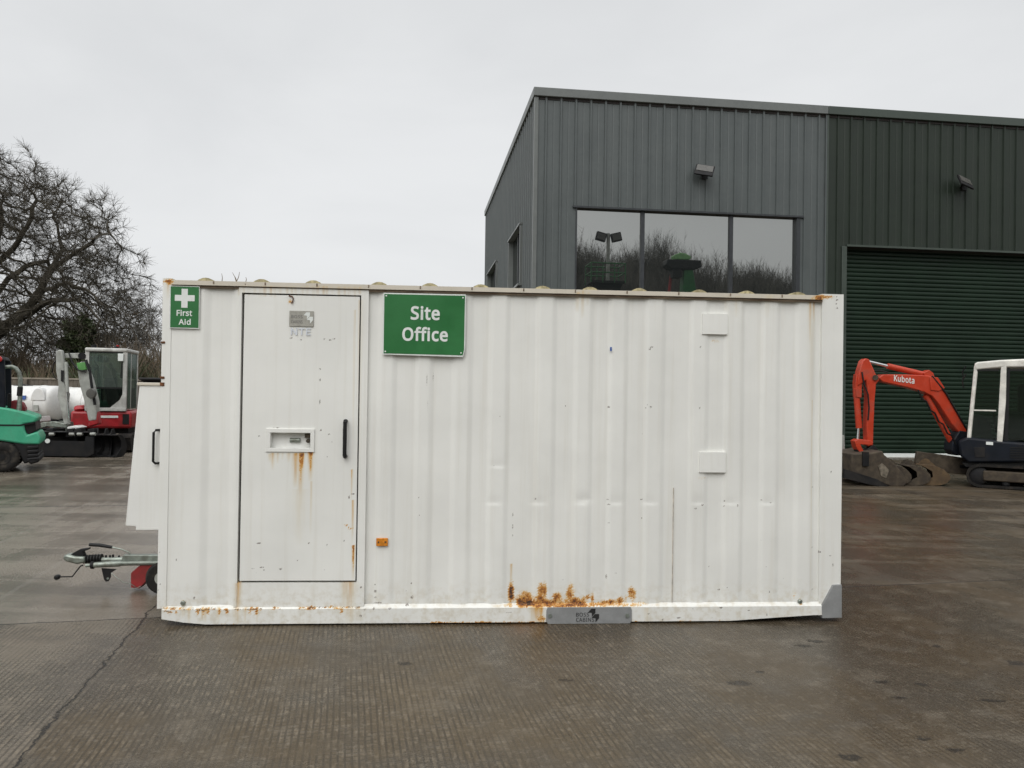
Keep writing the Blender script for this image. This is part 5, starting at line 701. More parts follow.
# ================================================================== INDUSTRIAL BUILDING
YW = R(7.3); BP = Vector((.49, 18.7, 0)); Bt = Vector((math.cos(YW), math.sin(YW), 0)); Bn = Vector((Bt.y, -Bt.x, 0))
BLD = thing('industrial_building', BP, 'tall grey and dark green metal clad warehouse behind the cabin', 'warehouse', YW)
def clad(x0, x1, z0, z1, first, pitch, mat, name, side=False, y=0.0, depth=.035):
    """profiled sheet: flat pans with narrow standing ribs and a shallow stiffener between"""
    xs_ = [x0]; ys_ = [y]; x = first
    while x < x1-.06:
        if x > x0+.03:
            xs_ += [x-.035, x-.02, x+.02, x+.035]; ys_ += [y, y-depth, y-depth, y]
            m_ = x+pitch/2
            if m_+.03 < x1-.04: xs_ += [m_-.02, m_, m_+.02]; ys_ += [y, y+.008, y]
        x += pitch
    xs_.append(x1); ys_.append(y); mb = MB()
    mb.v = [((a, b, z) if not side else (b, a, z)) for z in (z0, z1) for a, b in zip(xs_, ys_)]
    k = len(xs_); mb.f = [((i, i+1, k+i+1, k+i) if not side else (i, k+i, k+i+1, i+1)) for i in range(k-1)]
    return mb.build(name, mat, BLD, local=True, smooth=20)
TOP = 8.98; WT, WB = 6.13, 3.0; wx0, wx1 = 1.02, 6.84
clad(.05, 7.50, WT, TOP-.2, .25, .372, M['cladg'], 'grey_wall')
clad(.05, wx0-.0, 0, WT, .25, .372, M['cladg'], 'grey_wall')
clad(wx1, 7.50, 0, WT, .25+.372*18, .372, M['cladg'], 'grey_wall')
clad(wx0, wx1, 0, WB, .25+.372*3, .372, M['cladg'], 'grey_wall')
SH0, SH1, ST = 8.10, 14.3, 5.42
clad(7.56, 24, ST, TOP-.2, 7.84, .36, M['cladd'], 'green_wall')
clad(7.56, SH0-.13, 0, ST, 7.84, .36, M['cladd'], 'green_wall')
clad(SH1+.13, 24, 0, ST, 7.84+.36*19, .36, M['cladd'], 'green_wall')
# the window openings of the receding side wall
SD = 13.0; w1 = (2.1, 4.7, 4.5, 6.1); w2_ = (8.2, 11.5, 4.5, 6.1)
clad(.05, SD, 6.1, TOP-.2, .3, .36, M['cladg'], 'side_wall', True)
clad(.05, SD, 0, 4.5, .3, .36, M['cladg'], 'side_wall', True)
for a, b in ((.05, 2.1), (4.7, 8.2), (11.5, SD)): clad(a, b, 4.5, 6.1, .3+.36*math.ceil((a-.3)/.36), .36, M['cladg'], 'side_wall', True)
bb = MB(); bb.box(-.0, 24, SD, SD+.05, 0, TOP-.2).box(23.95, 24, 0, SD, 0, TOP-.2); bb.build('rear_wall', M['cladg'], BLD, local=True)
MB().box(.02, 24, .05, SD, TOP-.35, TOP-.25).build('roof', M['trimg'], BLD, local=True)
MB().box(-.07, 7.53, -.09, .08, TOP-.21, TOP).build('parapet_fascia', M['trimg'], BLD, local=True, bevel=.01)
MB().box(7.535, 24.05, -.09, .08, TOP-.21, TOP).build('parapet_fascia', M['trimd'], BLD, local=True, bevel=.01)
MB().box(-.07, .08, .083, SD+.05, TOP-.21, TOP).build('parapet_fascia', M['trimg'], BLD, local=True, bevel=.01)
MB().box(.0, 24, -.02, .04, TOP-.27, TOP-.215).build('gutter_gap', M['gap'], BLD, local=True)
MB().box(-.045, .055, -.045, .06, 0, TOP-.22).build('corner_flashing', M['trimg'], BLD, local=True, bevel=.008)
MB().box(7.49, 7.525, -.05, .03, 0, TOP-.22).build('joint_flashing', M['cladg'], BLD, local=True)
MB().box(7.528, 7.57, -.052, .03, 0, TOP-.22).build('joint_flashing', M['trimd'], BLD, local=True)
wf = MB()
wf.box(wx0, wx0+.035, -.02, .16, WB, WT-.03).box(wx1-.10, wx1, -.02, .16, WB, WT-.03).box(wx0-.08, wx1+.08, -.06, .16, WT-.03, WT+.015).box(wx0-.05, wx1+.05, -.08, .16, WB-.06, WB)
wfo = wf.build('window', M['winframe'], BLD, local=True)
tag(wfo, 'three-pane mirror glass window')
mu = [2.73, 5.03]
for q in mu: MB().box(q-.045, q+.045, .03, .15, WB, WT-.03).build('mullion', M['winframe'], wfo, local=True)
ed = [wx0+.035]+[k for q in mu for k in (q-.045, q+.045)]+[wx1-.10]
for i in range(3): MB().box(ed[2*i], ed[2*i+1], .09, .11, WB, WT-.03).build('pane', M['solar'], wfo, local=True)
for (a, b, c, d) in (w1, w2_):
    sf = MB(); sf.box(-.07, .16, a-.03, a+.06, c, d).box(-.07, .16, b-.06, b+.03, c, d).box(-.09, .16, a-.05, b+.05, d, d+.05).box(-.12, .16, a-.07, b+.07, c-.06, c)
    s_ = sf.build('side_window', M['trimg'], BLD, local=True); MB().box(.08, .10, a+.06, b-.06, c, d).build('pane', M['solar'], s_, local=True)
    MB().box(.05, .12, (a+b)/2-.03, (a+b)/2+.03, c, d).build('mullion', M['winframe'], s_, local=True)
# roller shutter
rs_ = MB(); k = int(ST/.112)+1; prof = []
for i in range(k):
    z = i*.112
    for f_, yy in ((0, .302), (.14, .278), (.35, .270), (.65, .270), (.86, .278), (.95, .296)): prof.append((z+f_*.112, yy))
prof = [p for p in prof if p[0] < ST+.05]
rs_.v = [(x, y, z) for x in (SH0, SH1) for z, y in prof]; k = len(prof); rs_.f = [(i, k+i, k+i+1, i+1) for i in range(k-1)]
sh = rs_.build('roller_shutter', M['shutter'], BLD, local=True, smooth=35)
MB().box(SH0-.13, SH0+.0, -.045, .32, 0, ST+.0).build('shutter_guide', M['trimd'], sh, local=True, bevel=.006)
MB().box(SH1-.0, SH1+.13, -.045, .32, 0, ST+.0).build('shutter_guide', M['trimd'], sh, local=True, bevel=.006)
MB().box(SH0, SH1, .0, .45, ST-.002, ST+.06).build('shutter_head', M['gap'], sh, local=True)
MB().box(SH0, SH1, -.044, -.002, ST-.0, ST+.05).build('head_flashing', M['trimd'], sh, local=True)
MB().box(SH0+.0, SH1-.0, .25, .30, .0, .10).build('bottom_rail', M['white_sign'], sh, local=True)
# floodlights
def flood(u, z, yaw, xo, label):
    P = BP + Bt*u + Bn*.0 + Vector((0, 0, z))
    t_ = thing('floodlight', P, label, 'floodlight', YW, 'floodlights on the warehouse')
    M4 = Matrix.Translation((xo, -.26, -.03)) @ Matrix.Rotation(yaw, 4, 'Z') @ Matrix.Rotation(R(-30), 4, 'X') @ Matrix.Rotation(R(14), 4, 'Y')
    MB().box(-.23, .23, -.022, .022, -.17, .17, M4).build('lamp_housing', M['darksteel'], t_, local=True, bevel=.01)
    MB().box(-.20, .20, -.032, -.024, -.05, .145, M4).build('lamp_lens', M['lens'], t_, local=True)
    for i in range(5): MB().box(-.18+i*.09-.008, -.18+i*.09+.008, .023, .04, -.14, .14, M4).build('cooling_fin', M['darksteel'], t_, local=True)
    MB().tube([(xo*.5, .0, -.10), (xo, -.12, -.10), (xo, -.22, -.04)], .025, 8).build('mounting_arm', M['darksteel'], t_, local=True)
    MB().box(-.07, .07, -.045, -.0, -.18, -.02).build('wall_plate', M['darksteel'], t_, local=True)
flood(4.29, 7.14, R(-14), -.10, 'black floodlight on the grey wall above the window')
flood(11.36, 7.19, R(22), -.14, 'black floodlight on the dark green wall above the shutter')

# ================================================================== ORANGE EXCAVATOR (side on, in front of the shutter)
YK = 14.2
base = at(1022, 484, YK); base.z = 0
EX = thing('mini_excavator', base, 'orange boom mini excavator with white cab by the roller shutter', 'excavator')
bm = MB().ppx([(876, 378), (880, 374.5), (905, 374.6), (925, 375.6), (930, 377), (936, 382), (948, 401), (957, 416), (964, 428), (962.5, 434), (956, 432.5), (948, 423), (935, 403), (929, 396), (921, 392), (905, 387.5), (880, 382)], YK, YK-.11, YK+.11).build('boom', M['orange'], EX, bevel=.015)
for s in (-.13, .11): MB().ppx([(926, 377), (934, 377.5), (941, 388), (935, 391), (927, 390)], YK, YK+s, YK+s+.02).build('boom_cheek', M['orange'], bm, bevel=.004)
a_ = at(894, 382.5, YK-.12); b_ = at(914.5, 377, YK-.12)
tb = text_mb('Kubota', a_.x, b_.x, a_.z-.005, b_.z+.01, YK-.118, offset=.015); tb.v = [(x, y, z-(x-a_.x)*.12+.03) for x, y, z in tb.v]
tb.build('lettering', M['white_sign'], bm, smooth=0)
# stick (dipper)
st_ = MB()
st_.ppx([(860.5, 361), (863.5, 358.6), (867, 359.5), (873.5, 374), (878.5, 378.5), (874, 384), (872.6, 400), (871.5, 425), (871, 445), (865.5, 446), (864.5, 425), (866, 395), (864, 380), (855.5, 386), (857, 372)], YK, YK-.09, YK+.09)
sto = st_.build('stick', M['orange'], EX, bevel=.012)
MB().cyl(at(875.5, 377.5, YK-.13), at(875.5, 377.5, YK+.13), .05, 14).build('stick_pivot', M['mud'], sto)
MB().tube([at(856, 388, YK-.0), at(859, 428, YK)], .055, 12).build('bucket_cylinder', M['orange'], sto)
MB().tube([at(858.8, 427, YK), at(857.5, 443, YK)], .024, 10).build('bucket_cylinder_rod', M['chrome'], sto)
MB().ppx([(855, 374), (860.5, 380), (860, 398), (854.5, 397), (854, 384)], YK, YK-.07, YK+.07).build('cylinder_mount', M['orange'], sto, bevel=.008)
MB().tube([at(862, 372, YK-.10), at(864, 384, YK-.12), at(868, 394, YK-.12), at(869, 408, YK-.11), at(868, 420, YK-.10)], .014, 6).build('hydraulic_hose', M['black'], sto)
MB().ppx([(852.5, 440.5), (856, 438.8), (868, 440), (871, 442), (869, 445), (858, 444), (862, 452), (859, 454.5), (854, 447)], YK, YK-.1, YK+.1).build('bucket_link', M['orange'], sto, bevel=.01)
# stick cylinder on top of the boom
MB().tube([at(866, 361, YK), at(889, 366.5, YK)], .026, 10).build('stick_cylinder_rod', M['chrome'], bm)
MB().tube([at(887.5, 366, YK), at(926, 375, YK)], .052, 14).build('stick_cylinder', M['orange'], bm)
MB().ppx([(921, 373), (927, 370), (931, 373), (933, 379), (924, 378)], YK, YK-.08, YK+.08).build('cylinder_lug', M['orange'], bm, bevel=.008)
MB().tube([at(925.5, 395, YK), at(951, 441, YK)], .055, 14).build('boom_cylinder', M['orange'], EX)
MB().tube([at(950, 439, YK), at(955, 448, YK)], .028, 10).build('boom_cylinder_rod', M['chrome'], EX)
MB().tube([at(932, 376, YK-.12), at(946, 393, YK-.13), at(962, 421, YK-.13), at(968, 432, YK-.1)], .016, 6).build('hydraulic_hose', M['black'], bm)
hz = [at(918+i*4.2, 391+i*5.7+(2.5 if i % 2 else -1), YK-.12) for i in range(10)]
MB().tube(hz, .015, 6).build('hydraulic_hose', M['black'], bm)
MB().tube([at(868, 371, YK), at(880, 370.5, YK-.1), at(888, 372.5, YK-.1)], .013, 6).build('hydraulic_hose', M['black'], bm)
# swing post, house, cab
MB().ppx([(949, 441), (956, 430), (968, 432), (974, 455), (952, 455), (948, 450)], YK, YK-.12, YK+.16).build('swing_post', M['navy'], EX, bevel=.02)
class Frame:          # a machine's own axes: x along it, y across it, surveyed on its near side
    def __init__(s, P, ang): s.M = Matrix.Translation(P) @ Matrix.Rotation(ang, 4, 'Z'); s.n = s.M.to_3x3() @ Vector((0, -1, 0)); s.P = Vector(P); s.I = s.M.inverted()
    def p(s, px, py, y=0.0): return s.I @ on_plane(px, py, s.P-s.n*y, s.n)
    def poly(s, pl, y0, y1, yr=0.0): return MB().prism([(s.p(a, b, yr).x, s.p(a, b, yr).z) for a, b in pl], y0, y1, s.M)
    def go(s, mb): mb.v = [tuple(s.M @ Vector(q)) for q in mb.v]; return mb
p0 = at(968, 484, 13.75); p0.z = 0; FKB = Frame(p0, R(-31))
FKB.poly([(958, 441), (968, 437), (1004, 441), (1030, 443), (1078, 440), (1080, 452), (1074, 462), (968, 463), (960, 456)], -.03, 1.2).build('house', M['navy'], EX, bevel=.04)
for k_ in range(5): FKB.poly([(1010, 447+k_*2.4), (1030, 447.4+k_*2.4), (1030, 448.4+k_*2.4), (1010, 448+k_*2.4)], -.04, -.028).build('vent_slat', M['black'], EX)
FKB.poly([(962, 463), (1074, 462), (1072, 466), (966, 467)], .05, 1.15).build('house_underside', M['black'], EX)
FKB.poly([(974, 447), (985, 447.5), (985, 457), (975, 457)], -.038, -.028).build('access_panel', M['darksteel'], EX, bevel=.003)
FKB.poly([(1058, 398), (1080, 402), (1083, 440), (1056, 441)], .02, 1.15).build('engine_cover', M['orange'], EX, bevel=.06)
FKB.poly([(974.3, 363.5), (978, 362), (1000, 360), (1046, 358), (1054, 361), (1053, 367), (1003, 367.5), (975, 370)], -.02, 1.02).build('cab_roof', M['cabwhite'], EX, bevel=.025)
FKB.go(MB().tube([FKB.p(976.2, 366, .02), FKB.p(969, 438, .02)], .034, 8)).build('cab_pillar', M['cabwhite'], EX)
xq = FKB.p(976.2, 366, .02); xw = FKB.p(969, 438, .02)
FKB.go(MB().tube([(xq.x, .98, xq.z), (xw.x, .98, xw.z)], .034, 8)).build('cab_pillar', M['cabwhite'], EX)
for yy in (0.0, .96): FKB.poly([(1050, 366), (1056, 366), (1054, 442), (1047, 442)], yy, yy+.05).build('cab_pillar', M['cabwhite'], EX, bevel=.01)
FKB.poly([(1001, 367), (1006.5, 366), (1006, 400), (1002.5, 443), (996.5, 443.5), (998.5, 410)], -.02, .05).build('cab_pillar', M['cabwhite'], EX, bevel=.01)
FKB.poly([(977, 370), (1000, 369), (998, 400), (995, 441), (970, 439)], .01, .02).build('side_window', M['cabglass'], EX)
FKB.poly([(1009, 370), (1049, 369), (1047, 440), (1005, 441)], .02, .03).build('side_window', M['cabglass'], EX)
FKB.poly([(973.5, 409.5), (996, 410), (996, 411.3), (973.4, 410.8)], -.01, .02).build('window_bar', M['cabwhite'], EX)
for a_, b_ in ((977, 999), (1008.5, 1048)): FKB.poly([(a_, 369), (b_, 369), (b_, 371), (a_, 371)], -.008, .03).build('window_seal', M['black'], EX)
FKB.poly([(1007.5, 368), (1010, 368), (1008, 441), (1004, 441)], -.012, .02).build('door_edge', M['darksteel'], EX)
FKB.poly([(986, 441.5), (993, 442), (993, 445), (986, 444.5)], -.045, -.035).build('white_label', M['white_sign'], EX)
FKB.poly([(1018, 385), (1027, 383), (1031, 412), (1018, 414)], .3, .75, .5).build('operator_seat', M['seat'], EX, bevel=.03)
FKB.poly([(1002, 412), (1031, 412), (1034, 440), (1002, 440)], .25, .8, .5).build('seat_base', M['seat'], EX, bevel=.03)
FKB.poly([(974, 414), (990, 418), (992, 441), (973, 440)], .2, .85, .3).build('console', M['seat'], EX, bevel=.03)
FKB.poly([(1047, 368), (1050, 368), (1049, 441), (1046, 441)], .08, .95).build('cab_rear_panel', M['seat'], EX)
for px_, dy in ((996, .4), (1004, .7)): FKB.go(MB().tube([FKB.p(px_, 432, dy), FKB.p(px_-3, 408, dy)], .014, 6)).build('control_lever', M['black'], EX)
FKB.go(MB().box(.1, 1.9, .2, 1.0, .38, .52)).build('turntable', M['darksteel'], EX)
for k_ in range(3): MB().tube([at(966, 366+k_*8, YK-.35), at(962.5, 372+k_*9, YK-.3), at(963.5, 380+k_*8, YK-.3)], .012, 6).build('mirror_bracket', M['darksteel'], EX) if k_ < 2 else None
for y0 in (-.06, .96):
    x0_, x1_ = FKB.p(966, 480, 0).x, FKB.p(966, 480, 0).x+2.0; r_ = .20; zc = .215
    pts = []
    for k_ in range(9): a = math.pi/2+math.pi*k_/8; pts.append((x0_+r_+r_*math.cos(a), zc+r_*math.sin(a)))
    for k_ in range(9): a = -math.pi/2+math.pi*k_/8; pts.append((x1_-r_+r_*math.cos(a), zc+r_*math.sin(a)))
    tr = MB(); inn = [((x-(x0_+x1_)/2)*.955+(x0_+x1_)/2, (z-zc)*.8+zc) for x, z in pts]; n_ = len(pts)
    vs = [(x, y, z) for y in (y0, y0+.30) for x, z in pts]+[(x, y, z) for y in (y0, y0+.30) for x, z in inn]
    fs = []
    for i in range(n_):
        j_ = (i+1) % n_
        fs += [(i, i+n_, j_+n_, j_), (2*n_+i, 2*n_+j_, 3*n_+j_, 3*n_+i), (i, j_, 2*n_+j_, 2*n_+i), (n_+i, 3*n_+i, 3*n_+j_, n_+j_)]
    tr.add(vs, fs)
    for i in range(36):
        x_ = x0_+r_+(x1_-x0_-2*r_)*i/36
        tr.box(x_, x_+.028, y0+.01, y0+.29, 0.0, .018); tr.box(x_, x_+.028, y0+.01, y0+.29, zc+r_-.003, zc+r_+.015)
    to = FKB.go(tr).build('track', M['rubber'], EX, smooth=30)
    FKB.go(MB().box(x0_+.26, x1_-.26, y0+.0, y0+.25, .13, .31)).build('track_frame', M['mud'], to, bevel=.02)
    for i, x_ in enumerate(np.linspace(x0_+r_, x1_-r_, 5)):
        r2 = .15 if i in (0, 4) else .06; zc2 = zc if i in (0, 4) else .10
        FKB.go(MB().lathe_y((x_, y0+.15, zc2), [(.03, -.13), (r2*.5, -.125), (r2*.8, -.115), (r2, -.105), (r2, .105), (r2*.5, .12)], 20)).build('track_roller', M['darksteel'], to)
MB().prism([(at(913, 452, YK+.1).x, at(913, 451, YK).z), (at(967, 458, YK).x, at(967, 458, YK).z), (at(966, 474, YK).x, at(966, 475, YK).z), (at(946, 474, YK).x, .20), (at(914, 463, YK).x, at(914, 463, YK).z)], YK-.05, YK+.02).build('dozer_blade', M['mud'], EX, bevel=.01)
MB().tube([at(958, 466, YK), at(985, 468, YK)], .06, 8).build('blade_arm', M['darksteel'], EX)

# buckets lying in a row in front of it
def bucket(cx, Y, w, h, d, ang, mat, label, teeth=0, flip=1):
    """open digging bucket seen end on: curved shell between two side plates"""
    t_ = thing('excavator_bucket', (cx, Y, 0), label, 'bucket', ang, 'excavator buckets on the ground')
    pr = [(-.46, 1.0), (-.20, 1.02), (.08, .95), (.30, .80), (.45, .58), (.48, .38), (.40, .18), (.22, .05), (-.05, 0.0), (-.55, .03)]
    pr = [(flip*a*d, b*h) for a, b in pr]
    inn = [(a*.93-flip*.01, (b-h*.5)*.92+h*.5) for a, b in pr]
    mb = MB(); n_ = len(pr)
    vs = [(x, y, z) for y in (-w/2, w/2) for x, z in pr]+[(x, y, z) for y in (-w/2, w/2) for x, z in inn]
    fs = []
    for i in range(n_-1): fs += [(i, i+n_, i+1+n_, i+1), (2*n_+i, 2*n_+i+1, 3*n_+i+1, 3*n_+i), (i, i+1, 2*n_+i+1, 2*n_+i), (n_+i, 3*n_+i, 3*n_+i+1, n_+i+1)]
    fs += [(0, 2*n_, 3*n_, n_), (n_-1, 2*n_-1, 4*n_-1, 3*n_-1)]
    mb.add(vs, fs).build('shell', mat, t_, local=True, smooth=30)
    side = pr+[(flip*-.30*d, .22*h), (flip*-.02*d, .42*h), (flip*-.05*d, .70*h), (flip*-.30*d, .93*h)]
    for y in (-w/2-.012, w/2): MB().prism(side, y, y+.012).build('side_plate', mat, t_, local=True, bevel=.003)
    for y in (-.09, .07): MB().prism([(flip*-.42*d, .98*h), (flip*-.30*d, 1.22*h), (flip*-.12*d, 1.26*h), (flip*.10*d, .95*h)], y, y+.02).build('hanger_ear', mat, t_, local=True)
    for i in range(teeth):
        y = -w/2+.04+(w-.08)*i/(teeth-1); MB().prism([(flip*-.48*d, .0), (flip*-.48*d, .05), (flip*-.68*d, .02)], y-.02, y+.02).build('tooth', mat, t_, local=True)
    return t_
def bk(px, py, Y): p = at(px, py, Y); return p.x
# nearest wide ditching bucket still hangs on the stick, resting on the ground
hb = MB().ppx([(842, 452), (858, 452), (872, 449), (874, 453), (884, 462), (893, 472), (897, 479), (893, 484), (880, 484), (868, 479), (842, 474)], YK-.1, YK-.5, YK+.55)
hbo = hb.build('bucket', M['mud'], EX, bevel=.02)
MB().ppx([(855, 446), (862, 452), (871, 444), (877, 450), (868, 462), (858, 463)], YK, YK-.09, YK+.09).build('bucket_hanger', M['darksteel'], hbo, bevel=.01)
MB().ppx([(836, 467), (868, 477), (880, 484), (892, 485), (886, 486.5), (860, 482), (836, 476)], YK-.2, YK-.55, YK-.49).build('cutting_edge', M['darksteel'], hbo)
MB().ppx([(878, 466), (882, 463), (889, 470), (886, 478), (881, 476)], YK-.5, YK-.51, YK-.495).build('worn_side', M['mudlight'], hbo)
MB().box(at(862, 460, YK-.5).x, at(868, 460, YK-.5).x, YK-.54, YK-.49, .35, .60).build('bucket_rib', M['darksteel'], hbo)
bucket(bk(896, 470, YK-.15), YK-.05, .60, .36, .50, R(-14), M['mud'], 'grey worn digging bucket next to the bucket on the arm', 0, 1)
bucket(bk(914, 470, YK-.15), YK-.10, .50, .35, .46, R(-8), M['mud'], 'middle muddy digging bucket between two others', 3, 1)
bucket(bk(931, 470, YK-.15), YK-.15, .45, .37, .56, R(-18), M['mud2'], 'rust brown rounded bucket nearest the dozer blade', 0, 1)

# a red attachment and pale post peeping out at the cabin's far corner
hp = at(846, 470, 15.2); hp.z = 0
rt = thing('red_attachment', hp, 'dark red machine attachment half hidden by the cabin corner', 'attachment')
MB().ppx([(833, 452), (843, 450), (848, 455), (849, 462), (843, 466), (833, 466)], 15.2, 15.0, 15.4).build('body', M['redmach'], rt, bevel=.03)
MB().ppx([(838, 435), (842.6, 435), (843.4, 451), (838.5, 451)], 15.2, 15.12, 15.24).build('post', M['greyarm'], rt, bevel=.005)
MB().box(at(833, 470, 15.2).x, at(850, 470, 15.2).x, 15.0, 15.4, 0.0, .2).build('base_frame', M['darksteel'], rt, bevel=.02)
MB().cyl(at(844, 457, 14.95), at(844, 457, 15.1), .035, 10).build('pin', M['chrome'], rt)
MB().cyl(at(849.5, 457, 14.95), at(849.5, 457, 15.1), .035, 10).build('pin', M['chrome'], rt)
MB().tube([at(843, 458, 15.0), at(848, 452, 15.0), at(852, 455, 15.0)], .03, 8).build('bent_hose', M['redmach'], rt)

# ================================================================== RED AND GREY EXCAVATOR (left)
YR = 18.3
RX = thing('mini_excavator', (at(106, 450, YR+.7).x, YR+.7, 0), 'red and grey mini excavator with raised folded grey arm, cab facing forward', 'excavator', R(15.5))
MRX = Matrix.Translation(RX.location) @ Matrix.Rotation(R(15.5), 4, 'Z')
# local frame: x to its side, -y forward; front of the cab at y=-.72
def fr(px, py): # onto the cab's front plane
    n_ = Vector((math.sin(R(15.5)), -math.cos(R(15.5)), 0)); P0 = MRX @ Vector((0, -.72, 0)); P = MRX.inverted() @ on_plane(px, py, P0, n_); return P.x, P.z
xl, zt_ = fr(86, 349); xr, _ = fr(127, 350); zt_ = fr(106, 348)[1]; zb_ = fr(106, 409)[1]
dk = 1.38; yf_ = -.72
cg = M['greyarm']
MB().box(xl-.02, xr+.02, yf_-.03, yf_+dk, zt_-.09, zt_).build('cab_roof', M['greycab'], RX, local=True, bevel=.03)
for x in (xl+.03, xr-.04):
    MB().box(x-.045, x+.045, yf_, yf_+.08, zb_, zt_-.08).build('cab_pillar', M['greycab'], RX, local=True, bevel=.012)
    MB().box(x-.04, x+.04, yf_+dk-.1, yf_+dk, zb_, zt_-.08).build('cab_pillar', M['greycab'], RX, local=True, bevel=.012)
    MB().box(x-.03, x+.03, yf_+.55, yf_+.62, zb_, zt_-.08).build('cab_pillar', M['greycab'], RX, local=True, bevel=.008)
MB().box(xl+.07, xr-.08, yf_+.02, yf_+.028, fr(106, 389)[1], zt_-.1).build('windscreen', M['cabglass2'], RX, local=True)
MB().box(xl+.07, xr-.08, yf_+.02, yf_+.028, zb_+.02, fr(106, 387)[1]-.02).build('lower_screen', M['cabglass'], RX, local=True)
for x in (xl+.01, xr-.02): MB().box(x, x+.008, yf_+.08, yf_+dk-.1, zb_, zt_-.1).build('side_window', M['cabglass2'], RX, local=True)
_, zm = fr(106, 388)
MB().box(xl+.05, xr-.06, yf_+.01, yf_+.04, zm-.02, zm+.02).build('windscreen_bar', M['black'], RX, local=True)
MB().box(xl-.0, xr+.0, yf_-.02, yf_+.08, zb_-.05, zb_+.03).build('cab_sill', M['greycab'], RX, local=True, bevel=.01)
MB().prism([(xr-.35, zb_+.03), (xr-.08, zb_+.03), (xr-.08, zb_+.36), (xr-.14, zb_+.22)], yf_+.0, yf_+.05).build('corner_gusset', M['greycab'], RX, local=True)
MB().box(xl+.25, xr-.25, -.1, .35, zb_, zb_+.75).build('operator_seat', M['seat'], RX, local=True, bevel=.06)
MB().box(xl+.05, xr-.05, yf_+dk-.12, yf_+dk-.08, zb_, zb_+.5).build('cab_rear_panel', M['seat'], RX, local=True)
for a_, b_, c_, d_ in ((xl+.05, xl+.075, zb_+.03, zt_-.09), (xr-.085, xr-.06, zb_+.03, zt_-.09), (xl+.05, xr-.06, zt_-.115, zt_-.09), (xl+.05, xr-.06, zb_+.03, zb_+.05)):
    MB().box(a_, b_, yf_+.005, yf_+.03, c_, d_).build('window_seal', M['black'], RX, local=True)
lx_, lz_ = fr(121, 357.5); MB().box(lx_-.06, lx_+.06, yf_-.05, yf_-.005, lz_-.09, lz_+.09).build('mirror', M['white_sign'], RX, local=True, bevel=.01)
MB().tube([(xr-.12, yf_-.02, zb_+.75), (xr-.10, yf_-.03, lz_-.05)], .012, 6).build('wiper_arm', M['black'], RX, local=True)
MB().cyl((xl+.15, yf_+.1, zt_), (xl+.15, yf_+.1, zt_+.07), .06, 10).build('work_light', M['darksteel'], RX, local=True)
MB().cyl((xl+.62, yf_+.3, zt_), (xl+.62, yf_+.3, zt_+.09), .03, 10).build('beacon', M['beacon'], RX, local=True)
MB().cyl((xr-.25, yf_+.1, zt_), (xr-.25, yf_+.1, zt_+.05), .05, 10).build('work_light', M['darksteel'], RX, local=True)
xa, _ = fr(70, 410)
bd = MB().box(xa, xr+.12, yf_+.02, yf_+1.75, .56, zb_-.05).build('house', M['redmach'], RX, local=True, bevel=.06)
a_, z1_ = fr(106, 416); b_, z0_ = fr(118, 417.5); MB().box(a_-.2, b_, yf_+.005, yf_+.022, z0_-.01, z1_+.01).build('side_decal', M['white_sign'], bd, local=True)
MB().box(b_+.10, b_+.24, yf_-.0, yf_+.022, z0_-.16, z0_+.08).build('grille', M['black'], bd, local=True)
MB().box(xa+.05, xl-.02, yf_+.02, yf_+1.6, zb_-.08, zb_+.08).build('engine_cover', M['redmach'], RX, local=True, bevel=.08)
MB().box(xa+.1, xr, -.4, .5, .42, .58).build('turntable', M['darksteel'], RX, local=True)
for x0 in (xa-.02, xr-.14):
    pts = []; y0_, y1_ = -1.05, 1.05; r_ = .21; zc = .225
    for k_ in range(9): a = math.pi/2+math.pi*k_/8; pts.append((y0_+r_+r_*math.cos(a), zc+r_*math.sin(a)))
    for k_ in range(9): a = -math.pi/2+math.pi*k_/8; pts.append((y1_-r_+r_*math.cos(a), zc+r_*math.sin(a)))
    n_ = len(pts); tr = MB(); vs = [(x, y, z) for x in (x0, x0+.32) for y, z in pts]
    tr.add(vs, [(i, (i+1) % n_, n_+(i+1) % n_, n_+i) for i in range(n_)]+[tuple(range(n_-1, -1, -1)), tuple(range(n_, 2*n_))])
    for i in range(12):
        tr.box(x0+.01, x0+.31, y0_-.015+.0*i, y0_+.05, .08+i*.025, .09+i*.025)
    to = tr.build('track', M['rubber'], RX, local=True, smooth=30)
    MB().box(x0+.325, x0+.34, y0_+.3, y1_-.3, .13, .33).build('track_frame', M['greyarm'], to, local=True)
# swung boom and folded stick, towards the camera
YB = 17.35
MB().ppx([(78, 365), (83, 361), (88, 366), (93, 380), (98.5, 402), (98, 420), (90, 421), (86, 402), (81, 384)], YB, YB-.07, YB+.07).build('boom', cg, RX, bevel=.02)
bo = RX.children[-1]
MB().ppx([(88, 412), (98, 410), (100, 424), (90, 427)], YB, YB-.06, YB+.10).build('swing_post', M['redmach'], RX, bevel=.03)
MB().ppx([(76, 363), (84.5, 362), (86, 369.5), (78, 371)], YB-.15, YB-.14, YB-.08).build('valve_block', M['lime'], bo, bevel=.01)
MB().ppx([(66, 353.5), (84, 353), (85, 358.5), (66, 358)], YB, YB-.06, YB+.06).build('boom_tip_link', cg, bo, bevel=.01)
MB().cyl(at(82, 356, YB-.15), at(82, 356, YB+.15), .08, 14).build('boom_pin', M['darksteel'], bo)
MB().tube([at(86, 360, YB-.13), at(90, 372, YB-.16), at(92, 388, YB-.15), at(95, 405, YB-.13)], .03, 10).build('boom_cylinder', M['darksteel'], bo)
MB().lathe_y((at(91.5, 393.5, YB-.2).x, YB-.2, at(91.5, 393.5, YB-.2).z), [(.02, -.05), (.10, -.045), (.12, 0), (.08, .05)], 16).build('headlamp', M['lens'], bo)
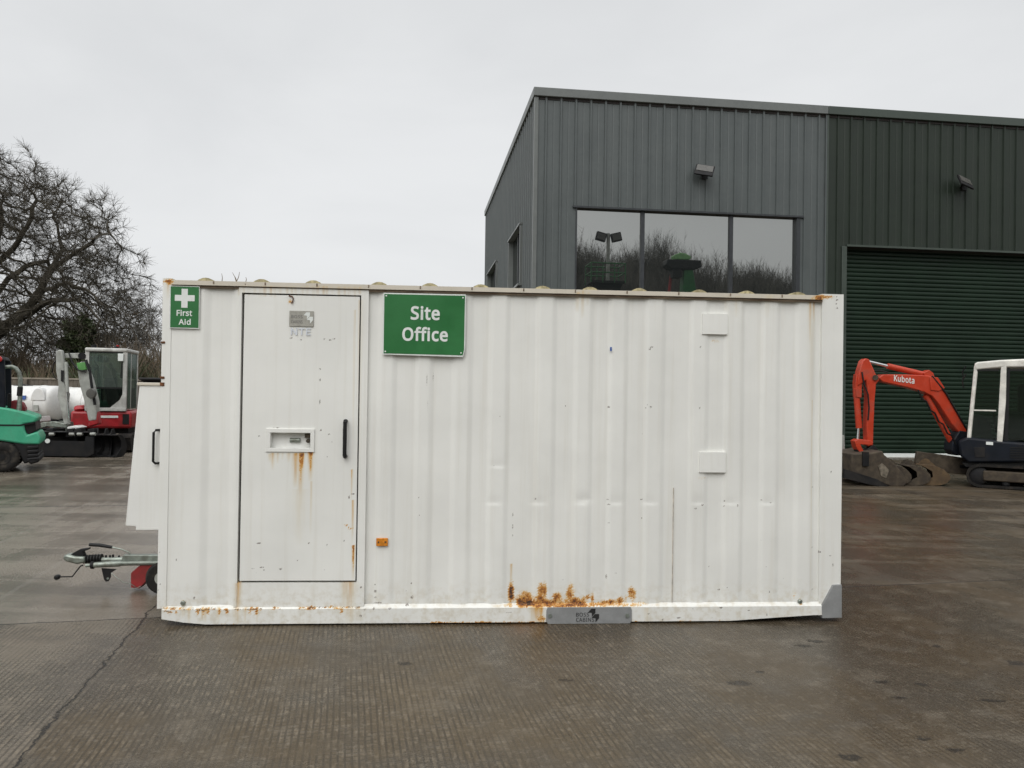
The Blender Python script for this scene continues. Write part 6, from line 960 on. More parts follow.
MB().tube([at(69, 353, YB-.1), at(72, 362, YB-.16), at(78, 370, YB-.15), at(86, 372, YB-.13)], .018, 6).build('hydraulic_hose', M['black'], bo)
MB().tube([at(58, 358, YB), at(53.5, 364, YB), at(52.5, 372, YB), at(55, 378, YB), at(59, 380, YB)], .012, 6).build('hydraulic_hose', M['black'], bo)
sk = MB().ppx([(57.5, 352), (60, 349.6), (63.5, 350.5), (65.5, 362), (65.5, 383), (70, 394), (68.5, 406), (70.5, 424), (65.5, 425), (62.5, 410), (59, 396), (60, 385), (57.5, 370)], YB-.1, YB-.17, YB-.08).build('stick', cg, RX, bevel=.02)
MB().ppx([(59.3, 370), (62, 370.5), (61.6, 382), (59.2, 381)], YB-.25, YB-.19, YB-.172).build('stick_slot', M['black'], sk)
MB().tube([at(66, 362, YB-.25), at(67.5, 392, YB-.25)], .035, 10).build('bucket_cylinder', cg, sk)
MB().tube([at(67, 392, YB-.25), at(69, 418, YB-.25)], .018, 8).build('bucket_cylinder_rod', M['chrome'], sk)
# attachments dropped in front of it
def att(name, x0, x1, Y, label, cat, group='black attachments on the ground'):
    p = at((x0+x1)/2, 440, Y); return thing(name, (p.x, Y, 0), label, cat, 0, group)
gb = att('grading_bucket', 38, 98, 17.1, 'long black grading bucket lying below the grey arm', 'bucket')
xa_, xb_ = at(34, 440, 17.1).x, at(97, 440, 17.1).x
gm_ = MB(); prf = [(-.22, .55), (.05, .56), (.24, .42), (.27, .2), (.12, .03), (-.15, 0.0), (-.28, .03)]
gm_.v = [(x, 17.1+a, b) for x in (xa_, xb_) for a, b in prf]; k = len(prf)
gm_.f = [(i, i+1, k+i+1, k+i) for i in range(k-1)]
gm_.prism([(xa_, .02), (xb_, .02), (xb_, .36), (xa_, .36)], 17.1-.24, 17.1-.22)
gm_.build('shell', M['darksteel'], gb, smooth=25)
MB().ppx([(90, 436), (98, 437), (98, 453), (92, 456), (88, 456)], 17.0, 16.82, 16.86).build('side_plate', M['darksteel'], gb)
MB().cyl(at(47.5, 441, 16.82), at(47.5, 441, 16.87), .05, 12).build('white_mark', M['white_sign'], gb)
for q in (52, 72, 80, 93):
    MB().ppx([(q-4, 437), (q-3, 429), (q+3, 428), (q+4, 437)], 17.1, 17.0, 17.2).build('hanger', M['darksteel'], gb, bevel=.01)
    MB().cyl(at(q-2.5, 434, 16.9), at(q+2.5, 434, 16.9), .035, 10).build('hanger_pin', M['greyarm'], gb)
for (x0, x1, lab, ang) in ((98, 106, 'narrow black trenching bucket between the grading bucket and the plate', R(20)), (106, 117, 'square black bucket leaning beside the red machine track', R(-12))):
    p = at((x0+x1)/2, 450, 17.2)
    b2_ = bucket(p.x, 17.2, .36 if x1 == 106 else .5, .5, .34, math.pi/2+ang, M['darksteel'], lab, 2, 1)
    b2_['group'] = 'black attachments on the ground'
hf = att('hitch_frame', 40, 72, 17.6, 'silver grey hitch frame resting on the black bucket', 'attachment')
MB().ppx([(36, 424), (58, 421), (72, 424), (72, 427.5), (52, 426), (38, 430)], 17.5, 17.3, 17.42).build('top_bar', M['galv'], hf, bevel=.01)
MB().ppx([(32, 419), (45, 416), (46, 421), (36, 424), (30, 424)], 17.9, 17.7, 18.1).build('skid_plate', M['tank'], hf, bevel=.01)
MB().ppx([(30, 428), (66, 428), (64, 437), (30, 437)], 17.6, 17.45, 17.9).build('lower_frame', M['darksteel'], hf, bevel=.02)
for q in (36, 44, 56, 68): MB().ppx([(q, 422), (q+3, 422), (q+4, 450), (q, 450)], 17.6, 17.5, 17.7).build('strut', M['galv'], hf)
wp = att('white_skid', 72, 86, 17.4, 'small white pointed plate below the red machine body', 'plate')
MB().ppx([(72, 426.5), (80, 425), (86, 427), (80, 429), (72, 429)], 17.3, 17.1, 17.4).build('plate', M['tank'], wp, bevel=.02)
MB().ppx([(76, 428), (80, 428), (80, 451), (76, 451)], 17.3, 17.2, 17.3).build('stand', M['darksteel'], wp)

# ================================================================== WHITE TANKS
def bowser(xa_px, xb_px, Y, zc_px, r, label, extras):
    c_ = at((xa_px+xb_px)/2, zc_px, Y); Lh = (at(xb_px, zc_px, Y).x-at(xa_px, zc_px, Y).x)/2
    t_ = thing('water_bowser', (c_.x, Y, 0), label, 'bowser', 0, 'white bowsers by the fence')
    prof = [(.02, -Lh)]+[(r*math.sin(a), -Lh+.38*r*(1-math.cos(a))*1.0) for a in np.linspace(.25, math.pi/2, 8)]+[(r*math.sin(a), Lh-.38*r*(1-math.cos(a))) for a in np.linspace(math.pi/2, .25, 8)]+[(.02, Lh)]
    tk = MB().lathe_x((c_.x, Y, c_.z), prof, 36, 1.1, .98).build('tank', M['tank'], t_)
    for q in (-.5, .5): MB().lathe_x((c_.x+q*Lh, Y, c_.z), [(r*1.002, -.03), (r*1.025, -.02), (r*1.025, .02), (r*1.002, .03)], 36, 1.1, .98).build('tank_band', M['tank'], tk)
    MB().box(c_.x-Lh*.9, c_.x+Lh*.9, Y-.5, Y+.5, c_.z-r-.10, c_.z-r+.08).build('chassis', M['darksteel'], t_, bevel=.02)
    for s in (-.62, .45): MB().lathe_y((c_.x, Y+s, .32), [(.05, -.01), (.16, .0), (.3, .02), (.32, .06), (.32, .16), (.28, .2), (.05, .2)], 24).build('wheel', M['tyre'], t_)
    MB().tube([(c_.x+Lh*.9, Y, c_.z-r), (c_.x+Lh+.8, Y, c_.z-r-.05), (c_.x+Lh+.8, Y, 0)], .04, 8).build('drawbar', M['galv'], t_)
    if extras:
        MB().tube([at(10, 387, Y-.1), at(23, 385.2, Y-.1), at(40, 388, Y-.1)], .035, 8).build('top_rail', M['black'], t_)
        a_ = at(31, 400.5, Y-.56); b_ = at(45.5, 400.5, Y-.56); rr = (b_.x-a_.x)/2; cx_ = (a_.x+b_.x)/2
        pp = [(cx_+rr*math.cos(k_), a_.z+rr*1.75*math.sin(k_)) for k_ in np.linspace(0, math.pi, 18)]
        MB().prism(pp, Y-.585, Y-.3).build('wheel_arch', M['tank'], t_, bevel=.02)
        MB().ppx([(21, 395.5), (27.5, 395.5), (27, 399.5), (21, 399.5)], Y-.5, Y-.60, Y-.55).build('blue_label', M['blue'], t_)
        MB().ppx([(35.5, 405), (40, 405), (40, 411), (35.5, 411)], Y-.5, Y-.60, Y-.545).build('filler_cap', M['greyarm'], t_)
    return t_
bowser(-12, 63, 22, 403.2, .52, 'white oval bowser tank with arched panel behind the green machine', True)
bowser(60, 100, 22.9, 404, .50, 'white bowser tank partly hidden behind the grey excavator arm', False)

# ================================================================== GREEN FORKLIFT (left edge)
YG = 14.1
p0 = at(39, 470, YG); p0.z = 0; FG = Frame(p0, R(27))
FK = thing('forklift', p0, 'teal green forklift with dark mast cut off by the photo edge', 'forklift', R(27))
FG.poly([(-62, 412), (0, 407), (6, 408), (22, 411.5), (36.5, 416.5), (37, 420), (34, 423), (24, 424), (25, 430), (27, 435), (37.5, 431.5), (41, 438), (40, 444.5), (25, 444.5), (0, 441), (-62, 441)], 0, 1.05).build('body', M['teal'], FK, bevel=.05)
FG.poly([(-62, 424), (20, 424.5), (34, 422), (34, 423.6), (20, 426), (-62, 425.5)], -.008, .05).build('body_seam', M['black'], FK)
FG.poly([(23, 423.5), (35, 422), (36, 430), (28, 436)], .04, 1.0).build('tail_vent', M['black'], FK)
FG.poly([(-60, 439), (0, 439), (25, 442.5), (39, 443), (38.5, 452), (30, 452), (28, 463), (24, 464), (20, 456), (14, 445), (8, 441.5), (-8, 441.5), (-16, 447), (-22, 464), (-60, 464)], .02, 1.03).build('chassis', M['darksteel'], FK, bevel=.02)
for k_ in range(4): FG.poly([(27+k_*.4, 446+k_*4), (38.5, 445.5+k_*4), (38.8, 448.5+k_*4), (27, 449.5+k_*4)], -.01-.01*k_, 1.0).build('rear_step', M['darksteel'], FK, bevel=.015)
FG.poly([(26, 458), (39.3, 456.5), (39.3, 462), (30, 464.5)], -.04, 1.05).build('rear_bumper', M['darksteel'], FK, bevel=.03)
for px_ in (2, -85):
    for dy in (.0, .82):
        cx_ = FG.p(px_, 457, 0).x; ra = .275
        w_ = FG.go(MB().lathe_y((cx_, dy, ra), [(.13, .0), (.17, -.02), (.24, -.015), (.268, .01), (.275, .04), (.275, .17), (.25, .2), (.13, .2)], 36)).build('wheel', M['tyre'], FK)
        FG.go(MB().lathe_y((cx_, dy, ra), [(.02, -.01), (.05, -.01), (.055, .03), (.11, .045), (.135, -.01), (.135, .19), (.05, .19)], 28)).build('wheel_rim', M['darksteel'], w_)
        tb_ = MB()
        for k_ in range(30):
            M4 = Matrix.Translation((cx_, dy, ra)) @ Matrix.Rotation(2*math.pi*k_/30, 4, 'Y'); tb_.box(-.012, .012, .0, .19, .266, .281, M4)
        FG.go(tb_).build('tread', M['tyre'], w_)
for yy in (.03, .93):
    FG.poly([(-4, 359), (4.3, 359.5), (5, 409), (-4, 408)], yy, yy+.08).build('guard_post', M['navy'], FK, bevel=.01)
    FG.poly([(-82, 357), (-78, 357), (-84, 412), (-90, 412)], yy, yy+.08).build('guard_post', M['navy'], FK, bevel=.01)
FG.poly([(-84, 354), (2, 356), (3, 360), (-84, 359)], .03, 1.01).build('overhead_guard', M['navy'], FK, bevel=.02)
FG.go(MB().lathe_y(tuple(FG.p(-1.2, 359, .0)), [(.02, -.03), (.05, -.02), (.055, .02)], 14)).build('tail_lamp', M['beacon'], FK)
FG.go(MB().tube([FG.p(*q, .15) for q in ((4, 367), (12, 366.5), (16, 368.3), (19.3, 373), (20.5, 380), (20.2, 395), (19, 411))], [.032, .034, .036, .038, .038, .038, .042], 12)).build('exhaust_pipe', M['galv'], FK)
FG.go(MB().tube([FG.p(20.2, 387, .15), FG.p(19.5, 396, .15)], .046, 12)).build('exhaust_clamp', M['darksteel'], FK)
FG.poly([(7, 410), (8, 402.5), (14, 400), (22, 402.5), (25, 408), (25, 411.5), (7, 411)], .3, .7, .3).build('seat', M['redseat'], FK, bevel=.04)
FG.poly([(7.3, 408), (7.5, 394), (9, 393), (11, 394), (11, 408)], .2, .26, .2).build('lever', M['black'], FK, bevel=.01)
for yy in (.25, .75): FG.go(MB().box(-3.15, -3.0, yy-.05, yy+.05, .05, 2.1)).build('mast_rail', M['darksteel'], FK)
for yy in (.25, .75): FG.go(MB().box(-4.2, -3.15, yy-.05, yy+.05, .06, .10)).build('fork', M['darksteel'], FK)

# ================================================================== FENCE
YF = 26.6
FE = thing('timber_fence', (-20, YF, 0), 'long weathered brown timber fence behind the parked machines', 'fence')
zf = at(60, 378, YF).z
fb = MB(); x = -60.0
while x < 1.2: fb.box(x, x+.142, YF, YF+.02, .05, zf-.06+.0*random.random()); x += .15
fb.build('board_panel', M['fence'], FE, smooth=0)
MB().box(-60, 1.3, YF-.03, YF+.05, zf-.055, zf).build('top_rail', surf('pale_timber_rail', (.24, .21, .17), .85, var=.2), FE)
x = -60
while x < 1.2: MB().box(x, x+.1, YF-.1, YF-.004, 0, zf-.06).build('fence_post', M['fence'], FE); x += 2.4
pb = at(150, 379, 25.5)
tp = thing('steel_tube_rack', (pb.x, 25.5, 0), 'dark steel tube rack behind the white end locker', 'rack')
for k_ in range(3): MB().cyl((pb.x-.35, 25.5+k_*.15, pb.z-k_*.04), (pb.x+1.6, 25.5+k_*.15, pb.z-k_*.04), .045, 10).build('tube', M['darksteel'], tp)
for q in (-.2, 1.4): MB().box(pb.x+q, pb.x+q+.08, 25.42, 25.9, 0, pb.z-.12).build('rack_leg', M['darksteel'], tp)

# ================================================================== TREES
def grow(A, nodes, parents, step=.4, infl=3.0, kill=.7, iters=90, grav=0.0, jit=.25, seed=1):
    g_ = np.random.default_rng(seed)
    P = np.array(nodes, float); par = list(parents); A = A.copy()
    d = np.linalg.norm(A[:, None]-P[None], axis=2); near = d.argmin(1); nd = d.min(1)
    for _ in range(iters):
        act = (nd < infl)
        if not act.any(): break
        dirs = A[act]-P[near[act]]; dirs /= np.linalg.norm(dirs, axis=1)[:, None]+1e-9
        S = np.zeros_like(P); np.add.at(S, near[act], dirs); cnt = np.bincount(near[act], minlength=len(P))
        idx = np.nonzero(cnt)[0]
        D_ = S[idx]/cnt[idx][:, None]; D_ += g_.normal(0, jit, D_.shape); D_[:, 2] += grav
        D_ /= np.linalg.norm(D_, axis=1)[:, None]+1e-9
        new = P[idx]+D_*step; base_ = len(P)
        P = np.vstack([P, new]); par += idx.tolist()
        d2 = np.linalg.norm(A[:, None]-new[None], axis=2); m_ = d2.min(1); am = d2.argmin(1)
        up = m_ < nd; nd = np.where(up, m_, nd); near = np.where(up, base_+am, near)
        keep = nd > kill; A = A[keep]; nd = nd[keep]; near = near[keep]
        if len(A) == 0 or len(P) > 30000: break
    return P, par
def branch_mesh(P, par, tip=.011, expo=2.35, twig=3, tl=.45, tr_=.006, seed=2, minr=None, trunk_r=None, dens=None):
    g_ = np.random.default_rng(seed); n_ = len(P); acc = np.zeros(n_); kids = np.zeros(n_, int)
    for i in range(n_-1, 0, -1):
        if acc[i] == 0: acc[i] = tip**expo
        acc[par[i]] += acc[i]; kids[par[i]] += 1
    rad = acc**(1/expo); rad[0] = rad[1] if n_ > 1 else .1
    if trunk_r: rad *= np.where(rad > .03, (trunk_r/rad.max())**(np.clip((rad-.03)/(rad.max()-.03), 0, 1)**.5), 1)
    big, small = MB(), MB()
    def seg(mb, a, b, ra, rb, s):
        d = b-a; l = np.linalg.norm(d)+1e-9; d = d/l; u = np.cross(d, (0.3, .2, .93)); u /= np.linalg.norm(u)+1e-9; w = np.cross(d, u)
        o = len(mb.v)
        for q, r_ in ((a, ra), (b, rb)):
            for k_ in range(s):
                an = 2*math.pi*k_/s; p = q+(u*math.cos(an)+w*math.sin(an))*r_; mb.v.append((p[0], p[1], p[2]))
        for k_ in range(s): mb.f.append((o+k_, o+(k_+1) % s, o+s+(k_+1) % s, o+s+k_))
    for i in range(1, n_):
        p = par[i]; ra = min(rad[p], rad[i]*1.5); s = 7 if rad[i] > .08 else (4 if rad[i] > .025 else 3)
        seg(big if rad[i] > .03 else small, P[p], P[i], ra, rad[i], s)
        if rad[i] < .035:
            d0 = P[i]-P[p]; d0 /= np.linalg.norm(d0)+1e-9
            for _ in range(twig if dens is None else int(round(twig*dens(P[i])))):
                d1 = d0*.7+g_.normal(0, .55, 3); d1[2] += .12; d1 /= np.linalg.norm(d1)
                l = tl*g_.uniform(.5, 1.3); m_ = P[i]+d1*l*.55; d2 = d1+g_.normal(0, .3, 3); e = m_+d2*l*.5
                seg(small, P[i], m_, tr_*1.2, tr_*.9, 3); seg(small, m_, e, tr_*.9, tr_*.4, 3)
                if tl > .55:
                    d3 = d1+g_.normal(0, .6, 3); seg(small, m_, m_+d3/np.linalg.norm(d3)*l*.45, tr_*.7, tr_*.3, 3)
    return big, small
YT = 40.0
def T(px, py, Y=YT): p = at(px, py, Y); return [p.x, p.y, p.z]
tc = Vector((-31.3, YT, 4.3))
Ap = []
while len(Ap) < 9000:
    v3 = rng.normal(size=3); v3 /= np.linalg.norm(v3); rr = rng.uniform(.10, 1)**.30
    p = np.array([tc.x+v3[0]*rr*13.4, tc.y+v3[1]*rr*8.5, tc.z+v3[2]*rr*(10.8 if v3[2] > 0 else 2.3)])
    lump = .93+.07*math.sin(v3[0]*9+1.3)*math.sin(v3[2]*11+.5)+.03*math.sin(v3[1]*14)
    p = np.array(tc)+(p-np.array(tc))*lump
    if p[2] > 3.3+.7*math.sin(p[0]*1.3): Ap.append(p)
Ap = np.array(Ap)
nodes = [[-30.2, YT, 0]]; par = [0]
def path(start, pts):
    cur = start
    for q in pts:
        a = np.array(nodes[cur]); b = np.array(q); k_ = max(1, int(np.linalg.norm(b-a)/.45))
        for i in range(1, k_+1): nodes.append(list(a+(b-a)*i/k_+(rng.normal(0, .05, 3)))); par.append(cur); cur = len(nodes)-1
    return cur
t0 = path(0, [[-30.2, YT, 1.0], [-29.9, YT, 2.4]])
l1 = path(t0, [T(0, 332), T(25, 309), T(42, 287, 39.6), T(52, 268, 39.4)])
path(l1, [T(60, 250), T(60, 225)]); path(l1, [T(75, 252, 39), T(95, 240, 38.6), T(110, 232)])
path(l1-3, [T(65, 283, 38.8), T(85, 290, 38.4), T(105, 305, 38)]); path(l1-8, [T(50, 300, 38.4), T(80, 300, 37.5), T(100, 322, 37.2)])
l2 = path(t0, [[-29.5, YT+1, 5], [-28.6, YT+2, 8], [-28, YT+2, 11]]); path(t0, [[-31, YT, 5], [-32.5, YT-1, 8.5]]); path(t0, [[-32, YT+.5, 3.4], [-36, YT, 4.6]])
path(l2-8, [T(10, 250, 41), T(28, 225, 41), T(36, 200, 41)]); path(l2-14, [T(8, 280, 41), T(30, 265, 42), T(48, 262, 43)])
P_, pr_ = grow(Ap, nodes, par, .36, 3.2, .50, 95, grav=-.02, jit=.34, seed=3)
big, small = branch_mesh(P_, pr_, tip=.014, twig=10, tl=.60, tr_=.0080, seed=5, trunk_r=.78, expo=2.2, dens=lambda q: .25+1.0*min(1, max(0, (math.sqrt(((q[0]-tc.x)/13.4)**2+((q[1]-YT)/8.5)**2+((q[2]-tc.z)/10.3)**2)-.55)/.35)))
OAK = thing('oak_tree', (-30.2, YT, 0), 'huge bare spreading oak tree with dense twigs behind the green forklift', 'tree')
big.build('trunk', M['bark'], OAK, smooth=60); small.build('crown', M['bark'], OAK, smooth=0)

def bare_tree(x, y, h, w, seed, label, mat='twigs', z0=.5):
    g_ = np.random.default_rng(seed); n_ = 420; A = []
    while len(A) < n_:
        v3 = g_.normal(size=3); v3 /= np.linalg.norm(v3); rr = g_.uniform(.05, 1)**.5
        A.append([x+v3[0]*rr*w, y+v3[1]*rr*w, z0+h*.58+v3[2]*rr*h*.42])
    A = np.array(A); nd = [[x, y, z0-.3], [x, y, z0+h*.08], [x+.05, y, z0+h*.16]]
    P2, q2 = grow(A, nd, [0, 0, 1], .3, 3.5, .5, 60, jit=.2, seed=seed)
    b_, s_ = branch_mesh(P2, q2, tip=.010, twig=3, tl=.5, tr_=.007, seed=seed)
    t_ = thing('bare_tree', (x, y, z0-.3), label, 'tree', 0, 'small bare trees beyond the fence')
    b_.build('trunk', M[mat], t_, smooth=60); s_.build('crown', M[mat], t_, smooth=0)
labs = ['small bare tree far behind the red excavator cab', 'slim bare tree just left of the cabin corner sign', 'low bare tree behind the grey excavator arm', 'bare tree at the far left behind the forklift', 'twiggy tree between the oak and the cabin corner']
for i, (px_, Y, h, w) in enumerate([(112, 41, 5.6, 2.2), (157, 38, 5.6, 2.0), (55, 44, 5, 2.4), (10, 45, 5.2, 2.6), (138, 45, 6.5, 2.5)]):
    bare_tree(at(px_, 380, Y).x, Y, h, w, 20+i, labs[i], 'twigs2' if i % 2 else 'twigs', 1.0)
# ivy covered stump-like tree
iv = at(78, 342, 37.5); IV = thing('ivy_tree', (iv.x, 37.5, .8), 'dark ivy covered tree rising above the hedge', 'tree')
MB().tube([(iv.x, 37.5, .5), (iv.x+.05, 37.5, iv.z)], [.16, .08], 8).build('trunk', M['bark'], IV)
lf = MB()
for _ in range(5200):
    v3 = rng.normal(size=3); v3 /= np.linalg.norm(v3); rr = rng.uniform(.2, 1)**.5*(1+.25*math.sin(v3[0]*5+v3[2]*7))
    c_ = np.array([iv.x+v3[0]*.75*rr, 37.5+v3[1]*.7*rr, iv.z-.1+v3[2]*1.25*rr]); a_ = rng.normal(size=3)*.055; b_ = np.cross(a_, rng.normal(size=3)); b_ = b_/(np.linalg.norm(b_)+1e-9)*.055
    lf.add([c_-a_, c_+b_, c_+a_, c_-b_], [(0, 1, 2, 3)])
lf.build('crown', M['ivy'], IV, smooth=0)

def thicket(n_, xr_, yr_, hr, spread, seed, stems, z0f, rad=.012, segs=4, lo=.45, tw=0):
    """many upright forking stems: reads as one winter wood"""
    g_ = np.random.default_rng(seed); V, Fc = [], []
    for _ in range(n_):
        x, y = g_.uniform(*xr_), g_.uniform(*yr_); h = g_.uniform(*hr)*((.8+.25*math.sin(x*.55+seed)+.12*math.sin(x*1.7)) if y > 0 else (.88+.08*math.sin(x*.5+1)+.05*math.sin(x*1.3))*(1 if x < 40 else .83)); z0 = z0f(x, y)
        for s in range(stems):
            an = g_.uniform(0, 2*math.pi); sp = spread*g_.uniform(.1, 1)*h; hh = h*g_.uniform(lo, 1.0)
            p = np.array([x, y, z0+g_.uniform(0, .2)*h]); tgt = np.array([x+math.cos(an)*sp, y+math.sin(an)*sp, z0+hh])
            pts = [p+(tgt-p)*(k_/segs)**np.array([1.25, 1.25, 1])+g_.normal(0, .018*h, 3)*(k_ > 0) for k_ in range(segs+1)]
            r0 = rad*g_.uniform(1.0, 2.6)
            for _t in range(tw):
                f_ = g_.uniform(.25, .98)*segs; k_ = min(int(f_), segs-1); a = pts[k_]+(pts[k_+1]-pts[k_])*(f_-k_)
                b = a+np.array([g_.normal(0, .05*h), g_.normal(0, .05*h), g_.uniform(.04, .11)*h]); o = len(V); r_ = rad*.8
                V.extend([(a[0]+r_, a[1], a[2]), (a[0]-r_*.5, a[1]+r_*.87, a[2]), (a[0]-r_*.5, a[1]-r_*.87, a[2]), (b[0], b[1], b[2])])
                Fc.extend([(o, o+1, o+3), (o+1, o+2, o+3), (o+2, o, o+3)])
            for k_ in range(segs):
                a, b = pts[k_], pts[k_+1]; ra, rb = r0*(1-k_/segs*.85), r0*(1-(k_+1)/segs*.85); o = len(V)
                for q, r_ in ((a, ra), (b, rb)): V.extend([(q[0]+r_, q[1], q[2]), (q[0]-r_*.5, q[1]+r_*.87, q[2]), (q[0]-r_*.5, q[1]-r_*.87, q[2])])
                Fc.extend([(o, o+1, o+4, o+3), (o+1, o+2, o+5, o+4), (o+2, o, o+3, o+5)])
    mb = MB(); mb.v = V; mb.f = Fc; return mb
zg = lambda x, y: float(np.interp(y, ysn, zs))
hd = thicket(1100, (-58, 8), (33, 46), (1.9, 3.2), .42, 11, 40, zg, .013)
tag(hd.build('hedgerow_thicket', M['twigs'], smooth=0), 'brown leafless hedge and scrub beyond the fence', 'hedge', kind='stuff')
ug = thicket(900, (-58, 8), (33, 45), (1.2, 2.3), .7, 12, 34, zg, .018, 3)
tag(ug.build('undergrowth', M['ivy'], smooth=0), 'dark green brown bramble undergrowth at the foot of the hedge', 'undergrowth', kind='stuff')
# the wood on the other side of the yard, which the office window mirrors
zb = lambda x, y: float(np.interp(-y, [34, 60], [0, 9.6]))
bk_ = MB(); xx_ = [-80, -20, 0, 20, 40, 60, 100]; yy_ = [-34, -42, -50, -60, -75]; zz_ = [.01, 2.9, 5.8, 9.5, 10]
bk_.add([(x, y, z) for y, z in zip(yy_, zz_) for x in xx_], [(r_*7+i, (r_+1)*7+i, (r_+1)*7+i+1, r_*7+i+1) for r_ in range(4) for i in range(6)])
tag(bk_.build('wooded_bank_terrain', M['grass']), 'rough grass bank that carries the wood across the yard', kind='structure')
wd = thicket(620, (0, 74), (-60, -38), (12.8, 15.2), .16, 31, 40, zb, .028, 5, .76, 7)
tag(wd.build('woodland', M['twigs2'], smooth=0), 'tall leafless wood across the yard mirrored in the office window', 'wood', kind='stuff')
wd = thicket(760, (0, 74), (-58, -36), (8.5, 11.5), .20, 32, 36, zb, .05, 4, .4, 3)
tag(wd.build('woodland_scrub', M['twigs'], smooth=0), 'lower scrub below the tall wood mirrored in the window', 'scrub', kind='stuff')

# green machines standing behind the photographer, seen only in the mirror glass
def mirrored(px, py, Y): P = at(px, py, Y); d = (P-BP).dot(Bn); return P-Bn*(2*d)
q = mirrored(606, 270, 42)
PL = thing('lift_platform', (q.x, q.y, 0), 'green railed access platform with two floodlights mirrored in the window', 'platform', YW)
zp = 7.5; W2 = .95
MB().box(-W2, W2, -.7, .7, zp, zp+.12).build('deck', M['darksteel'], PL, local=True)
for z in (zp+.55, zp+1.05):
    for s in (-.7, .7): MB().tube([(-W2, s, z), (W2, s, z)], .035, 8).build('guard_rail', M['bgreen'], PL, local=True)
    for s in (-W2, W2): MB().tube([(s, -.7, z), (s, .7, z)], .035, 8).build('guard_rail', M['bgreen'], PL, local=True)
for a in (-W2, -.3, .35, W2):
    for s in (-.7, .7): MB().tube([(a, s, zp), (a, s, zp+1.05)], .03, 8).build('rail_post', M['bgreen'], PL, local=True)
MB().tube([(.15, 0, 1), (.15, 0, zp+2.8)], .10, 10).build('mast', M['greyarm'], PL, local=True)
for s, a in ((-.36, R(14)), (.50, R(-14))):
    M4 = Matrix.Translation((s+.07, .1, zp+2.58)) @ Matrix.Rotation(a, 4, 'Y')
    MB().box(-.29, .29, -.1, .12, -.24, .24, M4).build('lamp_head', M['darksteel'], PL, local=True, bevel=.03)
    MB().box(-.23, .23, .125, .14, -.17, .17, M4).build('lamp_glass', M['lens'], PL, local=True)
MB().prism([(-.8, zp), (.9, zp), (.45, zp-1.2), (.3, .9), (-.2, .9), (-.35, zp-1.2)], -.3, .3).build('lift_mast', M['darksteel'], PL, local=True)
MB().box(-1.1, 1.1, -.8, .8, .35, 1.0).build('base', M['bgreen'], PL, local=True, bevel=.08)
for a in (-.75, .75):
    for s in (-.85, .62): MB().lathe_y((a, s, .38), [(.1, 0), (.36, .02), (.38, .06), (.38, .2), (.1, .24)], 22).build('wheel', M['tyre'], PL, local=True)
q = mirrored(683, 262, 42)
GM = thing('boom_machine', (q.x, q.y, 0), 'tall green boomed machine with dark head mirrored in the window', 'machine', YW)
MB().prism([(-.75, 8.35), (.7, 8.35), (1.0, 8.5), (.95, 8.85), (-.95, 8.85), (-1.0, 8.55)], -.4, .4).build('head_box', M['darksteel'], GM, local=True, bevel=.05)
MB().prism([(-.5, 8.86), (.35, 8.86), (.45, 9.05), (.15, 9.2), (-.2, 9.25), (-.55, 9.1)], -.3, .3).build('head_cap', M['lgreen'], GM, local=True, bevel=.05)
MB().box(-.6, -.1, -.32, .32, 7.9, 8.36).build('head_neck', M['darksteel'], GM, local=True)
MB().prism([(.55, 8.35), (.05, 8.3), (-.1, 6), (.2, 1), (1.4, 1), (.95, 6)], -.28, .28).build('boom', M['bgreen'], GM, local=True, bevel=.03)
MB().tube([(-.5, -.2, 8.3), (-.7, -.2, 6.5), (-.4, -.2, 1.2)], .09, 8).build('hydraulic_ram', M['redmach'], GM, local=True)
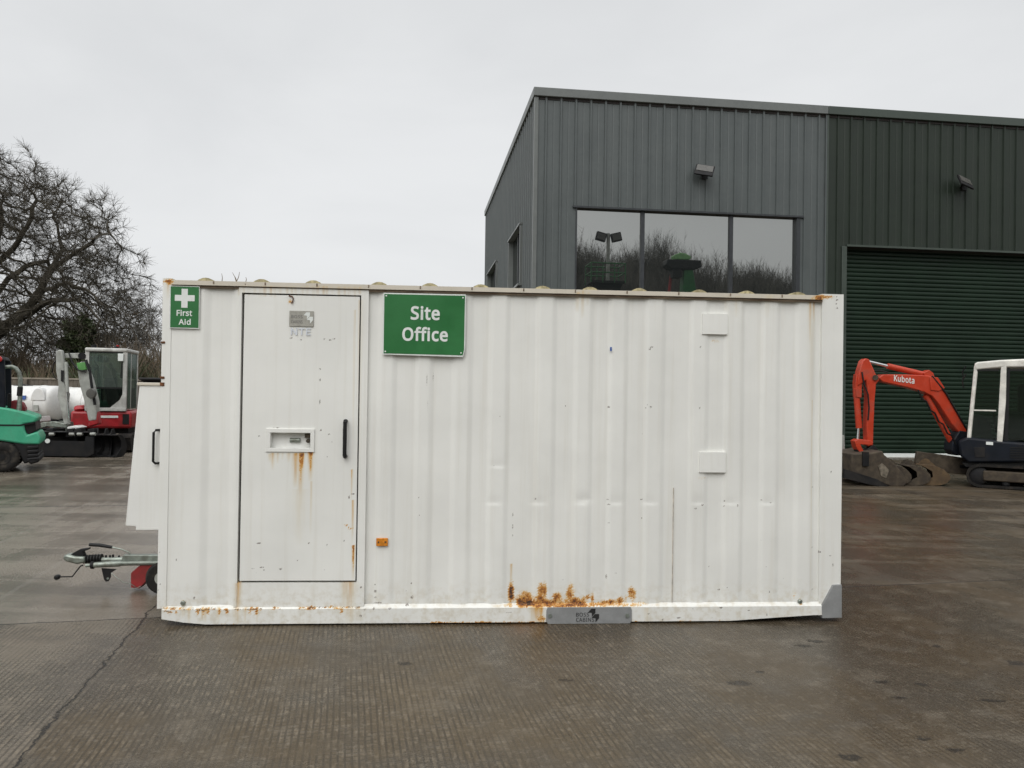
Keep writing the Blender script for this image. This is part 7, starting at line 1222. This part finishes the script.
MB().box(-1.4, 1.8, -.9, .9, .4, 1.3).build('chassis', M['bgreen'], GM, local=True, bevel=.1)
for a in (-.9, 1.2):
    for s in (-1.0, .75): MB().lathe_y((a, s, .5), [(.15, 0), (.48, .02), (.5, .07), (.5, .25), (.15, .3)], 24).build('wheel', M['tyre'], GM, local=True)

# ================================================================== SKY AND LIGHT (bright even overcast)
SUN_EL, SUN_AZ = R(48), R(195)
w = bpy.data.worlds.new('World'); sc.world = w; w.use_nodes = True; t = NT(w)
sky = t.n('ShaderNodeTexSky', sky_type='NISHITA', sun_disc=False, sun_elevation=SUN_EL, sun_rotation=SUN_AZ, dust_density=4.0)
hs = t.n('ShaderNodeHueSaturation', {'Saturation': .12, 'Color': sky})
b1 = t.n('ShaderNodeBackground', {'Color': hs, 'Strength': .05})
v = t.n('ShaderNodeTexCoord').outputs['Generated']
z = t.n('ShaderNodeSeparateXYZ', {0: v}).outputs[2]
cl_ = t.noise(t.mapping(v, (1, 1, 2.6)), 2.1, 5, .55, .4)
lay = t.mix(t.rng(cl_, .3, .7), (.560, .571, .580), (.625, .635, .642))
zen = t.rng(z, .45, 1.0, 1.0, 2.0)
b2 = t.n('ShaderNodeBackground', {'Color': lay, 'Strength': zen})
ad = t.n('ShaderNodeAddShader'); t.t.links.new(b1.outputs[0], ad.inputs[0]); t.t.links.new(b2.outputs[0], ad.inputs[1])
t.t.links.new(ad.outputs[0], t.n('ShaderNodeOutputWorld').inputs[0])
sl = bpy.data.lights.new('sun', 'SUN'); sl.energy = 1.05; sl.angle = R(50); sl.color = (1, .985, .96)
slo = bpy.data.objects.new('sun', sl); COL.objects.link(slo)
d = Vector((math.sin(SUN_AZ)*math.cos(SUN_EL), math.cos(SUN_AZ)*math.cos(SUN_EL), math.sin(SUN_EL)))
slo.rotation_euler = (-d).to_track_quat('-Z', 'Y').to_euler()
vs_ = sc.view_settings; vs_.view_transform = 'Standard'; vs_.look = 'None'; vs_.exposure = 0.0; vs_.gamma = 1; vs_.use_curve_mapping = False
sc.cycles.max_bounces = 6; sc.cycles.use_denoising = True
